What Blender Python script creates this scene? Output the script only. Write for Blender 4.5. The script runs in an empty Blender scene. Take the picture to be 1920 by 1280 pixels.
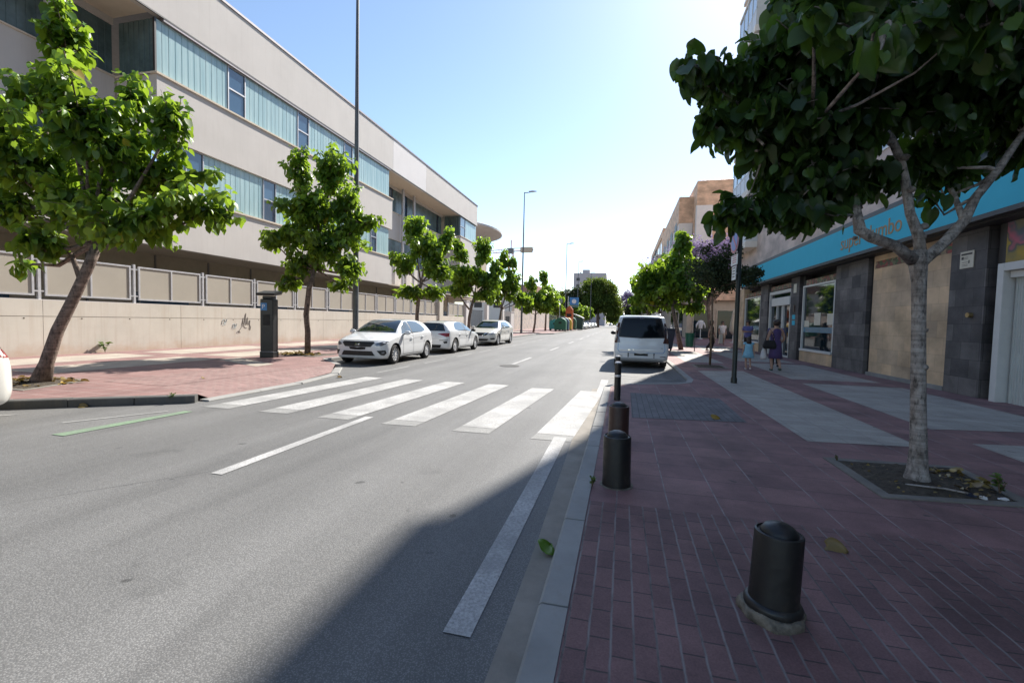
import bpy, bmesh, math, random
import numpy as np
from mathutils import Vector, Matrix, Quaternion
from mathutils.bvhtree import BVHTree
from mathutils.geometry import delaunay_2d_cdt

SC = bpy.context.scene
COL = SC.collection
R = math.radians
random.seed(7)
rng = np.random.default_rng(11)

# ---------------------------------------------------------------- camera
cam_d = bpy.data.cameras.new('camera')
cam_d.sensor_width = 36.0
cam_d.lens = 840.0 / 1920.0 * 36.0
cam_d.clip_start = 0.05
cam_d.clip_end = 4000.0
cam = bpy.data.objects.new('camera', cam_d)
COL.objects.link(cam)
_pitch, _yaw, _roll = R(2.643), R(13.84), 0.023
_h = Vector((-math.sin(_yaw), math.cos(_yaw), 0))
_r0 = Vector((math.cos(_yaw), math.sin(_yaw), 0))
_f = _h * math.cos(_pitch) - Vector((0, 0, math.sin(_pitch)))
_u0 = _h * math.sin(_pitch) + Vector((0, 0, math.cos(_pitch)))
_r = _r0 * math.cos(_roll) + _u0 * math.sin(_roll)
_u = _u0 * math.cos(_roll) - _r0 * math.sin(_roll)
cam.matrix_world = Matrix(((_r.x, _u.x, -_f.x, 0), (_r.y, _u.y, -_f.y, 0), (_r.z, _u.z, -_f.z, 1.5), (0, 0, 0, 1)))
SC.camera = cam

# ---------------------------------------------------------------- sky, sun, exposure
SUN_EL, SUN_AZ = R(42), R(17)          # azimuth measured from +Y (down the street) towards +X
world = bpy.data.worlds.new('World')
SC.world = world
world.use_nodes = True
wn = world.node_tree
sky = wn.nodes.new('ShaderNodeTexSky')
sky.sky_type = 'NISHITA'
sky.sun_disc = False
sky.sun_elevation = SUN_EL
sky.sun_rotation = SUN_AZ
sky.air_density = 1.0
sky.dust_density = 0.25
sky.ozone_density = 1.0
bg = wn.nodes['Background']
bg.inputs['Strength'].default_value = 0.112
wn.links.new(sky.outputs[0], bg.inputs['Color'])
sun_d = bpy.data.lights.new('sun', 'SUN')
sun_d.energy = 5.0
sun_d.angle = R(0.4)
sun_d.color = (1.0, 0.95, 0.87)
sun = bpy.data.objects.new('sun', sun_d)
COL.objects.link(sun)
SUN_DIR = Vector((math.sin(SUN_AZ) * math.cos(SUN_EL), math.cos(SUN_AZ) * math.cos(SUN_EL), math.sin(SUN_EL)))
sun.rotation_euler = (-SUN_DIR).to_track_quat('-Z', 'Y').to_euler()
SC.view_settings.view_transform = 'Standard'
SC.view_settings.look = 'None'
SC.view_settings.gamma = 1.0
SC.view_settings.use_curve_mapping = False
SC.view_settings.exposure = 1.0
SC.cycles.max_bounces = 10
SC.cycles.transparent_max_bounces = 8

# ---------------------------------------------------------------- object helpers
def tag(o, label=None, cat=None, group=None, kind=None):
    if label: o['label'] = label
    if cat: o['category'] = cat
    if group: o['group'] = group
    if kind: o['kind'] = kind
    return o

def empty(name, loc=(0, 0, 0), rz=0.0, label=None, cat=None, group=None):
    o = bpy.data.objects.new(name, None)
    COL.objects.link(o)
    o.location = loc
    o.rotation_euler = (0, 0, rz)
    o.empty_display_size = 0.2
    return tag(o, label, cat, group)

def copy_tree(o, parent=None):
    c = o.copy()
    COL.objects.link(c)
    c.parent = parent
    for ch in list(o.children):
        copy_tree(ch, c)
    return c

class MB:
    """collects geometry for ONE mesh object"""
    def __init__(s):
        s.v = []; s.f = []; s.mi = []; s.cur = 0
    def add(s, vs, fs):
        b = len(s.v)
        s.v.extend([tuple(p) for p in vs])
        for q in fs:
            s.f.append(tuple(b + i for i in q)); s.mi.append(s.cur)
        return s
    def box(s, x0, x1, y0, y1, z0, z1):
        if x0 > x1: x0, x1 = x1, x0
        if y0 > y1: y0, y1 = y1, y0
        if z0 > z1: z0, z1 = z1, z0
        return s.add([(x0, y0, z0), (x1, y0, z0), (x1, y1, z0), (x0, y1, z0), (x0, y0, z1), (x1, y0, z1), (x1, y1, z1), (x0, y1, z1)],
                     [(0, 3, 2, 1), (4, 5, 6, 7), (0, 1, 5, 4), (1, 2, 6, 5), (2, 3, 7, 6), (3, 0, 4, 7)])
    def bar(s, a, b, w, h=None, up=(0, 0, 1)):
        a = Vector(a); b = Vector(b); h = h or w
        d = (b - a).normalized(); u = Vector(up)
        if abs(d.dot(u)) > .98: u = Vector((0, 1, 0))
        x = d.cross(u).normalized(); y = x.cross(d).normalized()
        vs = []
        for p in (a, b):
            for sx, sy in ((-1, -1), (1, -1), (1, 1), (-1, 1)):
                vs.append(p + x * sx * w / 2 + y * sy * h / 2)
        return s.add(vs, [(0, 3, 2, 1), (4, 5, 6, 7), (0, 1, 5, 4), (1, 2, 6, 5), (2, 3, 7, 6), (3, 0, 4, 7)])
    def tube(s, pts, rad, n=8, cap=True):
        pts = [Vector(p) for p in pts]
        if not hasattr(rad, '__len__'): rad = [rad] * len(pts)
        vs = []; ref = None
        for i, p in enumerate(pts):
            d = (pts[min(i + 1, len(pts) - 1)] - pts[max(i - 1, 0)])
            d = d.normalized() if d.length > 1e-9 else Vector((0, 0, 1))
            if ref is None:
                ref = Vector((1, 0, 0)) if abs(d.x) < .9 else Vector((0, 1, 0))
            x = (ref - d * ref.dot(d)).normalized(); y = d.cross(x); ref = x
            for k in range(n):
                a = 2 * math.pi * k / n
                vs.append(p + (x * math.cos(a) + y * math.sin(a)) * rad[i])
        fs = []
        for i in range(len(pts) - 1):
            for k in range(n):
                k2 = (k + 1) % n
                fs.append((i * n + k, i * n + k2, (i + 1) * n + k2, (i + 1) * n + k))
        if cap:
            fs.append(tuple(range(n - 1, -1, -1))); m = (len(pts) - 1) * n
            fs.append(tuple(range(m, m + n)))
        return s.add(vs, fs)
    def lathe(s, prof, n=24, c=(0, 0, 0), axis='z'):
        vs = []; m = len(prof)
        for r, z in prof:
            for k in range(n):
                a = 2 * math.pi * k / n
                x, y = r * math.cos(a), r * math.sin(a)
                p = (x, y, z) if axis == 'z' else (x, z, y) if axis == 'y' else (z, x, y)
                vs.append((c[0] + p[0], c[1] + p[1], c[2] + p[2]))
        fs = []
        for i in range(m - 1):
            for k in range(n):
                k2 = (k + 1) % n
                fs.append((i * n + k, i * n + k2, (i + 1) * n + k2, (i + 1) * n + k))
        if prof[0][0] > 1e-6: fs.append(tuple(range(n - 1, -1, -1)))
        if prof[-1][0] > 1e-6: fs.append(tuple(range((m - 1) * n, m * n)))
        return s.add(vs, fs)
    def loft(s, rings, cap=True):
        n = len(rings[0]); vs = [p for r in rings for p in r]; fs = []
        for i in range(len(rings) - 1):
            for k in range(n):
                k2 = (k + 1) % n
                fs.append((i * n + k, i * n + k2, (i + 1) * n + k2, (i + 1) * n + k))
        if cap:
            fs.append(tuple(range(n - 1, -1, -1))); m = (len(rings) - 1) * n
            fs.append(tuple(range(m, m + n)))
        return s.add(vs, fs)
    def prism(s, poly, z0, z1):
        n = len(poly)
        vs = [(x, y, z0) for x, y in poly] + [(x, y, z1) for x, y in poly]
        fs = [tuple(range(n - 1, -1, -1)), tuple(range(n, 2 * n))]
        for k in range(n):
            k2 = (k + 1) % n
            fs.append((k, k2, n + k2, n + k))
        return s.add(vs, fs)
    def quad(s, a, b, c, d):
        return s.add([a, b, c, d], [(0, 1, 2, 3)])
    def sphere(s, c, r, nu=12, nv=8):
        if not hasattr(r, '__len__'): r = (r, r, r)
        vs = []; fs = []
        for j in range(nv + 1):
            t = math.pi * j / nv
            for k in range(nu):
                a = 2 * math.pi * k / nu
                vs.append((c[0] + r[0] * math.sin(t) * math.cos(a), c[1] + r[1] * math.sin(t) * math.sin(a), c[2] - r[2] * math.cos(t)))
        for j in range(nv):
            for k in range(nu):
                k2 = (k + 1) % nu
                fs.append((j * nu + k, j * nu + k2, (j + 1) * nu + k2, (j + 1) * nu + k))
        return s.add(vs, fs)
    def build(s, name, mats, parent=None, smooth=False, loc=None, world=False, bevel=0, angle=None, recalc=True):
        me = bpy.data.meshes.new(name)
        V = s.v
        o = bpy.data.objects.new(name, me)
        COL.objects.link(o)
        if parent is not None:
            o.parent = parent
            if world:
                L = parent.location
                V = [(p[0] - L[0], p[1] - L[1], p[2] - L[2]) for p in V]
        elif loc is not None:
            o.location = loc
            if world:
                V = [(p[0] - loc[0], p[1] - loc[1], p[2] - loc[2]) for p in V]
        me.from_pydata(V, [], s.f)
        if not isinstance(mats, (list, tuple)): mats = [mats]
        for m in mats: me.materials.append(m)
        if len(mats) > 1:
            me.polygons.foreach_set('material_index', s.mi)
        if recalc:
            bm = bmesh.new(); bm.from_mesh(me)
            bmesh.ops.recalc_face_normals(bm, faces=bm.faces)
            bm.to_mesh(me); bm.free()
        if smooth or angle:
            me.polygons.foreach_set('use_smooth', [True] * len(me.polygons))
            if angle:
                me.set_sharp_from_angle(angle=R(angle))
        me.update()
        if bevel:
            md = o.modifiers.new('bevel', 'BEVEL'); md.width = bevel; md.segments = 2; md.limit_method = 'ANGLE'; md.angle_limit = R(40)
        return o

def text_mesh(s, size, name, mat, parent, origin, xdir, updir, depth=0.01, shear=0.0, world=True, spacing=1.0, align='LEFT'):
    cu = bpy.data.curves.new('txt', 'FONT')
    cu.body = s; cu.size = size; cu.extrude = depth; cu.shear = shear; cu.space_character = spacing; cu.align_x = align
    cu.resolution_u = 3
    to = bpy.data.objects.new('txt', cu)
    COL.objects.link(to)
    dg = bpy.context.evaluated_depsgraph_get()
    me = bpy.data.meshes.new_from_object(to.evaluated_get(dg))
    bpy.data.objects.remove(to); bpy.data.curves.remove(cu)
    x = Vector(xdir).normalized(); y = Vector(updir).normalized(); z = x.cross(y)
    o0 = Vector(origin)
    if world and parent is not None: o0 = o0 - Vector(parent.location)
    for v in me.vertices:
        c = v.co.copy()
        v.co = o0 + x * c.x + y * c.y + z * c.z
    me.materials.clear(); me.materials.append(mat)
    me.name = name
    o = bpy.data.objects.new(name, me)
    COL.objects.link(o); o.parent = parent
    return o

def ground_hit(px, py, z=0.0):
    """where the photo pixel (1920 wide) meets a horizontal plane"""
    d = _f + _r * ((px - 960) / 840.0) - _u * ((py - 640) / 840.0)
    t = (z - 1.5) / d.z
    return Vector((d.x * t, d.y * t, z))
# ---------------------------------------------------------------- materials
class NT:
    def __init__(s, name):
        s.m = bpy.data.materials.new(name); s.m.use_nodes = True
        s.t = s.m.node_tree; s.b = s.t.nodes['Principled BSDF']; s.out = s.t.nodes['Material Output']
        s._c = None
    def n(s, typ, **kw):
        nd = s.t.nodes.new(typ)
        for k, v in kw.items(): setattr(nd, k, v)
        return nd
    def l(s, a, b): s.t.links.new(a, b)
    def coord(s):
        if s._c is None: s._c = s.n('ShaderNodeTexCoord').outputs['Object']
        return s._c
    def map(s, scale=(1, 1, 1), rot=(0, 0, 0), loc=(0, 0, 0)):
        m = s.n('ShaderNodeMapping'); m.inputs['Scale'].default_value = scale; m.inputs['Rotation'].default_value = rot; m.inputs['Location'].default_value = loc
        s.l(s.coord(), m.inputs[0]); return m.outputs[0]
    def noise(s, scale, detail=4, rough=.55, vec=None):
        n = s.n('ShaderNodeTexNoise'); n.inputs['Scale'].default_value = scale; n.inputs['Detail'].default_value = detail; n.inputs['Roughness'].default_value = rough
        s.l(vec if vec is not None else s.coord(), n.inputs['Vector']); return n.outputs['Fac']
    def ramp(s, fac, stops):
        r = s.n('ShaderNodeValToRGB'); e = r.color_ramp.elements
        while len(e) < len(stops): e.new(.5)
        for i, (p, c) in enumerate(stops):
            e[i].position = p
            e[i].color = (c, c, c, 1) if not hasattr(c, '__len__') else (*c, 1)
        s.l(fac, r.inputs[0]); return r.outputs[0]
    def mix(s, fac, a, b, blend='MIX'):
        m = s.n('ShaderNodeMix'); m.data_type = 'RGBA'; m.blend_type = blend
        for sock, val in ((m.inputs[0], fac), (m.inputs[6], a), (m.inputs[7], b)):
            if hasattr(val, 'is_linked') or hasattr(val, 'links'): s.l(val, sock)
            elif hasattr(val, '__len__'): sock.default_value = (*val, 1)
            else: sock.default_value = val
        return m.outputs[2]
    def bump(s, h, strength=.3, dist=.02):
        b = s.n('ShaderNodeBump'); b.inputs['Strength'].default_value = strength; b.inputs['Distance'].default_value = dist
        s.l(h, b.inputs['Height']); s.l(b.outputs[0], s.b.inputs['Normal'])
    def col(s, c):
        if hasattr(c, 'links'): s.l(c, s.b.inputs['Base Color'])
        else: s.b.inputs['Base Color'].default_value = (*c, 1)
    def set(s, **kw):
        for k, v in kw.items():
            s.b.inputs[k.replace('_', ' ')].default_value = v
        return s

def simple(name, c, rough=.6, metal=0.0, var=.12, vs=3.0, bump=0, bs=60, **kw):
    N = NT(name)
    if var:
        f = N.noise(vs, 6, .65)
        a = tuple(x * (1 - var) for x in c); b = tuple(min(1, x * (1 + var)) for x in c)
        N.col(N.ramp(f, [(.3, a), (.7, b)]))
    else: N.col(c)
    N.set(Roughness=rough, Metallic=metal, **kw)
    if bump: N.bump(N.noise(bs, 3), bump, .01)
    return N.m

M = {}
# asphalt: pale worn aggregate
N = NT('asphalt')
big = N.ramp(N.noise(.35, 5, .6), [(.3, (.165, .163, .159)), (.7, (.212, .209, .203))])
vor = N.n('ShaderNodeTexVoronoi'); vor.inputs['Scale'].default_value = 115; N.l(N.coord(), vor.inputs['Vector'])
spk = N.ramp(vor.outputs['Distance'], [(.05, 1.25), (.55, .62)])
fine = N.ramp(N.noise(230, 2), [(.3, .82), (.72, 1.2)])
lane = N.ramp(N.noise(1.0, 4, .6, N.map((1.1, .05, 1))), [(.36, .80), (.64, 1.1)])
fine = N.mix(1.0, fine, lane, 'MULTIPLY')
blot = N.ramp(N.noise(.9, 3, .5), [(.66, 1.0), (.72, .78)])
fine = N.mix(1.0, fine, blot, 'MULTIPLY')
drip = N.ramp(N.noise(5.5, 1, .3), [(.76, 1.0), (.79, .5)])
fine = N.mix(1.0, fine, drip, 'MULTIPLY')
c = N.mix(1.0, big, spk, 'MULTIPLY'); c = N.mix(1.0, c, fine, 'MULTIPLY')
st = N.ramp(N.noise(1.1, 6, .7, N.map((1, .25, 1))), [(.55, 0.0), (.75, .5)])
c = N.mix(st, c, (.07, .069, .068))
wv = N.n('ShaderNodeTexVoronoi'); wv.feature = 'DISTANCE_TO_EDGE'; wv.inputs['Scale'].default_value = .33
wp = N.n('ShaderNodeMix'); wp.data_type = 'VECTOR'; wp.inputs[0].default_value = .18
wnz = N.n('ShaderNodeTexNoise'); wnz.inputs['Scale'].default_value = 1.4; wnz.inputs['Detail'].default_value = 8
N.l(N.coord(), wnz.inputs['Vector']); N.l(N.coord(), wp.inputs[4]); N.l(wnz.outputs['Color'], wp.inputs[5]); N.l(wp.outputs[1], wv.inputs['Vector'])
crk = N.ramp(wv.outputs['Distance'], [(.0, .55), (.004, 0.0)])
crm = N.mix(1.0, crk, N.ramp(N.noise(.25, 3), [(.5, 0.0), (.62, 1.0)]), 'MULTIPLY')
c = N.mix(crm, c, (.03, .03, .03))
N.col(c); N.set(Roughness=.72, Specular_IOR_Level=.4); N.bump(vor.outputs['Distance'], .4, .004)
M['asphalt'] = N.m

def paint(name, colr, wear=.45):
    N = NT(name)
    w = N.ramp(N.noise(45, 8, .75), [(wear - .1, 0.0), (wear + .16, 1.0)])
    big = N.ramp(N.noise(1.6, 5, .6), [(.38, .25), (.6, 1.0)])
    w2 = N.mix(1.0, w, big, 'MULTIPLY')
    vor = N.n('ShaderNodeTexVoronoi'); vor.inputs['Scale'].default_value = 95; N.l(N.coord(), vor.inputs['Vector'])
    asp = N.ramp(vor.outputs['Distance'], [(.05, (.22, .218, .21)), (.55, (.12, .12, .116))])
    inv = N.n('ShaderNodeMath', operation='SUBTRACT'); inv.inputs[0].default_value = 1.0
    N.l(w2, inv.inputs[1])
    mul = N.n('ShaderNodeMath', operation='MULTIPLY'); mul.inputs[1].default_value = .75
    N.l(inv.outputs[0], mul.inputs[0])
    N.col(N.mix(mul.outputs[0], colr, asp)); N.set(Roughness=.8); N.bump(vor.outputs['Distance'], .35, .005)
    return N.m
M['line'] = paint('white_road_paint', (.55, .54, .53), .46)
M['zebra'] = paint('worn_zebra_paint', (.56, .55, .535), .48)
M['faint'] = paint('faded_line_paint', (.36, .355, .34), .5)
M['green_line'] = paint('faded_green_paint', (.2, .34, .18), .44)

def tiles(name, c1, c2, mortar, w, h, mort=.006, off=0.0, rot=0.0, loc=(0, 0, 0), stain=.35, bumpy=.4, wav=.5, sq=1.0, lines=None, lcol=(.4, .37, .36)):
    N = NT(name)
    b = N.n('ShaderNodeTexBrick'); b.offset = off; b.squash = sq
    b.inputs['Scale'].default_value = 1.0
    b.inputs['Color1'].default_value = (*c1, 1); b.inputs['Color2'].default_value = (*c2, 1); b.inputs['Mortar'].default_value = (*mortar, 1)
    b.inputs['Mortar Size'].default_value = mort; b.inputs['Mortar Smooth'].default_value = .3; b.inputs['Bias'].default_value = 0
    b.inputs['Brick Width'].default_value = w; b.inputs['Row Height'].default_value = h
    # wobble the joints a little
    nz = N.n('ShaderNodeTexNoise'); nz.inputs['Scale'].default_value = 9; nz.inputs['Detail'].default_value = 3; N.l(N.coord(), nz.inputs['Vector'])
    wm = N.n('ShaderNodeMix'); wm.data_type = 'VECTOR'; wm.inputs[0].default_value = .006 * wav
    N.l(N.map((1, 1, 1), (0, 0, rot), loc), wm.inputs[4]); N.l(nz.outputs['Color'], wm.inputs[5])
    N.l(wm.outputs[1], b.inputs['Vector'])
    d = N.ramp(N.noise(1.3, 7, .7), [(.3, 1 - stain), (.7, 1 + stain * .45)])
    g = N.ramp(N.noise(120, 2), [(.3, .82), (.7, 1.15)])
    c = N.mix(1.0, b.outputs['Color'], d, 'MULTIPLY'); c = N.mix(1.0, c, g, 'MULTIPLY')
    sp = N.ramp(N.noise(7, 2, .4), [(.735, 0.0), (.76, .7)])
    c = N.mix(sp, c, (.04, .038, .038))
    if lines:
        sx = N.n('ShaderNodeSeparateXYZ'); N.l(wm.outputs[1], sx.inputs[0])
        a = sx.outputs[1] if rot else sx.outputs[0]
        def mth(op, x, v):
            q = N.n('ShaderNodeMath', operation=op); N.l(x, q.inputs[0])
            if v is not None: q.inputs[1].default_value = v
            return q.outputs[0]
        dd = mth('ABSOLUTE', mth('SUBTRACT', mth('FRACT', mth('ADD', mth('DIVIDE', a, lines), .5), None), .5), None)
        lm = N.ramp(mth('MULTIPLY', dd, lines), [(.002, 1.0), (.0065, 0.0)])
        brk = N.ramp(N.noise(3.0, 5, .7, N.map((2.5, .8, 1))), [(.36, 0.1), (.56, .9)])
        c = N.mix(N.mix(1.0, lm, brk, 'MULTIPLY'), c, lcol)
    N.col(c); N.set(Roughness=.78)
    inv = N.n('ShaderNodeMath', operation='SUBTRACT'); inv.inputs[0].default_value = 1.0; N.l(b.outputs['Fac'], inv.inputs[1])
    N.bump(inv.outputs[0], bumpy, .006)
    return N.m
PINK1, PINK2 = (.27, .148, .14), (.235, .128, .132)
M['pink_tile'] = tiles('pink_paving_tile', PINK1, (.205, .108, .108), (.07, .05, .05), .4, .4, .005, stain=.5, lines=.4, lcol=(.36, .31, .3))
M['pink_tile_left'] = tiles('sunny_pink_paving_tile', (.265, .152, .138), (.21, .116, .106), (.38, .32, .3), .4, .4, .007, stain=.25)
M['pink_brick'] = tiles('plum_paving_brick', (.215, .115, .11), (.15, .08, .08), (.065, .048, .046), .2, .1, .005, off=.5, rot=R(90), stain=.5, wav=2.0, lines=.1, lcol=(.27, .235, .225))
M['left_brick'] = tiles('pink_ramp_brick', (.285, .172, .157), (.215, .125, .115), (.32, .26, .235), .2, .1, .006, off=.5, rot=0, stain=.25)
M['grey_brick'] = tiles('grey_paving_brick', (.16, .15, .158), (.11, .105, .112), (.05, .05, .05), .2, .1, .006, off=.5, rot=R(90))
M['cream_tile'] = tiles('cream_paving_tile', (.40, .365, .32), (.335, .305, .27), (.2, .185, .165), .4, .2, .004, off=0, stain=.25, bumpy=.25)
M['cream_left'] = tiles('sunny_cream_tile', (.42, .365, .30), (.37, .32, .265), (.33, .28, .24), .4, .4, .004, off=0, stain=.25, bumpy=.2)

def stained(name, c, streak=.25, rough=.85, vs=1.2, bump=.1, bs=80, dirt=(.2, .16, .12), dirtamt=.35):
    N = NT(name)
    f = N.noise(vs, 7, .65)
    a = tuple(x * (1 - streak) for x in c); b = tuple(min(1, x * (1 + streak * .5)) for x in c)
    base = N.ramp(f, [(.28, a), (.72, b)])
    s2 = N.ramp(N.noise(2.0, 6, .7, N.map((3.0, 3.0, .18))), [(.52, 0.0), (.8, dirtamt)])
    N.col(N.mix(s2, base, dirt)); N.set(Roughness=rough); N.bump(N.noise(bs, 4), bump, .01)
    return N.m
M['kerb'] = stained('kerb_concrete', (.30, .295, .28), .3, bump=.25, bs=40)
M['kerb_dark'] = stained('kerb_concrete_dirty', (.10, .1, .095), .5, bump=.25, bs=40)
def damp_wall(name, c, damp):
    N = NT(name)
    f = N.noise(.8, 7, .65); base = N.ramp(f, [(.28, tuple(x * .88 for x in c)), (.72, tuple(min(1, x * 1.06) for x in c))])
    s2 = N.ramp(N.noise(2.0, 6, .7, N.map((3.0, 3.0, .16))), [(.5, 0.0), (.78, .5)])
    col = N.mix(s2, base, (.45, .35, .26))
    sx = N.n('ShaderNodeSeparateXYZ'); N.l(N.coord(), sx.inputs[0])
    nz = N.n('ShaderNodeMath', operation='MULTIPLY_ADD'); N.l(N.noise(1.3, 6, .7), nz.inputs[0]); nz.inputs[1].default_value = 1.3; N.l(sx.outputs[2], nz.inputs[2])
    col = N.mix(N.ramp(nz.outputs[0], [(.62, .55), (1.25, 0.0)]), col, damp)
    blot = N.ramp(N.noise(5, 5, .6), [(.68, 0.0), (.74, .35)]); col = N.mix(blot, col, (.62, .57, .5))
    N.col(col); N.set(Roughness=.88); N.bump(N.noise(60, 4), .06, .01); return N.m
M['wall_conc'] = damp_wall('cast_concrete', (.6, .55, .475), (.5, .34, .22))
M['wall_conc_old'] = stained('cast_concrete', (.6, .55, .475), .14, vs=.8, dirt=(.48, .36, .26), dirtamt=.5, bump=.05)
M['render'] = stained('grey_pink_render', (.57, .53, .49), .07, vs=.7, dirt=(.40, .35, .31), dirtamt=.34, bump=.02, bs=120)
M['render_pale'] = stained('pale_render_panel', (.68, .645, .625), .05, vs=.7, dirt=(.5, .43, .4), dirtamt=.15, bump=.02, bs=120)
M['soffit'] = simple('soffit_plaster', (.62, .53, .42), .9, var=.05)
M['ground_wall'] = simple('ground_floor_plaster', (.48, .40, .31), .9, var=.1)
M['coping'] = simple('zinc_coping', (.22, .2, .21), .5, .3)
M['alu'] = simple('window_aluminium', (.42, .42, .44), .45, .4, var=.05)
M['alu_white'] = simple('white_lacquered_frame', (.62, .62, .60), .4, var=.06)
M['dark_frame'] = simple('dark_frame', (.03, .028, .028), .5, var=.1)
N = NT('channel_glass')
stripe = N.n('ShaderNodeTexWave'); stripe.wave_type = 'BANDS'; stripe.bands_direction = 'Y'; stripe.inputs['Scale'].default_value = 2.4; stripe.inputs['Distortion'].default_value = .4
N.l(N.coord(), stripe.inputs['Vector'])
v = N.ramp(N.noise(1.0, 4, .6, N.map((1, 3.5, .25))), [(.3, (.27, .42, .44)), (.7, (.48, .62, .61))])
N.col(N.mix(N.ramp(stripe.outputs['Fac'], [(.05, .3), (.4, 0.0)]), v, (.3, .48, .48))); N.set(Roughness=.22, Specular_IOR_Level=.6)
M['uglass'] = N.m
M['uglass_dark'] = simple('shaded_ribbed_glass', (.09, .135, .14), .25, var=.3, vs=1.5)  # darker copy for recesses and corner sides: shade and clear glass put into colour
def glass(name, c, rough=.04, spec=.9):
    N = NT(name); N.col(c); N.set(Roughness=rough, Specular_IOR_Level=spec, Coat_Weight=.35, Coat_Roughness=.02)
    return N.m
M['win_glass'] = glass('window_glass', (.05, .10, .16))  # blue in the base colour stands in for reflected sky
M['shop_glass'] = simple('shop_glass', (.008, .018, .024), .04, var=0, Specular_IOR_Level=.35)
M['car_glass'] = glass('car_glass', (.014, .022, .025), .02, .6)
M['van_glass'] = simple('tinted_van_glass', (.006, .008, .011), .06, var=0, Specular_IOR_Level=.25)
M['car_glass_light'] = glass('car_side_glass', (.05, .075, .085), .03, 1.0)
M['sheet'] = simple('perforated_fence_sheet', (.38, .34, .28), .7, .1, var=.07, vs=.6)
M['galv'] = simple('galvanised_steel', (.55, .54, .55), .45, .35, var=.12, vs=6)
M['post_paint'] = simple('grey_lamp_post_paint', (.12, .125, .135), .5, .2, var=.2, vs=4)
def iron(name, c, c2):
    N = NT(name)
    f = N.ramp(N.noise(7, 8, .72, N.map((1, 1, .45))), [(.42, c), (.58, c2), (.72, (c2[0] * 3.4, c2[1] * 3.0, c2[2] * 2.6))])
    N.col(f); r = N.ramp(N.noise(16, 6, .7), [(.3, .28), (.7, .62)]); N.l(r, N.b.inputs['Roughness']); N.bump(N.noise(18, 4), .06, .01)
    return N.m
M['iron'] = iron('black_cast_iron', (.009, .009, .0095), (.017, .016, .014))
M['iron_rust'] = iron('brown_painted_iron', (.036, .014, .011), (.05, .022, .016))
M['mortar'] = stained('mortar_collar', (.2, .172, .135), .75, vs=14, bump=1.0, bs=30)
M['meter'] = simple('meter_black_paint', (.016, .017, .018), .35, var=.3)
M['p_blue'] = simple('parking_sign_blue', (.05, .22, .5), .4, var=.05)
M['white'] = simple('white_paint', (.75, .75, .75), .4, var=.04)
M['black'] = simple('matt_black', (.01, .01, .01), .6, var=.1)
M['dirt'] = NT('pit_soil')
N = M['dirt']
d = N.ramp(N.noise(14, 7, .75), [(.3, (.035, .026, .018)), (.55, (.10, .078, .055)), (.75, (.19, .15, .11))])
N.col(d); N.set(Roughness=.95); N.bump(N.noise(30, 6, .8), 1.0, .04); M['dirt'] = N.m
def bark(name, a, b, c3):
    N = NT(name)
    n1 = N.noise(9, 7, .7, N.map((1, 1, .5)))
    base = N.ramp(n1, [(.32, a), (.5, b), (.68, c3)])
    crack = N.ramp(N.noise(26, 5, .7, N.map((1, 1, .35))), [(.36, .35), (.5, 1.0)])
    ringn = N.ramp(N.noise(5, 3, .6, N.map((.5, .5, 5))), [(.4, .7), (.6, 1.1)])
    c = N.mix(1.0, base, crack, 'MULTIPLY'); c = N.mix(1.0, c, ringn, 'MULTIPLY')
    N.col(c); N.set(Roughness=.9); N.bump(N.noise(30, 6, .75, N.map((1, 1, .5))), .8, .02)
    return N.m
M['bark'] = bark('grey_brown_bark', (.12, .085, .07), (.2, .15, .12), (.3, .23, .19))
M['bark_pale'] = bark('mottled_pale_bark', (.17, .135, .115), (.34, .30, .27), (.47, .43, .40))
M['bark_thin'] = bark('sapling_bark', (.14, .09, .055), (.22, .15, .1), (.3, .21, .14))

def leafmat(name, dark, light, trans, tw=.42, rough=.38, spec=.45):
    N = NT(name)
    at = N.n('ShaderNodeAttribute'); at.attribute_name = 'tint'
    c = N.ramp(at.outputs['Fac'], [(0, dark), (.75, light), (.97, tuple(x * 1.6 for x in light)), (1.0, (.35, .22, .03))])
    N.col(c); N.set(Roughness=rough, Specular_IOR_Level=spec)
    tr = N.n('ShaderNodeBsdfTranslucent')
    N.l(N.mix(at.outputs['Fac'], tuple(x * .6 for x in trans), trans), tr.inputs['Color'])
    ms = N.n('ShaderNodeMixShader'); ms.inputs[0].default_value = tw
    N.l(N.b.outputs[0], ms.inputs[1]); N.l(tr.outputs[0], ms.inputs[2]); N.l(ms.outputs[0], N.out.inputs['Surface'])
    return N.m
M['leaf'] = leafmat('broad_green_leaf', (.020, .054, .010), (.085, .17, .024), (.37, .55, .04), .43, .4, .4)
M['leaf_shade'] = leafmat('shade_toned_leaf', (.015, .035, .011), (.043, .088, .02), (.14, .26, .025), .38)  # darker copy of the broad leaf, the building's shade put into its colour
M['leaf_far'] = leafmat('far_tree_leaf', (.035, .065, .015), (.10, .15, .03), (.24, .32, .04), .4, .6, .2)
M['leaf_dark'] = leafmat('fine_dark_leaf', (.02, .03, .018), (.05, .07, .03), (.08, .11, .03), .25, .6, .2)
M['blossom'] = leafmat('jacaranda_blossom', (.22, .18, .28), (.38, .31, .47), (.36, .29, .48), .35, .7, .1)
M['dead_leaf'] = leafmat('dry_leaf', (.16, .1, .04), (.3, .22, .06), (.3, .2, .05), .2)
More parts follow.
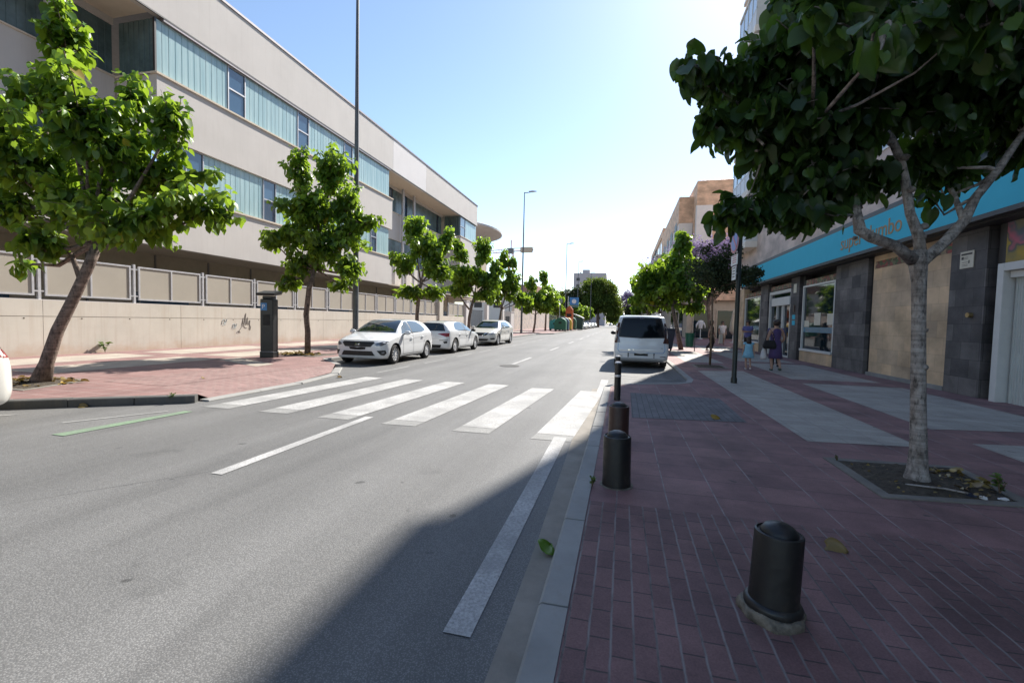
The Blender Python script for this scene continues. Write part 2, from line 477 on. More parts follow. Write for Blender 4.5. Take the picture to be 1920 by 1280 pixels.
# cladding
def cladding(name, c1, c2, mortar, w, h, stain=.3, mort=.004, rough=.7):
    N = NT(name)
    b = N.n('ShaderNodeTexBrick'); b.offset = .5; b.offset_frequency = 2
    b.inputs['Scale'].default_value = 1
    b.inputs['Color1'].default_value = (*c1, 1); b.inputs['Color2'].default_value = (*c2, 1); b.inputs['Mortar'].default_value = (*mortar, 1)
    b.inputs['Mortar Size'].default_value = mort; b.inputs['Brick Width'].default_value = w; b.inputs['Row Height'].default_value = h; b.inputs['Bias'].default_value = .0
    sx = N.n('ShaderNodeSeparateXYZ'); N.l(N.coord(), sx.inputs[0])
    ad = N.n('ShaderNodeMath', operation='ADD'); N.l(sx.outputs[0], ad.inputs[0]); N.l(sx.outputs[1], ad.inputs[1])
    cx = N.n('ShaderNodeCombineXYZ'); N.l(ad.outputs[0], cx.inputs[0]); N.l(sx.outputs[2], cx.inputs[1])
    N.l(cx.outputs[0], b.inputs['Vector'])
    d = N.ramp(N.noise(1.6, 7, .7), [(.3, 1 - stain), (.7, 1 + stain * .5)])
    c = N.mix(1.0, b.outputs['Color'], d, 'MULTIPLY')
    vv = N.ramp(N.noise(.9, 3, .5, N.map((1.2, 1.2, 1.8))), [(.35, .75), (.65, 1.2)])
    c = N.mix(1.0, c, vv, 'MULTIPLY')
    N.col(c); N.set(Roughness=rough); N.bump(N.noise(50, 4), .12, .008)
    return N.m
M['slate'] = cladding('slate_cladding', (.17, .155, .148), (.06, .055, .058), (.03, .028, .028), .55, .4, .45)
M['sandstone'] = cladding('sandstone_cladding', (.66, .47, .29), (.54, .40, .27), (.4, .29, .19), .52, .42, .14)
M['facade'] = cladding('beige_facade_stone', (.62, .50, .44), (.54, .435, .385), (.4, .31, .27), .9, .6, .12)
M['brick_orange'] = cladding('orange_facing_brick', (.72, .45, .28), (.65, .4, .25), (.6, .48, .36), .25, .07, .08, .003)
M['panel_cream'] = simple('cream_render_panel', (.76, .69, .62), .8, var=.05)
M['sign_blue'] = simple('sign_band_blue', (.085, .47, .63), .9, var=.03, Specular_IOR_Level=.08)
M['sign_letter'] = simple('orange_sign_letter', (.42, .285, .17), .9, var=.05, Specular_IOR_Level=.1)
N = NT('painted_mural')
v = N.n('ShaderNodeTexVoronoi'); v.inputs['Scale'].default_value = 2.1; v.feature = 'SMOOTH_F1'
nz = N.n('ShaderNodeTexNoise'); nz.inputs['Scale'].default_value = 3; N.l(N.coord(), nz.inputs['Vector'])
wm = N.n('ShaderNodeMix'); wm.data_type = 'VECTOR'; wm.inputs[0].default_value = .35; N.l(N.coord(), wm.inputs[4]); N.l(nz.outputs['Color'], wm.inputs[5]); N.l(wm.outputs[1], v.inputs['Vector'])
sp = N.n('ShaderNodeSeparateColor'); N.l(v.outputs['Color'], sp.inputs[0])
rm = N.ramp(sp.outputs[0], [(.0, (.45, .34, .05)), (.40, (.42, .3, .06)), (.46, (.1, .13, .12)), (.54, (.5, .14, .2)), (.62, (.12, .16, .2)), (.72, (.5, .38, .06)), (.97, (.4, .04, .03))])
N.col(rm); N.set(Roughness=.8)
M['mural'] = N.m
N = NT('fruit_frieze')
v = N.n('ShaderNodeTexVoronoi'); v.inputs['Scale'].default_value = 9; N.l(N.coord(), v.inputs['Vector'])
sp = N.n('ShaderNodeSeparateColor'); N.l(v.outputs['Color'], sp.inputs[0])
N.col(N.ramp(sp.outputs[0], [(.1, (.3, .05, .04)), (.4, (.09, .06, .04)), (.6, (.06, .12, .04)), (.85, (.3, .22, .14))])); M['frieze'] = N.m
M['plaque'] = simple('cream_plaque', (.6, .56, .46), .5, var=.08)
M['plaque_ink'] = simple('plaque_ink', (.06, .05, .045), .6, var=.1)
M['brass'] = simple('weathered_brass', (.4, .3, .15), .4, .8)
M['door_slat'] = simple('white_roller_slat', (.52, .55, .53), .45, var=.06)
M['teal_band'] = simple('teal_vinyl_band', (.03, .16, .26), .25, var=.05)
M['car_white'] = simple('white_car_paint', (.68, .69, .70), .28, var=0, Coat_Weight=1.0, Coat_Roughness=.03)
M['car_cream'] = simple('pearl_white_car_paint', (.66, .645, .60), .28, var=0, Coat_Weight=1.0, Coat_Roughness=.03)
M['car_grey'] = simple('grey_car_paint', (.2, .21, .22), .3, var=0, Coat_Weight=1.0, Coat_Roughness=.03)
M['car_black'] = simple('black_car_paint', (.02, .02, .022), .25, var=0, Coat_Weight=1.0, Coat_Roughness=.03)
M['trim'] = simple('black_plastic_trim', (.014, .014, .015), .5, var=.1)
M['tyre'] = simple('tyre_rubber', (.016, .015, .015), .85, var=.2, vs=20)
M['alloy'] = simple('alloy_rim', (.62, .62, .63), .4, .15, var=.06)
M['red_lamp'] = simple('red_tail_lamp', (.28, .012, .015), .15, var=.3, vs=6, Coat_Weight=1.0)
M['dark_red_lamp'] = simple('dark_tail_lamp', (.05, .012, .012), .12, var=.4, vs=6, Coat_Weight=1.0)
M['head_lamp'] = simple('headlamp_lens', (.14, .15, .17), .08, .3, var=.5, vs=9, Coat_Weight=1.0)
M['chrome'] = simple('chrome', (.7, .7, .72), .12, 1.0, var=0)
M['plate_black'] = simple('masked_number_plate', (.008, .008, .008), .6, var=0)
M['seam'] = simple('panel_gap', (.05, .05, .052), .7, var=0)
M['skin'] = simple('skin', (.42, .25, .18), .5, var=.06)
M['skin_tan'] = simple('tanned_skin', (.3, .17, .115), .5, var=.06)
M['hair'] = simple('dark_hair', (.03, .018, .012), .5, var=.3, vs=30)
def cloth(name, c): return simple(name, c, .85, var=.12, vs=12, bump=.2, bs=40)
M['purple'] = cloth('purple_dress_cloth', (.07, .045, .13)); M['lightblue'] = cloth('light_blue_cloth', (.22, .46, .6))
M['white_cloth'] = cloth('white_cloth', (.62, .6, .6)); M['beige_cloth'] = cloth('beige_cloth', (.38, .29, .22))
M['black_cloth'] = cloth('black_cloth', (.014, .013, .015)); M['violet_cloth'] = cloth('violet_shirt_cloth', (.13, .13, .32))
M['teal_bin'] = simple('teal_bin_plastic', (.03, .25, .27), .45); M['green_bin'] = simple('green_bin_plastic', (.02, .13, .075), .45)
M['blue_bin'] = simple('blue_bin_plastic', (.02, .07, .13), .45); M['yellow_bin'] = simple('yellow_bin_plastic', (.5, .32, .03), .45)
M['orange_bin'] = simple('orange_bin_plastic', (.48, .10, .025), .45); M['dark_bin'] = simple('dark_green_container', (.025, .06, .045), .5)
M['lid_white'] = simple('grey_lid', (.6, .62, .62), .5)
M['graffiti'] = simple('black_spray_paint', (.2, .175, .155), .8, var=.3); M['graffiti_blue'] = simple('faded_blue_spray', (.36, .42, .44), .85, var=.2)
M['red_crane'] = simple('crane_red_steel', (.5, .22, .2), .6); M['crane_grey'] = simple('crane_concrete', (.45, .38, .3), .8)
M['far_tower'] = simple('far_grey_render', (.42, .39, .4), .9, var=.05); M['far_brick'] = simple('far_brown_brick', (.36, .2, .15), .9, var=.1)
M['manhole'] = stained('cast_manhole', (.07, .068, .066), .5, bump=.9, bs=70)
M['sign_face'] = simple('no_parking_blue', (.07, .12, .42), .4, var=.05); M['sign_red'] = simple('sign_red', (.42, .06, .09), .4, var=.05)
M['sign_grey'] = simple('sign_back_grey', (.35, .37, .38), .5, .3); M['awning'] = cloth('cream_awning', (.5, .47, .4))
M['weed'] = leafmat('weed_leaf', (.05, .09, .02), (.12, .19, .04), (.2, .3, .05), .35)
# ---------------------------------------------------------------- ground, road, pavements
def sheet(name, mat, polys, z, kind='structure'):
    m = MB()
    for p in polys:
        zz = z
        m.add([(q[0], q[1], q[2] if len(q) > 2 else zz) for q in p], [tuple(range(len(p)))])
    o = m.build(name, mat)
    if o.data.polygons and o.data.polygons[0].normal.z < 0: o.data.flip_normals()
    return tag(o, kind=kind)
M['earth'] = simple('dry_earth', (.2, .17, .13), .95, var=.2)
sheet('ground', M['earth'], [[(-1500, -300), (1500, -300), (1500, 2500), (-1500, 2500)]], -.06)
sheet('road', M['asphalt'], [[(-30, -14), (1.95, -14), (1.95, 420), (-30, 420)]], 0.0)

# right pavement (raised slab): runs along the kerb, then back round the parking bay
RZ = .06
rp = [(-.22, -14), (-.22, 10.35), (.0, 10.75), (.35, 11.0), (1.35, 11.45), (1.72, 11.9), (1.86, 12.6), (1.86, 300), (40, 300), (40, -14)]
m = MB(); m.prism(rp, -.05, RZ); tag(m.build('right_pavement', M['pink_tile']), kind='structure')
e4 = RZ + .004
sheet('brick_paving', M['pink_brick'], [[(-.215, -14), (9, -14), (9, 3.62), (-.215, 3.62)]], e4)
sheet('grey_brick_paving', M['grey_brick'], [[(.18, 7.05), (1.85, 7.3), (1.9, 9.5), (.2, 9.6)]], e4)
creams = [[(2.32, 6.35), (3.62, 6.5), (3.78, 15.6), (2.34, 15.07)],
          [(4.4, 7.75), (6.7, 8.2), (6.75, 13.0), (4.52, 12.97)],
          [(4.34, 5.2), (6.7, 5.3), (6.7, 7.25), (4.39, 6.93)], [(4.34, 1.2), (6.7, 1.2), (6.7, 4.4), (4.34, 4.4)],
          [(4.6, 13.9), (6.75, 13.95), (6.75, 19.2), (4.65, 19.2)], [(4.65, 20.1), (6.75, 20.1), (6.75, 26.5), (4.65, 26.5)],
          [(2.4, 18.5), (3.8, 18.5), (3.8, 25.8), (2.4, 25.8)], [(2.4, 29), (3.8, 29), (3.8, 37), (2.4, 37)], [(4.65, 27.4), (6.75, 27.4), (6.75, 33), (4.65, 33)]]
sheet('cream_paving', M['cream_tile'], creams, e4)

# left pavement slab with the bulb-out beside the crossing
LZ = .12
lp = [(-17.0, -14), (-10.9, -14), (-10.9, 3.35), (-9.1, 4.72), (-7.02, 6.12), (-8.3, 6.5), (-8.3, 9.9), (-8.1, 11.4), (-9.55, 12.75), (-9.6, 49.5), (-8.2, 54), (-8.2, 84), (-9.6, 88), (-9.6, 300), (-17.0, 300)]
m = MB(); m.prism(lp, -.05, LZ); tag(m.build('left_pavement', M['pink_tile_left']), kind='structure')
sheet('ramp_paving', M['left_brick'], [[(-7.02, 6.12, LZ), (-7.0, 6.3, .03), (-7.0, 8.4, .03), (-8.3, 9.0, LZ), (-8.3, 6.5, LZ)],
                                      [(-8.3, 9.0, LZ), (-7.0, 8.4, .03), (-7.3, 10.1, .05), (-8.1, 11.4, LZ), (-8.3, 9.9, LZ)],
                                      [(-8.3, 6.6, LZ + .004), (-8.3, 9.9, LZ + .004), (-9.9, 9.9, LZ + .004), (-9.9, 6.6, LZ + .004)]], 0)
cl = []
for y0, y1 in ((-4, 1), (2, 4.6), (5.2, 6.4), (7.0, 11.2), (12.0, 16.5), (17.3, 22), (23, 28), (29, 35), (36, 42), (43, 50), (51, 60)):
    cl.append([(-13.6, y0), (-12.0, y0), (-12.0, y1), (-13.6, y1)])
    cl.append([(-16.2, y0), (-14.5, y0), (-14.5, y1), (-16.2, y1)])
sheet('cream_paving', M['cream_left'], cl, LZ + .004)
sheet('cream_paving', M['cream_left'], [[(-11.9, 11.0), (-9.5, 9.95), (-9.5, 10.6), (-11.9, 11.8)]], LZ + .004)

# kerbs: individual stones along a path
def kerb(path, w, z, side, mat, name='kerb', joint=.012, L=1.0, zb=-.04):
    m = MB()
    for a, b in zip(path[:-1], path[1:]):
        a = Vector(a); b = Vector(b); d = b - a; n = max(1, round(d.length / L)); t = d.normalized()
        nrm = Vector((t.y, -t.x)) * side
        for i in range(n):
            p = a + d * (i / n) + t * joint / 2; q = a + d * ((i + 1) / n) - t * joint / 2
            dz = random.uniform(-.004, .004)
            ch = .015
            vs = []
            for e in (p, q):
                vs += [(e.x, e.y, zb), (e.x + nrm.x * w, e.y + nrm.y * w, zb), (e.x + nrm.x * w, e.y + nrm.y * w, z + dz - ch), (e.x + nrm.x * (w - ch), e.y + nrm.y * (w - ch), z + dz), (e.x, e.y, z + dz)]
            m.add(vs, [(0, 1, 6, 5), (1, 2, 7, 6), (2, 3, 8, 7), (3, 4, 9, 8), (4, 0, 5, 9), (4, 3, 2, 1, 0), (5, 6, 7, 8, 9)])
    return tag(m.build(name, mat), kind='structure')
kerb([(-.222, -10), (-.222, 10.35), (.0, 10.75), (.35, 11.0), (1.35, 11.45), (1.72, 11.9), (1.86, 12.6), (1.86, 120)], .15, RZ + .006, -1, M['kerb'])
M['gutter'] = stained('dusty_gutter', (.26, .235, .2), .35, vs=2.5, bump=.3, bs=120)
sheet('gutter', M['gutter'], [[(-.52, 3.0), (-.37, -14), (-.37, 10.3), (-.62, 10.3), (-.6, 6.5)]], .002)
kerb([(-10.9, -6), (-10.9, 3.35), (-9.1, 4.72), (-7.02, 6.12)], .17, LZ + .006, 1, M['kerb_dark'])
kerb([(-7.02, 6.14), (-7.0, 8.4), (-7.3, 10.1), (-8.1, 11.4)], .2, .034, 1, M['kerb'])
kerb([(-8.1, 11.4), (-9.55, 12.75), (-9.6, 49.5), (-8.2, 54), (-8.2, 84), (-9.6, 88), (-9.6, 160)], .17, LZ + .006, 1, M['kerb'])

# painted markings
zs = []
for i in range(6):
    xn = -.57 - 1.087 * i; xf = -.36 - 1.08 * i
    yn = 5.86 + min(i, 4) * .05; yf = 9.75 + (.1 if i < 2 else .28)
    zs.append([(xn - .5, yn), (xn, yn), (xf, yf), (xf - .49, yf)])
sheet('crosswalk', M['zebra'], zs, .006)
sheet('crosswalk_old_paint', M['faint'], [[(q[0][0] - .03, q[0][1] - .3), (q[1][0] - .02, q[1][1] - .28), (q[1][0], q[1][1] - .004), (q[0][0], q[0][1] - .004)] for q in zs], .004)
ml = [[(-.79, 1.95), (-.65, 1.95), (-.66, 5.75), (-.82, 5.75)], [(-.5, 9.85), (-.33, 9.85), (-.32, 12.0), (-.5, 12.0)],
      [(-3.72, 3.36), (-3.59, 3.36), (-3.6, 6.0), (-3.73, 6.0)]]
y = 14.95
while y < 200:
    ml.append([(-3.7, y), (-3.58, y), (-3.58, y + 3.2), (-3.7, y + 3.2)]); y += 8.2
sheet('road_marking', M['line'], ml, .005)
pl = []
y = 10.9
while y < 60:
    pl.append([(-6.5, y), (-6.4, y), (-6.4, y + 1.9), (-6.5, y + 1.9)]); y += 3.0
pl.append([(-7.25, 4.35), (-7.2, 4.28), (-6.66, 5.3), (-6.72, 5.36)])
pl.append([(-.3, 12.55), (-.3, 12.65), (1.7, 12.75), (1.7, 12.65)]); pl.append([(-.3, 13.25), (-.3, 13.4), (1.6, 12.7), (1.6, 12.6)])
pl.append([(-8.9, 3.95), (-8.9, 4.1), (-8.35, 4.5), (-8.35, 4.38)])
sheet('parking_line', M['faint'], pl, .005)
sheet('green_parking_line', M['green_line'], [[(-6.64, 3.86), (-6.44, 3.86), (-6.33, 5.42), (-6.48, 5.42)]], .006)
# dark tar patch
m = MB(); pts = []
for k in range(16):
    a = 2 * math.pi * k / 16; rr = 1 + random.uniform(-.25, .25)
    pts.append((-.97 + .15 * rr * math.cos(a), 3.03 + .26 * rr * math.sin(a)))
M['tar'] = stained('tar_patch', (.075, .074, .073), .4, bump=.7, bs=60)

M['pit_edge'] = stained('weathered_pit_edging', (.2, .18, .155), .4, vs=4, bump=.3, bs=50)
# tree pits in the pavement: concrete edging and soil
def pit(poly, z, edge=.1, name='tree_pit'):
    c = sum((Vector(p) for p in poly), Vector((0, 0))) / len(poly)
    m = MB(); n = len(poly)
    for k in range(n):
        a = Vector(poly[k]); b = Vector(poly[(k + 1) % n])
        ai = a + (c - a).normalized() * edge * 1.4; bi = b + (c - b).normalized() * edge * 1.4
        m.add([(*a, z), (*b, z), (*bi, z), (*ai, z), (*a, z + .012), (*b, z + .012), (*bi, z + .012), (*ai, z + .012)],
              [(4, 5, 6, 7), (0, 1, 5, 4), (2, 3, 7, 6)])
    tag(m.build('tree_pit_edging', M['pit_edge']), kind='structure')
    inner = [Vector(p) + (c - Vector(p)).normalized() * edge * 1.4 for p in poly]
    m = MB(); N_ = 22
    vs = []
    for j in range(N_ + 1):
        for i in range(N_ + 1):
            u, v = i / N_, j / N_
            p = inner[0] * (1 - u) * (1 - v) + inner[1] * u * (1 - v) + inner[2] * u * v + inner[3] * (1 - u) * v
            h = .004 + .02 * random.random() if 0 < i < N_ and 0 < j < N_ else .003
            d = (p - c).length
            vs.append((p.x, p.y, z + h + max(0, .05 - d * .09)))
    fs = [(j * (N_ + 1) + i, j * (N_ + 1) + i + 1, (j + 1) * (N_ + 1) + i + 1, (j + 1) * (N_ + 1) + i) for j in range(N_) for i in range(N_)]
    m.add(vs, fs)
    o = m.build('tree_pit_soil', M['dirt'], smooth=True)
    if o.data.polygons[0].normal.z < 0: o.data.flip_normals()
    tag(o, kind='structure')
PIT_R = [(2.2, 4.42), (3.4, 4.55), (3.5, 5.68), (2.2, 5.6)]
pit(PIT_R, RZ)
pit([(2.45, 16.1), (3.5, 16.2), (3.5, 17.5), (2.45, 17.4)], RZ)
pit([(-11.6, 5.3), (-9.85, 5.35), (-10.25, 6.6), (-11.6, 6.7)], LZ)
pit([(-11.6, 13.0), (-10.1, 13.1), (-10.1, 14.3), (-11.6, 14.3)], LZ)

# manhole cover
m = MB(); m.lathe([(0, .0), (.33, .0), (.33, .008), (.29, .008), (.285, .005), (.0, .005)], 28)
for k in range(5):
    m.box(-.24 + k * .1, -.19 + k * .1, -.16, .16, .005, .0075)
o = m.build('manhole_cover', M['manhole'], loc=(-3.6, 14.35, .001))
tag(o, 'round dark iron manhole cover set in the roadway beyond the zebra crossing', 'manhole cover')
# ---------------------------------------------------------------- left: school-like building
LB = empty('office_building', (-21, 30, 0), label='long grey pink rendered building with bands of ribbed glass along the street', cat='building')
FX = -18.0
def P(m, name, mat, **k): return m.build(name, mat, LB, world=True, **k)
Y0, Y1 = -12.0, 53.6
# spandrel bands
m = MB(); m.box(FX, FX - .35, Y0, 32.5, 4.15, 6.28); P(m, 'lower_wall_band', M['render'])
m = MB(); m.box(FX, FX - .35, 14.05, 32.5, 8.48, 10.82); m.box(FX - .35, -20.05, 14.05, 14.35, 8.48, 10.82); m.box(FX - .35, -20.2, 32.2, 32.5, 6.5, 10.82); P(m, 'middle_wall_band', M['render'])
m = MB(); m.box(FX, FX - .35, Y0, 32.55, 13.15, 15.55); P(m, 'parapet', M['render'])
m = MB(); m.box(FX + .004, FX - .35, 32.56, 38.65, 13.15, 15.55); P(m, 'parapet', M['render_pale'])
m = MB(); m.box(FX, FX - .35, 38.67, Y1, 13.15, 15.55); m.box(FX - .35, -40, Y1 - .35, Y1, 13.15, 15.55); P(m, 'parapet', M['render'])
m = MB(); m.box(FX + .05, FX - .5, Y0, Y1 + .05, 15.552, 15.66); P(m, 'parapet_coping', M['coping'])
m = MB(); m.box(FX - .002, FX - 2.2, 14.36, 32.2, 12.99, 13.148); m.box(FX - .36, FX - 20, Y0, Y1 - .36, 15.1, 15.3); P(m, 'roof_slab', M['coping'])
# dark head strip under the parapet, sills
m = MB(); m.box(FX + .01, FX - .05, Y0, Y1, 13.09, 13.147); P(m, 'head_flashing', M['dark_frame'])
m = MB(); m.box(FX + .07, FX - .3, 14.0, 32.55, 10.822, 10.90); m.box(FX + .07, FX - .3, 14.4, 32.55, 6.282, 6.36); m.box(FX + .02, FX - 2.05, 13.98, 14.0, 10.822, 10.9); P(m, 'window_sill', M['soffit'])
# soffits
for a, b in ((Y0, 14.0), (32.2, 47.6)):
    m = MB(); m.box(FX - .352, -20.4, a, b, 13.15, 13.2); P(m, 'soffit', M['soffit'])
m = MB(); m.box(FX - .352, -21.2, Y0, Y1, 4.15, 4.25); P(m, 'ground_floor_soffit', M['ground_wall'])
# recess walls
def rwall(y0, y1, x=-20.1):
    m = MB(); m.box(x, x - .3, y0, y1, 8.48, 10.85); m.box(x, x - .3, y0, y1, 4.3, 6.3); m.box(x, x - .3, y0, y1, 12.9, 13.149); P(m, 'recess_wall', M['render'])
    m = MB(); m.box(x + .05, x - .25, y0, y1, 10.852, 10.91); P(m, 'window_sill', M['soffit'])
rwall(Y0, 14.0); rwall(32.55, 47.6)
# third volume
m = MB(); m.box(FX, FX - .3, 47.8, Y1, 4.15, 10.82); m.box(FX - .3, -20.1, 47.8, 48.1, 4.15, 10.82); m.box(FX - .3, -40, Y1 - .3, Y1, 4.15, 13.148); P(m, 'end_wall', M['render'])
m = MB(); m.box(FX + .05, FX - .25, 47.75, Y1 + .05, 10.822, 10.9); m.box(FX - .25, -20.0, 47.75, 47.95, 10.822, 10.9); P(m, 'window_sill', M['soffit'])
# ribbed glass bays: each U-profile is modelled, one part per bay
def ubay(y0, y1, z0, z1, x, name='ribbed_glass', mt='uglass'):
    m = MB(); n = max(1, round((y1 - y0) / .27)); w = (y1 - y0) / n
    for i in range(n):
        a = y0 + i * w + .003; b = y0 + (i + 1) * w - .003
        m.add([(x - .012, a, z0), (x, a + .012, z0), (x, b - .012, z0), (x - .012, b, z0), (x - .012, a, z1), (x, a + .012, z1), (x, b - .012, z1), (x - .012, b, z1)],
              [(0, 1, 5, 4), (1, 2, 6, 5), (2, 3, 7, 6)])
    m.box(x - .014, x - .09, y0, y1, z0, z1)
    P(m, name, M[mt])
def ubay_x(x0, x1, z0, z1, y):
    m = MB(); n = max(1, round(abs(x1 - x0) / .27)); w = (x1 - x0) / n
    for i in range(n):
        a = x0 + i * w + .006; b = x0 + (i + 1) * w - .006
        m.add([(a, y + .05, z0), (a + .025, y, z0), (b - .025, y, z0), (b, y + .05, z0), (a, y + .05, z1), (a + .025, y, z1), (b - .025, y, z1), (b, y + .05, z1)],
              [(0, 1, 5, 4), (1, 2, 6, 5), (2, 3, 7, 6)])
    m.box(x0, x1, y + .06, y + .09, z0, z1)
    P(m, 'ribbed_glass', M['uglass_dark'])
def win(y0, y1, z0, z1, x, mid=.52, fm='alu'):
    m = MB(); t = .05
    m.box(x + .03, x - .06, y0, y0 + t, z0, z1); m.box(x + .03, x - .06, y1 - t, y1, z0, z1)
    m.box(x + .03, x - .06, y0 + t, y1 - t, z0, z0 + t); m.box(x + .03, x - .06, y0 + t, y1 - t, z1 - t, z1)
    zm = z0 + (z1 - z0) * mid
    m.box(x + .025, x - .06, y0 + t, y1 - t, zm - .035, zm + .035)
    f = P(m, 'window', M[fm])
    g = MB(); g.box(x - .02, x - .04, y0 + t, y1 - t, z0 + t, z1 - t)
    o = g.build('pane', M['win_glass'], f); 
    for v in o.data.vertices: v.co = v.co - Vector(LB.location)
GX = FX - .14
ub, ut = 10.9, 12.99
for y0, y1, k in ((14.1, 17.42, 'g'), (17.42, 18.42, 'w'), (18.42, 22.0, 'g'), (22.0, 22.95, 'w'), (22.95, 26.35, 'g'), (26.35, 27.3, 'w'), (27.3, 32.2, 'g')):
    ubay(y0, y1, ub, ut, GX) if k == 'g' else win(y0, y1, ub, ut, GX + .01)
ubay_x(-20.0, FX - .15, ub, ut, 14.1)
for y0, y1, k in ((14.5, 15.3, 'g'), (15.3, 16.15, 'w'), (16.15, 19.5, 'g'), (19.5, 20.38, 'w'), (20.38, 23.8, 'g'), (23.8, 24.7, 'w'), (24.7, 28.2, 'g'), (28.2, 29.6, 'g'), (29.6, 30.4, 'w'), (30.4, 32.2, 'g')):
    ubay(y0, y1, 6.36, 8.48, GX) if k == 'g' else win(y0, y1, 6.36, 8.47, GX + .01)
# recessed glazing
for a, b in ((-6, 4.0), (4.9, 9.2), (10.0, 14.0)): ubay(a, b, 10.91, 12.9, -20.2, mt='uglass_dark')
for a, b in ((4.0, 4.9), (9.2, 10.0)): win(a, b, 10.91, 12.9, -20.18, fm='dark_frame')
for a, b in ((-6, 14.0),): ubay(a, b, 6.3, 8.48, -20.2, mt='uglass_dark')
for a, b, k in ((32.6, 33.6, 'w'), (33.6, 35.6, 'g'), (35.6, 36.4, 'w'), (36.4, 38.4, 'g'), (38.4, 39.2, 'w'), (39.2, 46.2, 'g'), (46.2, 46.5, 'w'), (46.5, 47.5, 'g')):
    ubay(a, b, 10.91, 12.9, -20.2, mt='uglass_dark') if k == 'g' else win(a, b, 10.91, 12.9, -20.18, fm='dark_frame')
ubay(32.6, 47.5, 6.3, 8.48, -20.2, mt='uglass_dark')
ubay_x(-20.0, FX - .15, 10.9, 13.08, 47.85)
win(48.0, 49.6, 10.9, 13.08, GX + .01, fm='alu'); ubay(49.6, 53.5, 10.9, 13.08, GX)
m = MB(); m.box(FX - .15, FX - .2, 13.98 + .09, 14.1, ub, ut); m.box(FX - .08, FX - .16, 14.05, 14.12, ub, ut); P(m, 'corner_post', M['dark_frame'])
# drain pipes in the recesses
for y in (11.7, 37.6, 39.8):
    m = MB(); m.tube([(-19.75, y, 4.2), (-19.75, y, 13.15)], .13, 12)
    for z in (6.2, 8.6, 11.0): m.tube([(-19.75, y, z), (-19.75, y, z + .07)], .155, 12)
    P(m, 'drainpipe', M['galv'], angle=40)
# recessed ground floor
m = MB(); m.box(-20.8, -21.1, Y0, Y1, 0, 4.15); P(m, 'ground_floor_wall', M['ground_wall'])
for k in range(24):
    y = Y0 + 1 + k * 2.7
    m = MB(); m.box(-20.74, -20.8, y, y + .06, .1, 4.1); P(m, 'wall_joint', M['coping'])
for k in range(8):
    y = 2 + k * 6.6
    m = MB(); m.box(-20.6, -20.79, y, y + 2.3, .9, 2.4); P(m, 'window', M['win_glass'])
# curved canopy at the far end
m = MB(); pts = []
for k in range(25):
    t = k / 24 * math.pi
    pts.append((-24.5 + 7.3 * math.sin(t) ** .9, 61 - 8.4 * math.cos(t)))
m.loft([[(-24.5 + (x + 24.5) * f, 61 + (y - 61) * f, z) for x, y in pts] for f, z in ((.35, 12.3), (.9, 13.55), (1.0, 13.85), (1.0, 14.1), (.97, 14.2))])
P(m, 'curved_canopy', M['render'])
m = MB(); m.box(-20.5, -30, Y1, 66, 4.2, 12.85); P(m, 'canopy_wall', M['ground_wall'])
for y in (55.5, 58.2, 61):
    m = MB(); m.box(-20.35, -20.5, y, y + 1.2, 9.2, 12.2); P(m, 'window', M['win_glass'])

# ---------------------------------------------------------------- boundary wall and fence in front of it
WX = -17.0
WT = 1.80
wl = empty('boundary_wall', (WX, 14, LZ), label='low cast concrete wall with graffiti below the metal fence', cat='wall')
m = MB()
for k in range(14):
    y0 = -12 + k * 4.35; m.box(WX, WX - .25, y0 + .006, y0 + 4.344, .0, WT)
m.build('wall_panel', M['wall_conc'], wl, world=True)
m = MB(); m.box(WX - .002, WX - .24, -12, 48.9, WT + .001, WT + .02); m.build('wall_cap', M['render_pale'], wl, world=True)
# horizontal cast joint and tie holes
m = MB(); m.box(WX + .003, WX - .01, -12, 48.9, 1.305, 1.315)
for k in range(40):
    y = -11 + k * 1.45
    m.lathe([(0, .004), (.022, .004), (.022, 0)], 8, (WX, y, 1.25), 'x')
m.build('cast_joint', M['dirt'], wl, world=True)
# spray tags: ribbons a few millimetres proud
def scribble(y0, z0, strokes, sc, mat, w=.016):
    m = MB()
    for st in strokes:
        p = [(WX + .006, y0 + a * sc, z0 + b * sc) for a, b in st]
        dense = []
        for i in range(len(p) - 1):
            for t in range(3): dense.append(Vector(p[i]).lerp(Vector(p[i + 1]), t / 3))
        dense.append(Vector(p[-1])); m.tube(dense, w, 5)
    o = m.build('graffiti', mat, wl, world=True); o.scale = (1, 1, 1)
S1 = [[(0, 0), (.1, .35), (.16, .6), (.12, .2), (.2, .1), (.28, .45), (.34, .85), (.42, .95), (.36, .5), (.34, .1), (.45, .1), (.5, .5), (.55, .65), (.55, .15), (.66, .1), (.72, .4), (.8, .42), (.74, .05), (.84, -.05), (.8, -.3), (.7, -.2), (.78, .1)],
      [(-.45, -.55), (-.35, -.4), (-.2, -.35), (0, -.1), (.15, .08), (.3, -.12), (.5, -.15)], [(-.3, -.55), (-.22, -.35), (-.1, -.5)]]
scribble(17.0, .98, S1, .62, M['graffiti'], .009)
S2 = [[(0, 0), (.2, .1), (.3, .5), (.5, .6), (.45, .2), (.3, .15), (.6, .3), (.8, .7)], [(.1, .55), (.6, .5)], [(.9, .2), (1.2, .25)], [(.95, .6), (1.2, .62)], [(1.1, .8), (1.05, 0), (1.25, -.1)]]
scribble(18.1, 1.08, S2, .4, M['graffiti'], .006)
S3 = [[(0, 0), (.1, .4), (.3, .5), (.4, .3), (.2, .1), (.5, .2), (.6, .5)], [(.1, -.1), (.5, .05)]]
scribble(15.95, 1.05, S3, .45, M['graffiti_blue'], .011); scribble(16.5, .88, S3, .4, M['graffiti_blue'], .012)

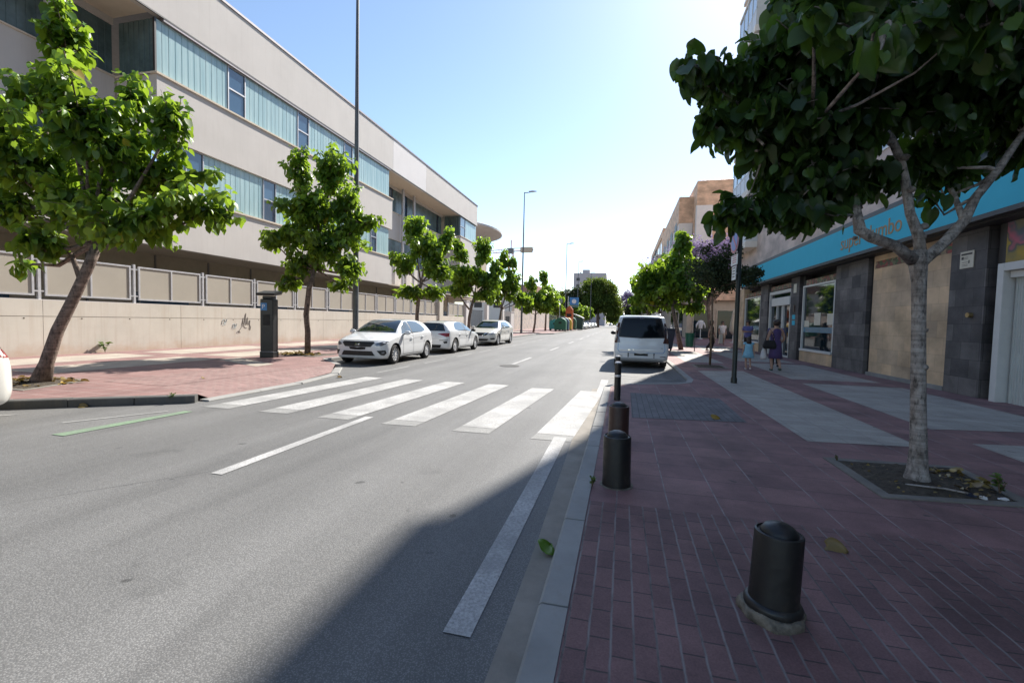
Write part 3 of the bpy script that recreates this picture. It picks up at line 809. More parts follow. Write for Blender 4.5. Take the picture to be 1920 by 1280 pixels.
fence = empty('metal_fence', (WX - .1, 14, WT), label='galvanised framed sheet metal fence standing on the low concrete wall', cat='fence')
PY = 2.71
for k in range(-3, 15):
    y0 = 9.72 + k * PY
    if y0 > 46: break
    if k == 11: continue
    m = MB(); m.box(WX - .06, WX - .14, y0 - .035, y0 + .035, WT + .02, 3.2); m.build('fence_post', M['galv'], fence, world=True)
    a, b = y0 + .13, y0 + PY - .13
    m = MB(); t = .055; zb, zt = 1.93, 3.14; x0, x1 = WX - .05, WX - .10
    m.box(x0, x1, a, b, zb, zb + t); m.box(x0, x1, a, b, zt - t, zt); m.box(x0, x1, a, a + t, zb + t, zt - t); m.box(x0, x1, b - t, b, zb + t, zt - t)
    m.box(x0, x1, (a + b) / 2 - .025, (a + b) / 2 + .025, zb + t, zt - t)
    for z in (2.05, 3.0):
        m.box(x0 - .01, x1 + .01, y0 + .035, a, z, z + .04); m.box(x0 - .01, x1 + .01, b, y0 + PY - .035, z, z + .04)
    fr = m.build('fence_frame', M['galv'], fence, world=True)
    m = MB(); m.box(WX - .075, WX - .08, a + t, b - t, zb + t, zt - t)
    m.build('fence_sheet', M['sheet'], fence, world=True)
# entrance pillars beyond the fence
for k, (y, w, lab) in enumerate(((40.0, .9, 'square concrete pillar between two lengths of the metal fence'), (47.5, 1.0, 'pale rendered gate pillar where the low wall ends'),
                               (55.2, .8, 'second pale gate pillar past the end of the low wall'), (63.0, .8, 'tall slim gate pillar beside the meter cabinet'))):
    m = MB(); m.box(-.26, .14, -w / 2, w / 2, 0, 3.5 - LZ); m.box(-.3, .18, -w / 2 - .04, w / 2 + .04, 3.5 - LZ, 3.6 - LZ)
    o = m.build('gate_pillar', M['render_pale' if k else 'wall_conc'], loc=(WX, y, LZ), bevel=.01)
    tag(o, lab, 'pillar', 'pillars along the boundary wall')
gt = empty('entrance_gate', (WX - .3, 51.2, LZ), label='dark barred entrance gate between two pale pillars', cat='gate')
m = MB(); 
for k in range(24): m.box(-.02, .02, -3.1 + k * .26, -3.07 + k * .26, .1, 2.5)
m.build('gate_bars', M['post_paint'], gt)
m = MB(); m.box(-.03, .03, -3.2, 3.2, 2.5, 2.58); m.box(-.03, .03, -3.2, 3.2, .05, .1); m.build('gate_frame', M['post_paint'], gt)
# service cabinet
sc_ = empty('service_cabinet', (-15.9, 62.5, LZ), label='white rendered service cabinet with a dark hatch beside the gate pillars', cat='cabinet')
m = MB(); m.box(-.5, .5, -.9, .9, 0, 2.6); m.box(-.55, .55, -.95, .95, 2.6, 2.7); m.build('cabinet_body', M['render_pale'], sc_, bevel=.02)
m = MB(); m.box(-.3, .3, -.93, -.9, 1.2, 2.0); m.build('hatch', M['post_paint'], sc_)
# graffiti wall further on
gw = empty('graffiti_wall', (-16.2, 85, LZ), label='tall pale wall covered in faded graffiti past the gate', cat='wall')
N = NT('graffiti_plaster')
v = N.noise(.7, 6, .6); N.col(N.mix(N.ramp(N.noise(1.7, 7, .8, N.map((1, 1, 1))), [(.5, 0.0), (.6, .8)]), N.ramp(v, [(.3, (.55, .47, .4)), (.7, (.64, .57, .5))]), (.28, .30, .32))); N.set(Roughness=.9)
M['graf_wall'] = N.m
m = MB(); m.box(-.2, .2, -19, 14, 0, 3.6); m.build('wall_panel', M['graf_wall'], gw)
m = MB(); m.box(-.3, .3, -19, 14, 3.6, 3.75); m.build('wall_cap', M['render_pale'], gw)
fr = empty('railing_fence', (-16.2, 122, LZ), label='dark grey railing fence far along the left pavement', cat='fence')
m = MB()
for k in range(90): m.box(-.02, .02, -22 + k * .5, -21.95 + k * .5, .1, 2.8)
m.build('railing_bars', M['post_paint'], fr)
m = MB(); m.box(-.03, .03, -22, 23, 2.8, 2.9); m.box(-.03, .03, -22, 23, .1, .16); m.build('railing_rail', M['post_paint'], fr)
# ---------------------------------------------------------------- right: apartment block with a supermarket below
RB = empty('apartment_block', (12, 12, RZ), label='tall beige stone apartment block with a blue banded supermarket on its ground floor', cat='building')
BX = 7.5
def Q(m, name, mat, parent=None, **k): return m.build(name, mat, parent or RB, world=True, **k)
def sub(m, name, mat, parent, **k):
    o = m.build(name, mat, parent, **k)
    L = Vector(RB.location)
    for v in o.data.vertices: v.co = v.co - L
    return o
# dark recess behind the shop front
m = MB(); m.box(BX + .5, BX + .8, -12, 33.6, 0, 4.9); Q(m, 'shop_back_wall', M['black'])
def pillar(y0, y1, mat='slate', x=BX, z0=.0, z1=3.75, name='stone_pillar'):
    m = MB(); m.box(x, x + .45, y0, y1, z0, z1); return Q(m, name, M[mat])
pillar(11.78, 12.87); pillar(16.6, 18.8); pillar(22.3, 23.3); pillar(26.7, 28.0); pillar(4.0, 8.1)
pillar(12.871, 16.38, 'sandstone', BX + .06, name='sandstone_panel')
pillar(31.55, 33.9, 'sandstone', BX - .02, z1=3.9)
pillar(18.801, 22.0, 'sandstone', BX + .02, z1=.5, name='window_base')
pillar(28.01, 31.54, 'sandstone', BX + .02, z1=.55, name='window_base')
m = MB(); m.box(BX + .3, BX + .5, -12, 33.6, 3.75, 4.95); Q(m, 'lintel', M['dark_frame'])
m = MB(); m.box(BX - .25, BX + .3, -12, 30.5, 3.76, 3.9); Q(m, 'sign_soffit', M['dark_frame'])
for y in (11.46, 16.39, 22.01, 26.52):
    m = MB(); m.box(BX + .12, BX + .4, y, y + .2, 0, 3.75); Q(m, 'dark_jamb', M['dark_frame'])
# low plinth step along the wall
m = MB(); m.box(BX - .02, BX + .06, 12.88, 16.37, .0, .16); Q(m, 'plinth', M['kerb'])
# frieze strips under the sign
for y0, y1, z in ((12.95, 16.3, 3.36), (18.9, 21.9, 3.3), (23.35, 26.5, 3.36), (28.1, 31.4, 3.3)):
    m = MB(); m.box(BX + (.05 if y0 < 13 else .1), BX + .3, y0, y1, z, z + .22); Q(m, 'fruit_frieze', M['frieze'])
def shopwin(y0, y1, z0, z1, name='shop_window'):
    m = MB(); t = .07; x0, x1 = BX + .03, BX + .14
    m.box(x0, x1, y0, y0 + t, z0, z1); m.box(x0, x1, y1 - t, y1, z0, z1); m.box(x0, x1, y0 + t, y1 - t, z1 - t, z1); m.box(x0 - .05, x1, y0, y1, z0 - .09, z0 - .002); 
    f = Q(m, name, M['alu_white'])
    g = MB(); g.box(x1 - .04, x1 - .03, y0 + t, y1 - t, z0, z1 - t); sub(g, 'pane', M['shop_glass'], f)
    return f
w1 = shopwin(18.9, 21.95, .6, 3.28)
g = MB(); g.box(BX + .092, BX + .098, 18.98, 21.86, 1.3, 1.52); sub(g, 'vinyl_band', M['teal_band'], w1)
for a_ in ((21.3, 21.8, 1.53, 1.8), (20.2, 20.8, 1.6, 2.1), (19.1, 19.6, 1.62, 2.05)):
    g = MB(); g.box(BX + .09, BX + .097, *a_); sub(g, 'window_poster', M['plaque'], w1)
w2 = shopwin(28.1, 31.45, .62, 3.25)
g = MB(); g.box(BX + .092, BX + .098, 28.18, 31.36, 1.3, 1.52); sub(g, 'vinyl_band', M['teal_band'], w2)
# sliding doors
m = MB(); x0, x1 = BX + .03, BX + .16
m.box(x0, x1, 23.31, 23.42, .0, 3.3); m.box(x0, x1, 26.4, 26.5, .0, 3.3); m.box(x0, x1, 23.42, 26.4, 3.15, 3.3)
DF = Q(m, 'sliding_door', M['alu_white'])
g = MB(); g.box(x0 - .04, x1 - .02, 23.43, 26.0, 2.55, 2.95); sub(g, 'door_header', M['alu_white'], DF, bevel=.01)
g = MB()
for y in (23.45, 24.4, 24.55, 25.3): g.box(x0 + .02, x1 - .03, y, y + .075, .03, 2.55)
g.box(x0 + .02, x1 - .03, 23.525, 24.4, .03, .14); sub(g, 'door_frame', M['alu_white'], DF)
g = MB(); g.box(x1 - .025, x1 - .015, 23.43, 26.4, .02, 3.15); sub(g, 'pane', M['shop_glass'], DF)
# notice plates beside the door
m = MB(); m.box(BX - .015, BX - .001, 22.62, 22.95, 1.86, 2.06); Q(m, 'notice_plate', M['sign_blue'])
m = MB(); m.box(BX - .015, BX - .001, 22.62, 22.95, 1.6, 1.8); Q(m, 'notice_plate', M['sign_blue'])
m = MB(); m.box(BX - .01, BX - .001, 22.6, 22.95, 3.05, 3.45); Q(m, 'notice_plate', M['plaque'])
m = MB(); m.box(BX - .03, BX - .001, 22.7, 22.85, 2.2, 2.5); Q(m, 'intercom', M['iron_rust'])
# garage door with frame and the mural above it
m = MB(); m.box(BX - .03, BX + .2, 11.28, 11.44, 0, 2.9); m.box(BX - .03, BX + .2, 8.1, 11.28, 2.74, 2.9)
GD = Q(m, 'garage_door', M['alu_white'], bevel=.008)
g = MB()
y = 8.12
while y < 11.2:
    g.box(BX + .16, BX + .2, y, y + .118, .03, 2.7); g.box(BX + .145, BX + .16, y + .05, y + .068, .03, 2.7); y += .125
sub(g, 'door_slats', M['door_slat'], GD)
g = MB(); g.box(BX + .06, BX + .14, 8.12, 11.24, 2.6, 2.73); sub(g, 'guide_rail', M['alu_white'], GD)
m = MB(); m.box(BX + .1, BX + .3, 8.12, 11.45, 2.905, 3.75); Q(m, 'mural_panel', M['mural'])
# plaque and wall tap
m = MB(); m.box(BX - .02, BX - .001, 12.14, 12.55, 2.92, 3.3)
PLQ = Q(m, 'wall_plaque', M['plaque'], bevel=.004)
g = MB(); g.box(BX - .024, BX - .0205, 12.18, 12.51, 3.215, 3.255); g.box(BX - .024, BX - .0205, 12.44, 12.5, 3.12, 3.18); g.box(BX - .024, BX - .0205, 12.25, 12.28, 3.02, 3.09)
for z in (3.16, 3.13, 3.05, 3.0, 2.97): g.box(BX - .023, BX - .0205, 12.3, 12.48, z, z + .008)
sub(g, 'plaque_print', M['plaque_ink'], PLQ)
m = MB(); m.lathe([(.055, -.08), (.06, -.02), (.06, 0)], 14, (BX - .001, 12.12, 1.86), 'x'); Q(m, 'wall_outlet', M['brass'], angle=40)
# blue sign band
m = MB(); m.box(BX - .42, BX - .25, -12, 30.4, 3.9, 4.82)
SG = Q(m, 'shop_sign', M['sign_blue'])
m = MB(); m.box(BX - .44, BX - .2, -12, 30.42, 3.80, 3.899); m.box(BX - .44, BX - .2, 30.401, 30.5, 3.9, 4.82); sub(m, 'sign_edge', M['dark_frame'], SG)
m = MB(); m.box(BX - .36, BX - .01, -12, 30.4, 4.821, 4.99); sub(m, 'sign_top_gap', M['dark_frame'], SG)
for yy in (17.55, 29.6):
    o = text_mesh('super dumbo', .66, 'sign_lettering', M['sign_letter'], SG, (BX - .422, yy, 4.13), (0, -1, 0), (0, 0, 1), .01, spacing=.98)
    for v in o.data.vertices: v.co = v.co + Vector(SG.location) - Vector(RB.location)
# upper walls
m = MB(); m.box(BX, 20, -12, 34.0, 4.95, 23.3); Q(m, 'upper_wall', M['facade'])
m = MB(); m.box(BX + .003, 20, -12, 31.9, 23.3, 27.2); Q(m, 'attic_wall', M['facade'])
m = MB(); m.box(BX - .25, 20, -12, 34.2, 23.1, 23.3); m.box(BX - .1, 20, -12, 32.0, 27.2, 27.35); Q(m, 'roof_cornice', M['panel_cream'])
# glazed galleries: boxes of light glass standing out from the wall
N = NT('gallery_glass'); N.col((.24, .30, .36)); N.set(Roughness=.06, Specular_IOR_Level=.9); M['gal_glass'] = N.m
M['pale_panel'] = simple('pale_gallery_panel', (.55, .55, .57), .45, var=.05)
def gallery(y0, y1):
    for k, z in enumerate((6.4, 9.5, 12.6, 15.7, 18.8)):
        m = MB(); m.box(BX - .65, BX + .01, y0, y1, z - .25, z + .1); t = Q(m, 'gallery', M['panel_cream'])
        m = MB(); m.box(BX - .65, BX + .01, y0, y1, z + 2.55, z + 2.7); sub(m, 'gallery_top', M['panel_cream'], t)
        g = MB(); n = max(2, round((y1 - y0) / .95)); w = (y1 - y0) / n
        for i in range(n + 1):
            y = y0 + i * w
            g.box(BX - .62, BX - .55, max(y0, y - .03), min(y1, y + .03), z + .1, z + 2.55)
        g.box(BX - .62, BX - .55, y0, y1, z + 1.02, z + 1.09)
        g.box(BX - .55, BX, y1 - .05, y1, z + .1, z + 2.55); g.box(BX - .55, BX, y0, y0 + .05, z + .1, z + 2.55)
        sub(g, 'gallery_frame', M['alu_white'], t)
        g = MB(); g.box(BX - .59, BX - .57, y0 + .03, y1 - .03, z + 1.09, z + 2.55); sub(g, 'pane', M['gal_glass'], t)
        g = MB(); g.box(BX - .6, BX - .57, y0 + .03, y1 - .03, z + .1, z + 1.02); sub(g, 'gallery_panel', M['pale_panel'], t)
for a, b in ((29.2, 33.2), (19.5, 23.5), (9.5, 13.5), (0, 4)): gallery(a, b)
def upwin(y0, y1, z0, z1):
    m = MB(); t = .06
    m.box(BX - .03, BX + .02, y0, y0 + t, z0, z1); m.box(BX - .03, BX + .02, y1 - t, y1, z0, z1); m.box(BX - .03, BX + .02, y0 + t, y1 - t, z0, z0 + t); m.box(BX - .03, BX + .02, y0 + t, y1 - t, z1 - t, z1); m.box(BX - .025, BX + .02, (y0 + y1) / 2 - .03, (y0 + y1) / 2 + .03, z0 + t, z1 - t)
    f = Q(m, 'window', M['alu_white']); g = MB(); g.box(BX - .012, BX - .004, y0 + t, y1 - t, z0 + t, z1 - t); sub(g, 'pane', M['win_glass'], f)
for y in (26.2, 24.6, 17.4, 15.0, 6.6):
    for z in (6.9, 10.0, 13.1, 16.2, 19.3): upwin(y, y + 1.3, z, z + 1.4)

# ---------------------------------------------------------------- next block on the right, beyond the side street
B2 = empty('brick_apartment_block', (12, 62, RZ), label='cream and orange brick apartment block beyond the side street behind the purple tree', cat='building')
def Q2(m, name, mat, parent=None, **k): return m.build(name, mat, parent or B2, world=True, **k)
X2, Y2 = 7.3, 52.0
m = MB(); m.box(X2, 26, Y2, 78, 4.2, 12.9); Q2(m, 'brick_wall', M['brick_orange'])
m = MB(); m.box(X2 - .03, 26, Y2 - .03, 78, 12.9, 16.9); Q2(m, 'brick_parapet', M['brick_orange'])
m = MB(); m.box(X2 - 1.5, X2 - .035, Y2 + 2.5, 78, 4.2, 13.0); Q2(m, 'street_wall', M['panel_cream'])
m = MB(); m.box(X2 - 1.55, X2 - .035, Y2 + 2.45, 78, 13.0, 15.9); Q2(m, 'brick_parapet', M['brick_orange'])
m = MB(); m.box(X2 - .06, X2 + 1.55, Y2 - .06, Y2 + .4, 4.3, 14.3); m.box(X2 + 4.6, X2 + 6, Y2 - .06, Y2 + .4, 4.3, 14.3); m.box(X2 - .02, X2 + 1.6, Y2 - .2, Y2 - .07, 4.3, 14.2); Q2(m, 'render_panel', M['panel_cream'])
for k, z in enumerate((12.0, 8.9, 5.8)):
    m = MB(); m.box(X2 + 1.75, X2 + 3.7, Y2 - .04, Y2 + .1, z - .1, z + 1.6); f = Q2(m, 'window', M['dark_frame'])
    for i in range(4):
        m = MB(); m.box(X2 - 1.56, X2 - 1.5, Y2 + 4 + i * 5, Y2 + 6.6 + i * 5, z - .3, z + 1.4); Q2(m, 'window', M['dark_frame'])
m = MB(); m.box(X2 - .5, 26, Y2 + .6, 78, .0, 4.2); Q2(m, 'ground_floor_wall', M['ground_wall'])
for x in (X2 + .2, X2 + 2.6, X2 + 5.0):
    m = MB(); m.box(x, x + 1.7, Y2 + .52, Y2 + .6, .1, 3.1); Q2(m, 'shop_front', M['shop_glass'])
for y in (Y2 + 4, Y2 + 9, Y2 + 14):
    m = MB(); m.box(X2 - .56, X2 - .5, y, y + 3, .1, 3.1); Q2(m, 'shop_front', M['shop_glass'])
m = MB(); 
for x in (X2 + .1, X2 + 2.5, X2 + 4.9): m.box(x, x + .1, Y2 + .45, Y2 + .6, .0, 3.2); m.box(x + .1, x + 1.8, Y2 + .45, Y2 + .6, 3.1, 3.2)
Q2(m, 'shop_frame', M['ground_wall'])
m = MB(); m.tube([(X2 + .3, Y2 + .3, 16.4), (X2 + .3, Y2 + .3, 17), (X2 + 6, Y2 + .3, 17.05), (X2 + 6, Y2 + .3, 16.4)], .03, 6); m.tube([(X2 - 1.3, Y2 + 3, 15.7), (X2 - 1.3, Y2 + 3, 16.2), (X2 - .2, Y2 + 3, 16.25)], .03, 6); Q2(m, 'roof_rail', M['galv'])
m = MB(); m.box(X2 + 4.5, 24, Y2 + 2, 70, 16.4, 17.6); Q2(m, 'roof_room', M['brick_orange'])

B3 = empty('balcony_apartment_block', (11, 95, RZ), label='narrow beige apartment block with rows of balconies further down the street', cat='building')
def Q3(m, name, mat, **k): return m.build(name, mat, B3, world=True, **k)
m = MB(); m.box(6.2, 24, 80, 112, .0, 16.4); Q3(m, 'street_wall', M['panel_cream'])
m = MB(); m.box(6.0, 24, 79.8, 112, 16.4, 17.6); Q3(m, 'parapet', M['brick_orange'])
for z in (4, 7.1, 10.2, 13.3):
    for i in range(5):
        m = MB(); y = 81.5 + i * 6; m.box(5.2, 6.2, y, y + 4.2, z, z + .2); b = Q3(m, 'balcony', M['panel_cream'])
        g = MB()
        for k in range(12): g.box(5.22, 5.26, y + .05 + k * .36, y + .1 + k * .36, z + .2, z + 1.15)
        g.box(5.2, 5.28, y, y + 4.2, z + 1.15, z + 1.2)
        o = g.build('balcony_rail', M['post_paint'], b)
        for v in o.data.vertices: v.co = v.co - Vector(B3.location)
        m = MB(); m.box(6.14, 6.2, y + .8, y + 3.2, z + .22, z + 2.4); Q3(m, 'window', M['win_glass'])
B4 = empty('eaved_apartment_block', (12, 128, RZ), label='low block with wide orange eaves at the far end of the right hand row', cat='building')
m = MB(); m.box(5.6, 22, 116, 150, 0, 14.6); m.build('street_wall', M['ground_wall'], B4, world=True)
m = MB(); m.prism([(0, 0), (1, 0)], 0, 0) if False else None
m.box(3.9, 23, 114.6, 151, 14.6, 14.95); m.build('eaves', M['brick_orange'], B4, world=True)
m = MB(); m.add([(3.7, 114.4, 14.96), (23, 114.4, 14.96), (23, 151, 14.96), (3.7, 151, 14.96), (9, 119, 18.2), (20, 119, 18.2), (20, 147, 18.2), (9, 147, 18.2)], [(0, 1, 5, 4), (1, 2, 6, 5), (2, 3, 7, 6), (3, 0, 4, 7), (4, 5, 6, 7), (3, 2, 1, 0)])
m.build('roof', M['far_brick'], B4, world=True)
for z in (4.5, 7.8, 11.1):
    for i in range(6):
        m = MB(); m.box(5.52, 5.6, 117.5 + i * 5, 119.6 + i * 5, z, z + 1.7); m.build('window', M['dark_frame'], B4, world=True)

# ---------------------------------------------------------------- far skyline
T = empty('far_tower_block', (-16, 226, 0), label='flat topped grey tower block rising behind the big green tree', cat='building')
m = MB(); m.box(-24, -8.5, 220, 234, 0, 25.3); m.build('tower_wall', M['far_tower'], T, world=True)
m = MB(); m.box(-20, -16.6, 223, 229, 25.3, 27.3); m.box(-21.3, -20.7, 223, 224, 25.3, 26.2); m.build('roof_room', M['far_tower'], T, world=True)
for i in range(7):
    for j in range(3):
        m = MB(); x = -22.6 + j * 5.2; z = 3 + i * 3.1; m.box(x, x + 1.5, 219.94, 220, z, z + 1.4); m.build('window', M['dark_frame'], T, world=True)
H = empty('low_house', (-30, 112, 0), label='low pale house with a red brown roof, behind the left row of trees', cat='building')
m = MB(); m.box(-38, -21, 106, 122, 0, 8.5); m.build('wall', M['panel_cream'], H, world=True)
m = MB(); m.box(-38.4, -20.6, 105.6, 122.4, 8.5, 10.2); m.build('roof', M['far_brick'], H, world=True)
for i in range(3):
    m = MB(); m.box(-36 + i * 5, -34 + i * 5, 105.94, 106, 4.6, 6.4); m.build('window', M['dark_frame'], H, world=True)
# tower crane
CR = empty('tower_crane', (-38, 150, 0), label='pale red tower crane with a concrete counterweight above the left trees', cat='crane')
m = MB()
for sx in (-.8, .8):
    for sy in (-.8, .8): m.bar((sx, sy, 0), (sx, sy, 24.5), .22)
for k in range(12):
    z = k * 2.04
    m.bar((-.8, -.8, z), (.8, -.8, z + 2), .12); m.bar((.8, -.8, z), (.8, .8, z + 2), .12); m.bar((-.8, .8, z), (-.8, -.8, z + 2), .12)
m.build('mast', M['red_crane'], CR)
m = MB(); m.box(-.9, .9, -.9, .9, 24.5, 26.2); m.build('cab', M['post_paint'], CR)
m = MB()
for a, b, w in (((1, 0, 25.2), (7.8, 0, 25.6), .3), ((1, 0, 26.2), (7.8, 0, 26.2), .2), ((-1, 0, 25.1), (-17, 0, 23.8), .25), ((-1, 0, 26.1), (-17, 0, 24.5), .2)): m.bar(a, b, w)
for k in range(16): m.bar((-1 - k, 0, 25.1 - k * .081), (-1.5 - k, 0, 26.05 - k * .1), .12)
m.bar((0, 0, 26), (0, 0, 29), .3)
m.build('jib', M['red_crane'], CR)
m = MB(); m.box(3.2, 7.6, -.5, .5, 24.7, 26.6); m.build('counterweight', M['crane_grey'], CR, bevel=.4)
# ---------------------------------------------------------------- trees
LEAF = np.array([(0, 0, 0), (0, .45, -.03), (0, 1.05, -.16), (.28, -.08, .07), (.47, .22, .12), (.36, .66, .05), (-.28, -.08, .07), (-.47, .22, .12), (-.36, .66, .05)])
LEAF_F = [(0, 3, 4, 1), (1, 4, 5, 2), (0, 1, 7, 6), (1, 2, 8, 7)]
LEAF9 = None
def fine_leaf():
    # wide heart shaped blade with a curl, 5 x 9 grid
    V = []; F = []
    ts = np.linspace(0, 1, 9)
    hw = np.array([.20, .43, .50, .49, .45, .38, .28, .15, .0])
    lobes = np.array([-.10, -.03, 0, 0, 0, 0, 0, 0, 0])
    for i, t in enumerate(ts):
        for k, s in enumerate((-1, -.55, 0, .55, 1)):
            x = s * hw[i]; y = t * 1.05 + (lobes[i] * abs(s) * 1.2)
            z = .13 * abs(s) ** 1.2 - .2 * t * t + .025 * math.sin(t * 9 + s * 5)
            V.append((x, y, z))
    for i in range(8):
        for k in range(4):
            F.append((i * 5 + k, i * 5 + k + 1, (i + 1) * 5 + k + 1, (i + 1) * 5 + k))
    return np.array(V), F
LEAF9, LEAF9_F = fine_leaf()

def leaf_object(name, Pn, Yd, Nn, size, tint, mat, parent, fine=False):
    """one mesh of many leaf blades: base points, tip directions, normals, sizes"""
    Pn = np.asarray(Pn, float); Yd = np.asarray(Yd, float); Nn = np.asarray(Nn, float); size = np.asarray(size, float)
    Yd = Yd / np.linalg.norm(Yd, axis=1, keepdims=True)
    Nn = Nn - Yd * (Nn * Yd).sum(1, keepdims=True); Nn = Nn / (np.linalg.norm(Nn, axis=1, keepdims=True) + 1e-9)
    Xd = np.cross(Yd, Nn)
    T, F = (LEAF9, LEAF9_F) if fine else (LEAF, LEAF_F)
    gl = np.random.default_rng(len(Pn)); curl = gl.uniform(.2, 2.1, len(Pn))[:, None, None]; wid = gl.uniform(.78, 1.1, len(Pn))[:, None, None]; skew = gl.normal(0, .12, len(Pn))[:, None, None]
    V = Pn[:, None, :] + size[:, None, None] * ((T[None, :, 0, None] * wid + skew * T[None, :, 1, None] ** 2) * Xd[:, None, :] + T[None, :, 1, None] * Yd[:, None, :] + T[None, :, 2, None] * curl * Nn[:, None, :])
    n, k = V.shape[:2]
    F = np.array(F); faces = (F[None] + (np.arange(n) * k)[:, None, None]).reshape(-1, 4)
    me = bpy.data.meshes.new(name)
    me.vertices.add(n * k); me.vertices.foreach_set('co', V.reshape(-1))
    me.loops.add(faces.size); me.loops.foreach_set('vertex_index', faces.reshape(-1).astype(np.int32))
    me.polygons.add(len(faces)); me.polygons.foreach_set('loop_start', (np.arange(len(faces)) * 4).astype(np.int32))
    me.polygons.foreach_set('use_smooth', [True] * len(faces))
    me.update(calc_edges=True)
    at = me.attributes.new('tint', 'FLOAT', 'POINT'); at.data.foreach_set('value', np.repeat(np.asarray(tint, float), k))
    me.materials.append(mat)
    o = bpy.data.objects.new(name, me); COL.objects.link(o); o.parent = parent
    return o

def unit(v): return v / (np.linalg.norm(v) + 1e-9)

def shoots_and_leaves(lobes, fork, leaf=.22, per=24, seed=1, droop=.8, frame=None, gap=.05, young=.25, out_bias=.5, wood=None, limb_r=.05, yellow=.004, inner=True, wild=.22):
    """lobes: (centre xyz, radii xyz, number of shoots, lift) in tree-local axes.
    Returns the leaf arrays; draws limbs and shoots into the MB wood."""
    g = np.random.default_rng(seed)
    P_, Y_, N_, S_, T_ = [], [], [], [], []
    fork = np.array(fork, float)
    zs_ = [lb[0][2] for lb in lobes]; zlo = min(zs_); zsp = max(.5, max(zs_) - zlo)
    for lb in lobes:
        c = np.array(lb[0], float); rad = np.array(lb[1], float); ns = lb[2]; lift = lb[3] if len(lb) > 3 else .5
        if wood is not None:
            f0 = np.array(lb[4], float) if len(lb) > 4 and lb[4] is not None else fork
            mid = (f0 + c) / 2 + g.normal(0, .08, 3); mid[2] -= .05
            q = [f0, f0 * .7 + mid * .3 + g.normal(0, .03, 3), mid, mid * .5 + c * .5 + g.normal(0, .05, 3), c]
            wood.tube([Vector(p) for p in q], [limb_r, limb_r * .85, limb_r * .65, limb_r * .45, limb_r * .22], 7, cap=False)
        for _ in range(ns):
            d = unit(g.normal(0, 1, 3) + np.array([0, 0, lift]))
            k_ = g.uniform(.5, 1.0)
            if g.random() < wild: k_ = g.uniform(1.0, 1.45); d = unit(d + np.array([0, 0, lift * 1.2]))
            e = c + d * rad * k_
            s = c + (e - c) * g.uniform(.0, .25) + g.normal(0, .06, 3)
            L = np.linalg.norm(e - s)
            n = max(4, int(per * (L / .9 + .25)))
            mid = (s + e) / 2 + np.array([0, 0, .08 * L])
            ts = np.linspace(.12 if inner else .35, 1.0, n)
            ts = ts ** .8
            if wood is not None:
                wood.tube([Vector(s), Vector(mid), Vector(e)], [.012, .008, .004], 4, cap=False)
            ph = g.uniform(0, 6.28)
            ax = unit(e - s)
            a1 = unit(np.cross(ax, [0, 0, 1.0]) if abs(ax[2]) < .95 else np.array([1.0, 0, 0])); a2 = np.cross(ax, a1)
            for i, t in enumerate(ts):
                p = (1 - t) ** 2 * s + 2 * t * (1 - t) * mid + t * t * e
                ph += 2.4 + g.normal(0, .3)
                rd = a1 * math.cos(ph) + a2 * math.sin(ph)
                rd = unit(rd + np.array([0, 0, .15]))
                pet = leaf * g.uniform(.25, .6)
                base = p + rd * pet + g.normal(0, .02, 3)
                tip = unit(rd * g.uniform(.35, .75) + np.array([0, 0, -droop * g.uniform(.6, 1.2)]) + g.normal(0, .25, 3) + ax * .15)
                nr = unit(rd * .9 + np.array([0, 0, .55]) + g.normal(0, .28, 3))
                endy = max(0, (t - .72) / .28)
                size = leaf * g.uniform(.72, 1.18) * (1 - .5 * endy ** 2)
                P_.append(base); Y_.append(tip); N_.append(nr); S_.append(size)
                tn = min(.95, max(0, g.normal(.28, .18) + young * endy * 1.3 + .28 * (base[2] - zlo) / zsp))
                if g.random() < yellow: tn = 1.0
                T_.append(tn)
    return P_, Y_, N_, S_, T_

def tree(name, label, loc, trunk, lobes, leaf=.22, per=22, seed=1, group=None, mat='leaf', bark='bark', cat='tree', axes=None, fine=False, droop=.8, limb_r=.055, extra=None, yellow=.004, young=.42, near=False):
    t = empty(name, loc, 0, label, cat, group)
    w = MB()
    w.tube([Vector(p[:3]) for p in trunk], [p[3] for p in trunk], 12)
    for ex in (extra or []):
        w.tube([Vector(p[:3]) for p in ex], [p[3] for p in ex], 9)
    if near and extra:
        cand = [p[:3] for ex in extra for p in ex[max(3, len(ex) // 2):]]
        lobes = [(lb[0], lb[1], lb[2], lb[3], min(cand, key=lambda p: (Vector(p) - Vector(lb[0])).length)) for lb in lobes]
    A = shoots_and_leaves(lobes, trunk[-1][:3], leaf, per, seed, droop, wood=w, limb_r=limb_r, yellow=yellow, young=young, wild=.04 if near else .22)
    if near:
        gk = random.Random(4)
        for i in range(16):
            q = gk.choice([trunk] + list(extra)); p = Vector(gk.choice(q[1:-1])[:3]) + Vector((gk.uniform(-.05, .05), gk.uniform(-.05, .05), gk.uniform(-.1, .1)))
            rr_ = gk.uniform(.02, .045); w.sphere(tuple(p), (rr_, rr_, rr_ * .8), 8, 6)
    w.build('trunk', M[bark], t, smooth=True)
    # roughen the trunk a little
    o = t.children[0]
    gg = random.Random(seed)
    for v in o.data.vertices:
        v.co += Vector((gg.gauss(0, .004), gg.gauss(0, .004), 0))
    leaf_object('crown', *A, M[mat], t, fine)
    return t
# axes of tree-local coordinates: x across the view (towards the street), y down the street
GL = 'street trees along the left pavement'
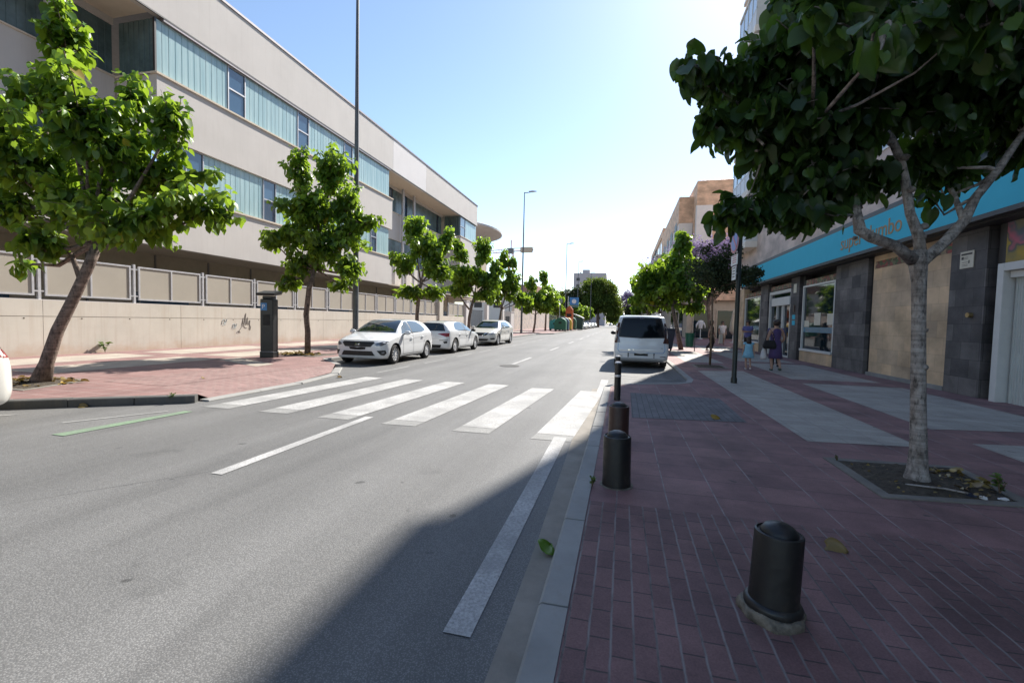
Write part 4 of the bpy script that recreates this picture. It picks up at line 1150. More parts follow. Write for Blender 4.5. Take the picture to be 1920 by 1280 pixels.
# tree 1 (leaning, big)
def uv(px, py, base, depth=0.0):
    """tree-local position of something the photograph shows at (px,py), at the tree's own distance (+depth away)"""
    D = (Vector(base) - Vector((0, 0, 1.5))).dot(_f) + depth
    d = _f + _r * ((px - 960) / 840) - _u * ((py - 640) / 840)
    return Vector((0, 0, 1.5)) + d * D - Vector(base)
LS = [1.24, 1.18, 1.1]
def lob(base, items):
    out = []
    for it in items:
        px, py, dep, rx, rz, n = it[:6]
        c = uv(px, py, base, dep); out.append((tuple(c), (rx * LS[0], rx * LS[0], rz * LS[1]), max(2, int(n * LS[2])), it[6] if len(it) > 6 else .4))
    return out
b1 = (-10.7, 6.0, LZ)
k1 = [uv(75, 722, b1), uv(88, 680, b1), uv(108, 620, b1), uv(140, 555, b1), uv(166, 500, b1), uv(185, 455, b1)]
tr1 = [(*p, r) for p, r in zip(k1, (.17, .112, .10, .092, .088, .085))]
L1 = lob(b1, [(120, 110, 0, .38, .95, 26, .9), (70, 190, .5, .6, .6, 30), (150, 220, -.5, .6, .7, 34), (30, 300, -.3, .7, .75, 40), (110, 330, .4, .9, .75, 44), (210, 290, -.2, .75, .65, 36),
                (255, 210, .2, .3, .55, 16, .9), (318, 245, 0, .34, .6, 18, .9), (300, 340, .3, .65, .45, 26), (355, 385, -.1, .55, .28, 18, .1), (385, 400, 0, .35, .3, 12, .1), (30, 400, .2, .6, .4, 18), (70, 470, -.3, .4, .35, 12), (250, 430, -.4, .7, .4, 26),
                (170, 400, .0, .8, .5, 36), (-50, 320, .3, .6, .7, 20), (-90, 220, 0, .6, .7, 14), (40, 500, .2, .18, .15, 3, -.3)])
tree('street_tree', 'leaning broad leaved tree nearest on the left pavement, its trunk tilting towards the street', b1, tr1, L1, .18, 19, 3, GL, extra=[[(*uv(150, 520, b1), .05), (*uv(135, 480, b1), .04), (*uv(110, 450, b1), .03)], [(*uv(185, 460, b1), .075), (*uv(160, 430, b1), .06), (*uv(158, 380, b1), .045)]], yellow=.006)
LS[:] = [1.12, 1.1, 1.05]
b2 = (-10.9, 13.7, LZ)
k2 = [uv(577, 667, b2), uv(577, 620, b2), uv(574, 590, b2), uv(580, 540, b2), uv(590, 505, b2)]
tr2 = [(*p, r) for p, r in zip(k2, (.105, .088, .1, .085, .08))]
L2 = lob(b2, [(562, 340, 0, .45, .9, 26, .9), (620, 340, .2, .65, .9, 38, .8), (650, 390, -.2, .6, .7, 32), (585, 400, -.3, .85, .7, 46), (630, 450, .3, 1.0, .6, 46), (540, 445, 0, .75, .5, 32), (515, 455, .1, .4, .32, 12, .1), (680, 420, 0, .55, .45, 22), (655, 500, -.2, .6, .45, 24),
                (570, 500, .3, .7, .5, 26), (545, 530, 0, .35, .4, 12, -.2), (600, 470, -.5, .8, .6, 34), (640, 530, .2, .4, .35, 10, -.2)])
tree('street_tree', 'upright broad leaved tree between the black parking meter and the tall lamp post', b2, tr2, L2, .205, 17, 5, GL)
b3 = (-10.9, 22.5, LZ)
k3 = [uv(781, 640, b3), uv(782, 590, b3), uv(785, 555, b3), uv(790, 530, b3)]
tr3 = [(*p, r) for p, r in zip(k3, (.12, .1, .1, .09))]
L3 = lob(b3, [(775, 440, 0, .65, .8, 30, .8), (835, 455, .2, .4, .75, 18, .9), (800, 470, -.3, 1.0, .8, 48), (760, 500, .2, .7, .6, 30), (820, 510, -.2, .8, .6, 34), (770, 545, 0, .7, .4, 20, -.1), (815, 545, .3, .6, .35, 18, -.1), (745, 485, 0, .4, .4, 12)])
tree('street_tree', 'rounded broad leaved tree rising behind the middle white parked car', b3, tr3, L3, .27, 14, 7, GL)
LS[:] = [1.35, 1.2, 1.15]
b4 = (-10.9, 30.8, LZ)
tr4 = [(*uv(x, y, b4), r) for x, y, r in ((877, 637, .13), (880, 595, .11), (884, 575, .1), (890, 555, .09))]
L4 = lob(b4, [(862, 480, 0, .7, .8, 26, .8), (905, 480, .3, .7, .9, 30, .8), (880, 520, -.3, 1.2, .7, 50), (915, 530, 0, .8, .7, 32), (860, 545, .3, .8, .5, 24), (905, 555, -.3, .8, .4, 18), (930, 505, 0, .4, .6, 14)])
tree('street_tree', 'dense broad leaved tree with a forked trunk behind the third parked white car', b4, tr4, L4, .3, 14, 9, GL, extra=[[(*uv(880, 580, b4), .07), (*uv(872, 570, b4), .06), (*uv(862, 555, b4), .04)]])
b5 = (-10.9, 39.3, LZ)
tr5 = [(*uv(x, y, b5), r) for x, y, r in ((934, 630, .13), (937, 600, .11), (940, 580, .1))]
L5 = lob(b5, [(945, 500, 0, .5, 1.0, 20, .9), (960, 530, .2, .8, .8, 28), (935, 540, -.2, 1.0, .8, 36), (970, 555, 0, .8, .6, 22), (925, 560, .3, .7, .5, 18), (962, 500, 0, .3, .8, 12, .9), (985, 565, 0, .6, .5, 14)])
tree('street_tree', 'broad leaved tree just before the second lamp post on the left pavement', b5, tr5, L5, .33, 13, 11, GL)
b6 = (-10.9, 55.0, LZ)
tr6 = [(*uv(x, y, b6), r) for x, y, r in ((1000, 623, .14), (1003, 605, .12), (1004, 590, .11))]
L6 = lob(b6, [(997, 540, 0, .6, 1.1, 22, .8), (1020, 530, .3, .6, 1.2, 22, .9), (1000, 565, -.3, 1.3, .9, 42), (1030, 560, 0, 1.1, .9, 34), (985, 578, .3, .8, .6, 18), (1020, 580, 0, 1.0, .5, 20)])
tree('street_tree', 'two peaked broad leaved tree just past the second lamp post on the left pavement', b6, tr6, L6, .38, 12, 13, GL)
proto = None
labs = ['broad leaved tree behind the teal and green recycling bins', 'small broad leaved tree in front of the far railing, beside the orange bin', 'small tree by the blue sign board on the left pavement', 'far street tree beside the first of the far parked cars', 'farther street tree in the left row below the big green tree', 'last distinct street tree of the left row below the big tree']
for i, (x, y, sc) in enumerate(((-11.2, 66, 1.08), (-11.0, 77, .98), (-9.6, 92, .9), (-10.6, 106, .92), (-10.2, 122, .9), (-10.2, 140, .95))):
    if proto is None:
        Lp = [((.0, 0, 4.6), (1.2, 1.2, 1.5), 40, .7), ((.9, .3, 3.8), (1.1, 1.1, 1.0), 28), ((-.9, -.2, 3.7), (1.2, 1.2, 1.1), 30), ((.2, -.6, 3.2), (1.1, 1.1, .7), 22), ((-.3, .5, 5.6), (.5, .5, .8), 12, .9), ((.8, -.3, 5.0), (.5, .5, .9), 12, .9)]
        proto = tree('street_tree', labs[0], (x, y, LZ), [(0, 0, 0, .14), (.03, 0, 1.2, .12), (.05, 0, 2.3, .11)], Lp, .42, 9, 21, GL)
        o = proto
    else:
        o = copy_tree(proto); o.location = (x, y, LZ); o['label'] = labs[i]
    o.scale = (sc, sc, sc); o.rotation_euler.z = i * 1.3
# right row
GR = 'street trees along the right pavement'
bt = (3.2, 27.2, RZ)
trt = [(*uv(x, y, bt), r) for x, y, r in ((1277, 656, .14), (1272, 630, .12), (1266, 600, .11), (1260, 570, .09))]
Lt = lob(bt, [(1277, 470, 0, .5, .7, 20, .9), (1255, 500, .3, .9, .7, 34, .6), (1290, 510, -.2, .7, .7, 30), (1225, 520, 0, .9, .6, 30), (1262, 540, -.4, 1.3, .7, 50), (1300, 550, .2, .7, .5, 24), (1215, 548, 0, .8, .5, 22), (1200, 535, .4, .5, .5, 12), (1240, 565, .3, .9, .35, 18, -.1), (1303, 575, 0, .4, .4, 12, -.4), (1195, 565, 0, .4, .3, 8)])
tree('street_tree', 'bright green broad leaved tree behind the white van on the right pavement', bt, trt, Lt, .28, 15, 31, GR, young=.4)
labs = ['street tree standing behind the sunlit one beyond the van', 'far street tree on the right pavement under the orange eaves', 'farthest street tree of the right row']
for i, (x, y, sc) in enumerate(((3.0, 40, 1.0), (2.9, 56, 1.05), (2.8, 76, 1.05))):
    o = copy_tree(proto); o.location = (x, y, RZ); o['label'] = labs[i]; o['group'] = GR; o.scale = (sc, sc, sc); o.rotation_euler.z = 2 + i

# the near right tree, in the building's shade
bn = (2.72, 4.95, RZ)
trn = [(*uv(x, y, bn), r * .56) for x, y, r in ((1718, 915, .25), (1719, 900, .19), (1720, 880, .145), (1722, 840, .115), (1722, 760, .105), (1722, 680, .102), (1722, 600, .1), (1723, 530, .1), (1720, 492, .125), (1722, 470, .11))]
ex = [[(*uv(1715, 490, bn), 0.056), (*uv(1680, 462, bn, -.1), 0.048), (*uv(1635, 446, bn, -.15), 0.044), (*uv(1612, 432, bn, -.15), 0.045), (*uv(1606, 395, bn, -.1), 0.038), (*uv(1600, 340, bn), 0.034), (*uv(1570, 290, bn), 0.028), (*uv(1520, 240, bn), 0.017)],
      [(*uv(1728, 480, bn), 0.050), (*uv(1722, 440, bn), 0.042), (*uv(1706, 400, bn), 0.037), (*uv(1697, 340, bn), 0.037), (*uv(1688, 300, bn), 0.034), (*uv(1670, 260, bn), 0.031), (*uv(1645, 230, bn), 0.022), (*uv(1600, 150, bn), 0.014)],
      [(*uv(1730, 490, bn), 0.053), (*uv(1770, 455, bn, .1), 0.048), (*uv(1808, 415, bn, .1), 0.045), (*uv(1828, 370, bn, .1), 0.038), (*uv(1870, 320, bn, .1), 0.034), (*uv(1925, 240, bn, .1), 0.028), (*uv(1960, 150, bn, .1), 0.017)],
      [(*uv(1806, 412, bn, .1), 0.034), (*uv(1792, 370, bn, .3), 0.025), (*uv(1770, 330, bn, .5), 0.020), (*uv(1760, 250, bn, .6), 0.011)]]
def lobn(items):
    LS[:] = [1.0, 1.0, 1.25]
    return lob(bn, items)
Ln = lobn([(1310, 130, -.2, .28, .12, 5, 0), (1350, 135, -.2, .3, .15, 7, 0), (1400, 150, 0, .4, .25, 12, .1), (1445, 95, .2, .18, .2, 5, .2), (1460, 170, .2, .6, .4, 22), (1500, 90, -.3, .55, .45, 22), (1520, 20, 0, .4, .35, 12), (1510, 385, .1, .3, .15, 10, -.2), (1570, 360, .1, .3, .18, 11, -.1), (1640, 335, .2, .35, .2, 11, -.1), (1690, 320, .3, .25, .15, 7), (1480, 330, 0, .4, .25, 14), (1570, 285, 0, .5, .3, 16), (1780, 330, .4, .3, .15, 6), (1560, 40, .2, .7, .5, 26),
           (1335, 235, -.1, .2, .18, 6, 0), (1375, 225, .1, .35, .25, 12, 0), (1430, 250, -.2, .5, .35, 18), (1480, 290, .2, .55, .35, 18), (1540, 220, 0, .7, .45, 26), (1530, 320, -.1, .4, .25, 10), (1395, 392, 0, .22, .13, 7, -.2), (1440, 395, .1, .35, .18, 10, -.2), (1360, 408, .1, .12, .1, 3, -.3), (1490, 385, -.1, .35, .2, 10, -.2),
           (1630, 120, -.4, .7, .6, 28), (1700, 50, .2, .8, .6, 30), (1640, 230, .4, .6, .4, 18), (1740, 180, .4, .8, .6, 34), (1800, 80, -.3, .8, .6, 30), (1850, 190, .4, .8, .6, 32), (1760, 285, .3, .5, .3, 14, -.1), (1900, 60, 0, .8, .6, 26), (1940, 250, .4, .6, .5, 18), (1870, 285, .8, .5, .3, 10, -.1), (2000, 150, 0, .9, .7, 24),
           (1600, -60, .3, .8, .6, 22), (1750, -80, -.3, 1.0, .7, 26), (1900, -90, .3, 1.0, .8, 24), (1740, 370, .3, .12, .1, 2, -.6), (1640, 60, -1.9, .16, .12, 2, -.6), (1840, 30, -1.4, .5, .35, 10), (1560, 30, -1.3, .35, .25, 7)])
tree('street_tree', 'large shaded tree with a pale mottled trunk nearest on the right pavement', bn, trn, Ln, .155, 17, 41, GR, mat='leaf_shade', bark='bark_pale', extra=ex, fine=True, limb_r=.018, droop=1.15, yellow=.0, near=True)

# jacarandas: feathery leaves and lilac blossom
def cloud_tree(name, label, loc, trunk, lobes, mats, leaf, seed, group=None, bark='bark', limb=.06, n=700, flat=0.0):
    t = empty(name, loc, 0, label, 'tree', group)
    g = np.random.default_rng(seed)
    w = MB(); w.tube([Vector(p[:3]) for p in trunk], [p[3] for p in trunk], 10)
    acc = {}
    f = np.array(trunk[-1][:3])
    for c, rad, k, mk in lobes:
        c = np.array(c, float); rad = np.array(rad, float)
        mid = (f + c) / 2 + g.normal(0, .15, 3)
        w.tube([Vector(f), Vector(mid), Vector(c)], [limb, limb * .6, limb * .25], 6, cap=False)
        # clumps inside the lobe
        for _ in range(k):
            d = unit(g.normal(0, 1, 3)); e = c + d * rad * g.uniform(.35, 1.0) ** .6
            w.tube([Vector(c + (e - c) * .2), Vector(e)], [limb * .2, limb * .06], 4, cap=False)
            nn = n
            cr = g.uniform(.16, .3) * rad.mean() 
            pts = e + g.normal(0, 1, (nn, 3)) * cr * np.array([1, 1, .7])
            dirs = g.normal(0, 1, (nn, 3)) + np.array([0, 0, -.5]); nor = g.normal(0, 1, (nn, 3)) + np.array([0, 0, .8])
            tt = np.clip(g.normal(.4, .2, nn) + .1 * d[2], 0, .95)
            a = acc.setdefault(mk, [[], [], [], [], []])
            a[0].append(pts); a[1].append(dirs); a[2].append(nor); a[3].append(leaf * g.uniform(.6, 1.3, nn)); a[4].append(tt)
    w.build('trunk', M[bark], t, smooth=True)
    for mk, a in acc.items():
        leaf_object('blossom' if mk == 'blossom' else 'crown', *[np.concatenate(x) for x in a], M[mk], t)
    return t
cloud_tree('jacaranda_sapling', 'thin staked sapling with feathery dark leaves in a pit beside the sign pole', (3.03, 17.0, RZ), [(0, 0, 0, .04), (.01, 0, 1.4, .036), (-.02, 0, 2.75, .03)],
           [((-.3, 0, 3.2), (.7, .7, .6), 12, 'leaf_dark'), ((.5, .1, 3.1), (.8, .7, .5), 12, 'leaf_dark'), ((.1, .3, 3.7), (.8, .8, .6), 10, 'leaf_dark'), ((1.2, -.3, 3.15), (.6, .5, .3), 8, 'leaf_dark')], None, .07, 51, None, 'bark_thin', .025, 150)
bj = (7.2, 39.5, RZ)
cloud_tree('jacaranda_tree', 'jacaranda covered in lilac blossom in front of the cream and orange block', bj, [(0, 0, 0, .2), (-.3, 0, 1.5, .17), (-.5, 0, 3.0, .14)],
           [((-1.6, 0, 6.9), (2.0, 1.5, 1.4), 26, 'blossom'), ((.6, 0, 7.2), (2.0, 1.5, 1.3), 26, 'blossom'), ((-2.6, 0, 6.0), (1.4, 1.2, 1.2), 14, 'blossom'), ((.2, -1.2, 6.2), (1.9, .6, .9), 14, 'blossom'), ((-.4, 0, 5.2), (2.2, 1.8, .9), 20, 'leaf_dark'), ((1.6, .2, 5.4), (1.4, 1.4, .8), 12, 'leaf_dark'), ((-2.4, 0, 5.6), (1.2, 1.2, .8), 10, 'blossom'), ((-1.2, .5, 4.4), (1.6, 1.5, .6), 12, 'leaf_dark'), ((.2, .6, 5.9), (1.8, 1.2, .7), 8, 'leaf_dark')], None, .13, 52, None, 'bark', .1, 110)
o = cloud_tree('jacaranda_tree', 'far jacaranda with thin lilac blossom against the narrow balcony block', (4.6, 62, RZ), [(0, 0, 0, .2), (-.1, 0, 2, .16), (0, 0, 3.5, .14)],
           [((-1.0, 0, 8.0), (1.8, 1.6, 1.8), 16, 'blossom'), ((1.2, 0, 8.4), (1.6, 1.6, 1.6), 16, 'blossom'), ((0, 0, 6.2), (2.4, 2, 1.2), 14, 'leaf_dark')], None, .2, 53, None, 'bark', .1, 70)
# tall trees closing the street
BG = 'tall trees closing the street'
cloud_tree('tall_tree', 'tallest dense green tree closing the street, in front of the far tower', (-8.5, 158, 0), [(0, 0, 0, .6), (0, 0, 4, .5), (0, 0, 6, .45)],
           [((-2.5, 0, 12.5), (3.6, 3.2, 3.6), 34, 'leaf_far'), ((2.2, 0, 12.2), (3.8, 3.2, 3.8), 36, 'leaf_far'), ((-4.5, 0, 8.5), (3.2, 3, 3), 26, 'leaf_far'), ((4.2, 0, 8.0), (3.4, 3, 3.4), 28, 'leaf_far'), ((0, 0, 8), (4, 3.5, 3), 26, 'leaf_far'), ((5.0, -1, 4.5), (2.6, 2.4, 2.6), 18, 'leaf_far'), ((-4, -1, 5.0), (2.4, 2.4, 2.2), 14, 'leaf_far'), ((0, 0, 15.2), (3.4, 3, 1.6), 16, 'leaf_far')], None, .5, 61, BG, 'bark', .3, 120)
cloud_tree('tall_tree', 'dusky purple green tree left of the tallest tree at the end of the street', (-19.5, 160, 0), [(0, 0, 0, .5), (0, 0, 4, .4), (0, 0, 6, .35)],
           [((-2, 0, 9.5), (3.4, 3, 3), 22, 'leaf_far'), ((2.5, 0, 10.5), (3.2, 3, 3), 24, 'leaf_dark'), ((0, 0, 6), (4.5, 3.5, 2.5), 24, 'leaf_dark'), ((3, 0, 7), (3, 3, 3), 20, 'leaf_dark'), ((-5, 0, 7), (3, 3, 2.6), 16, 'leaf_dark')], None, .5, 62, BG, 'bark', .3, 100)
cloud_tree('tall_tree', 'greyish lilac tree right of the tallest tree at the end of the street', (2.6, 170, 0), [(0, 0, 0, .45), (0, 0, 4, .35), (0, 0, 5, .3)],
           [((-2, 0, 10.0), (3.0, 3, 3.2), 22, 'blossom'), ((2.6, 0, 11.0), (3.2, 3, 3.4), 22, 'blossom'), ((0, 0, 6), (4.2, 3.2, 2.6), 20, 'leaf_dark'), ((6, 0, 9), (3.4, 3, 3), 16, 'leaf_dark'), ((3, 0, 7.5), (3, 3, 2), 14, 'leaf_dark')], None, .45, 63, BG, 'bark', .25, 70)
cloud_tree('tall_tree', 'darker green tree at the left edge of the tall trees, behind the far railing', (-30, 150, 0), [(0, 0, 0, .5), (0, 0, 4, .4), (0, 0, 5, .35)],
           [((-2, 0, 8.0), (3.6, 3, 3), 20, 'leaf_far'), ((3, 0, 7.6), (3.4, 3, 2.8), 20, 'leaf_far'), ((0, 0, 5), (5, 3.5, 2), 20, 'leaf_far')], None, .5, 64, BG, 'bark', .3, 90)
# far wood behind everything
g = np.random.default_rng(99)
pts = []; 
for i in range(260):
    c = np.array([g.uniform(-260, 260), g.uniform(300, 420), 0]); r = g.uniform(4, 8)
    pts.append(c + np.array([0, 0, r * .8]) + g.normal(0, 1, (60, 3)) * np.array([r * .6, r * .6, r * .45]))
pts = np.concatenate(pts); pts[:, 2] = np.abs(pts[:, 2]); n = len(pts)
o = leaf_object('far_wood', pts, g.normal(0, 1, (n, 3)), g.normal(0, 1, (n, 3)) + np.array([0, 0, 1]), g.uniform(1.2, 2.6, n), np.clip(g.normal(.4, .2, n), 0, 1), M['leaf_far'], None)
tag(o, 'distant belt of dark green woodland along the horizon', 'woodland', kind='stuff')
# ---------------------------------------------------------------- vehicles
def pchip(y, m):
    """monotone cubic resampling of rows y (n,k), m samples per interval"""
    y = np.asarray(y, float); n = len(y)
    d = y[1:] - y[:-1]
    s = np.zeros_like(y)
    for i in range(1, n - 1):
        a, b = d[i - 1], d[i]
        ok = (a * b) > 0
        s[i] = np.where(ok, 2 * a * b / np.where(ok, a + b, 1), 0)
    s[0] = d[0]; s[-1] = d[-1]
    out = []
    for i in range(n - 1):
        for t in np.arange(m) / m:
            h00 = 2 * t**3 - 3 * t**2 + 1; h10 = t**3 - 2 * t**2 + t; h01 = -2 * t**3 + 3 * t**2; h11 = t**3 - t**2
            out.append(h00 * y[i] + h10 * s[i] + h01 * y[i + 1] + h11 * s[i + 1])
    out.append(y[-1])
    return np.array(out)

class Car:
    def __init__(s, name, label, group, paint, stations, wheels, wr, warp_f=.16, warp_r=.14, arch=None, tread=.20, rimstyle=10, cat='car'):
        s.root = empty(name, (0, 0, 0), 0, label, cat, group)
        s.paint = paint
        st = np.array([[*q] for q in stations], float)
        dense = pchip(st, 6)
        V = []
        for (x, zb, zt, w, zbelt, wt, cr) in dense:
            zbelt = min(zbelt, zt - .02); wt = min(wt, w * .93)
            zm = zb + (zbelt - zb) * .52
            V.append([(x, 0, zb), (x, w * .82, zb), (x, w * .955, zb + min(.07, (zt - zb) * .2)), (x, w * .992, zb + (zbelt - zb) * .28), (x, w, zm), (x, w * .985, zb + (zbelt - zb) * .8), (x, w * .955, zbelt),
                      (x, wt, zt - cr), (x, wt * .82, zt - cr * .38), (x, wt * .45, zt - cr * .08), (x, 0, zt)])
        V = np.array(V)
        V = np.stack([pchip(r, 4) for r in V])     # dense across
        xmax, xmin = V[:, :, 0].max(), V[:, :, 0].min(); wmax = V[:, :, 1].max()
        for end, amt in ((1, warp_f), (-1, warp_r)):
            ed = (xmax - V[:, :, 0]) if end > 0 else (V[:, :, 0] - xmin)
            fall = np.clip(1 - ed / .75, 0, 1); fall = fall * fall * (3 - 2 * fall)
            V[:, :, 0] -= end * amt * fall * (V[:, :, 1] / wmax) ** 2.6
        ns, nv = V.shape[:2]
        full = np.concatenate([V, V[:, -2:0:-1] * np.array([1, -1, 1])], axis=1); nf = full.shape[1]
        verts = full.reshape(-1, 3); ra = arch or wr + .055
        faces = []
        for i in range(ns - 1):
            for k in range(nf):
                k2 = (k + 1) % nf
                faces.append((i * nf + k, i * nf + k2, (i + 1) * nf + k2, (i + 1) * nf + k))
        faces.append(tuple(range(nf))); faces.append(tuple(range((ns - 1) * nf, ns * nf)))
        keep = []
        inner_y = wmax - .27
        for f in faces:
            c = verts[list(f)].mean(0); drop = False
            for wx in wheels:
                if math.hypot(c[0] - wx, c[2] - wr) < ra and abs(c[1]) > inner_y: drop = True
            if not drop: keep.append(f)
        cnt = {}
        for f in keep:
            for v in f: cnt[v] = cnt.get(v, 0) + 1
        tot = {}
        for f in faces:
            for v in f: tot[v] = tot.get(v, 0) + 1
        verts = verts.copy()
        for v, n in cnt.items():
            if n < tot[v] and abs(verts[v][1]) > inner_y:
                for wx in wheels:
                    dx, dz = verts[v][0] - wx, verts[v][2] - wr; r = math.hypot(dx, dz)
                    if r < ra * 1.35 and dz > -wr * .75: verts[v][0] = wx + dx / r * ra; verts[v][2] = wr + dz / r * ra
        m = MB(); m.add(verts.tolist(), keep)
        s.body = m.build('body', paint, s.root, angle=38)
        bm = bmesh.new(); bm.from_mesh(s.body.data); bmesh.ops.delete(bm, geom=[v for v in bm.verts if not v.link_faces], context='VERTS'); bm.to_mesh(s.body.data); bm.free()
        s.bvh = BVHTree.FromPolygons([Vector(v) for v in verts], keep)
        s.wr, s.wmax = wr, wmax
        for wx in wheels:
            for sg in (-1, 1):
                m = MB(); n = 18; ring1 = []; ring2 = []
                for k in range(n + 1):
                    a = math.pi * (-.12 + 1.24 * k / n)
                    ring1.append((wx + ra * math.cos(a), sg * (wmax - .035), wr + ra * math.sin(a))); ring2.append((wx + ra * math.cos(a), sg * (wmax - .30), wr + ra * math.sin(a)))
                m.add(ring1 + ring2, [(k, k + 1, n + 2 + k, n + 1 + k) for k in range(n)])
                m.add(ring2, [tuple(range(n + 1))])
                m.build('wheel_arch', M['black'], s.root)
            for sg in (-1, 1): s.wheel(wx, sg, wr, tread, rimstyle)
        m = MB(); m.box(min(wheels) - .45, max(wheels) + .45, -wmax + .3, wmax - .3, .17, .32); m.build('underbody', M['black'], s.root)
    def wheel(s, wx, sg, r, tread, style):
        y = sg * (s.wmax - .025)
        m = MB(); t = tread
        prof = [(r * .66, -t / 2), (r * .9, -t / 2), (r * .97, -t * .42), (r, -t * .3), (r, t * .3), (r * .97, t * .42), (r * .9, t / 2), (r * .66, t / 2), (r * .64, t * .3), (r * .64, -t * .3), (r * .66, -t / 2)]
        prof = [(a_, b_ * sg) for a_, b_ in prof]
        m.lathe(prof, 28, (wx, y - sg * t / 2, r), 'y')
        w = m.build('wheel', M['tyre'], s.root, angle=50)
        m = MB(); yo = y - sg * .012; rr = r * .66
        m.lathe([(a_, b_ * sg) for a_, b_ in ((rr * .9, -.06), (rr, -.05), (rr * 1.01, .012), (rr * .93, .012), (rr * .9, -.06))], 28, (wx, yo - sg * .012, r), 'y')
        n = style
        for k in range(n):
            a = 2 * math.pi * k / n + .1
            d = Vector((math.cos(a), 0, math.sin(a))); p = Vector((-math.sin(a), 0, math.cos(a)))
            c = Vector((wx, yo - sg * .02, r)); wd = 1.75 * rr / n
            m.bar(c + d * rr * .12, c + d * rr * .95, .03, wd)
        m.lathe([(a_, b_ * sg) for a_, b_ in ((rr * .22, -.02), (rr * .22, .02), (rr * .1, .026), (0, .026))], 14, (wx, yo - sg * .012, r), 'y')
        m.build('rim', M['alloy'], w, angle=40)
        m = MB(); m.lathe([(0, 0), (rr * .98, 0)], 20, (wx, yo - sg * .07, r), 'y'); m.build('brake_disc', M['trim'], w)
    def patch(s, name, poly, axis, mat, off=.004, parent=None, mirror=False, dense=.05):
        """conform a flat outline to the bodywork. axis: 'f' (y,z) from the front, 'r' (y,z) from behind, 's' (x,z) from the side, 't' (x,y) from above"""
        polys = [poly]
        if mirror: polys.append([(-a, b) for a, b in poly] if axis in 'fr' else [(a, -b) for a, b in poly] if axis == 't' else poly)
        objs = []
        for pi, P in enumerate(polys):
            n = len(P); bpts = []
            for i in range(n):
                a = Vector(P[i]); b = Vector(P[(i + 1) % n]); k = max(1, int((b - a).length / dense))
                for j in range(k): bpts.append(a.lerp(b, j / k))
            nb = len(bpts); pts = list(bpts)
            xs = [p[0] for p in P]; ys = [p[1] for p in P]
            x = min(xs) + dense / 2
            while x < max(xs):
                y = min(ys) + dense / 2
                while y < max(ys):
                    q = Vector((x, y)); ins = False; j = nb - 1
                    for i in range(nb):
                        a, b = bpts[i], bpts[j]
                        if (a.y > q.y) != (b.y > q.y) and q.x < (b.x - a.x) * (q.y - a.y) / (b.y - a.y) + a.x: ins = not ins
                        j = i
                    if ins and min((q - b).length for b in bpts) > dense * .35: pts.append(q)
                    y += dense
                x += dense
            r = delaunay_2d_cdt([Vector(p) for p in pts], [], [list(range(nb))], 1, 1e-6)
            V3 = []; ok = []
            for p in r[0]:
                if axis == 'f': o, d = Vector((6, p.x, p.y)), Vector((-1, 0, 0))
                elif axis == 'r': o, d = Vector((-6, p.x, p.y)), Vector((1, 0, 0))
                elif axis == 't': o, d = Vector((p.x, p.y, 5)), Vector((0, 0, -1))
                else:
                    sg = 1 if pi == 0 else -1; o, d = Vector((p.x, 5 * sg, p.y)), Vector((0, -sg, 0))
                loc, nor, idx, dist = s.bvh.ray_cast(o, d)
                if loc is None: V3.append(o); ok.append(False); continue
                if nor.dot(d) > 0: nor = -nor
                V3.append(loc + nor * off); ok.append(True)
            fs = [f for f in r[2] if all(ok[i] for i in f)]
            m = MB(); m.add(V3, fs)
            o_ = m.build(name, mat, parent or s.root, smooth=True)
            bm = bmesh.new(); bm.from_mesh(o_.data); bmesh.ops.delete(bm, geom=[v for v in bm.verts if not v.link_faces], context='VERTS'); bm.to_mesh(o_.data); bm.free()
            objs.append(o_)
        return objs
    def side_line(s, name, pts, w=.012, mat=None, off=.003):
        """a panel gap along the flank, on both sides"""
        for a, b in zip(pts[:-1], pts[1:]):
            pass
        poly = []
        L = [Vector(p) for p in pts]
        left, right = [], []
        for i, p in enumerate(L):
            d = (L[min(i + 1, len(L) - 1)] - L[max(i - 1, 0)]).normalized(); n = Vector((-d.y, d.x)) * w / 2
            left.append(tuple(p + n)); right.append(tuple(p - n))
        s.patch(name, left + right[::-1], 's', mat or M['seam'], off, mirror=True, dense=.06)
    def mirror(s, x, z, mat, y=None, back='trim'):
        for sg in (-1, 1):
            loc, nor, i, d = s.bvh.ray_cast(Vector((x, 5 * sg, z - .02)), Vector((0, -sg, 0)))
            yy = loc.y if loc else sg * s.wmax
            m = MB(); c = Vector((x - .02, yy + sg * .12, z + .06)); m.sphere((0, 0, 0), (.075, .115, .075), 14, 10)
            m.v = [(p[0] + c.x, p[1] + c.y, p[2] + c.z) for p in m.v]
            o = m.build('side_mirror', mat, s.root, smooth=True)
            m = MB(); m.bar((x + .01, yy - sg * .02, z - .0), (x, yy + sg * .1, z + .03), .07, .04); m.build('mirror_arm', M['trim'], o)
            m = MB(); m.lathe([(0, 0), (.06, 0)], 12, (x - .088, yy + sg * .12, z + .06), 'x'); m.build('mirror_glass', M['car_glass'], o)
    def handle(s, pts):
        for x, z in pts:
            for sg in (-1, 1):
                loc, nor, i, d = s.bvh.ray_cast(Vector((x, 5 * sg, z)), Vector((0, -sg, 0)))
                if loc is None: continue
                m = MB(); m.tube([(x - .09, loc.y + sg * .004, z), (x - .075, loc.y + sg * .03, z), (x + .075, loc.y + sg * .03, z), (x + .09, loc.y + sg * .004, z)], .014, 6)
                m.build('door_handle', s.paint, s.root, smooth=True)
    def place(s, loc, rz, scale=1.0, sx=1.0):
        s.root.location = loc; s.root.rotation_euler = (0, 0, rz); s.root.scale = (scale * sx, scale, scale)

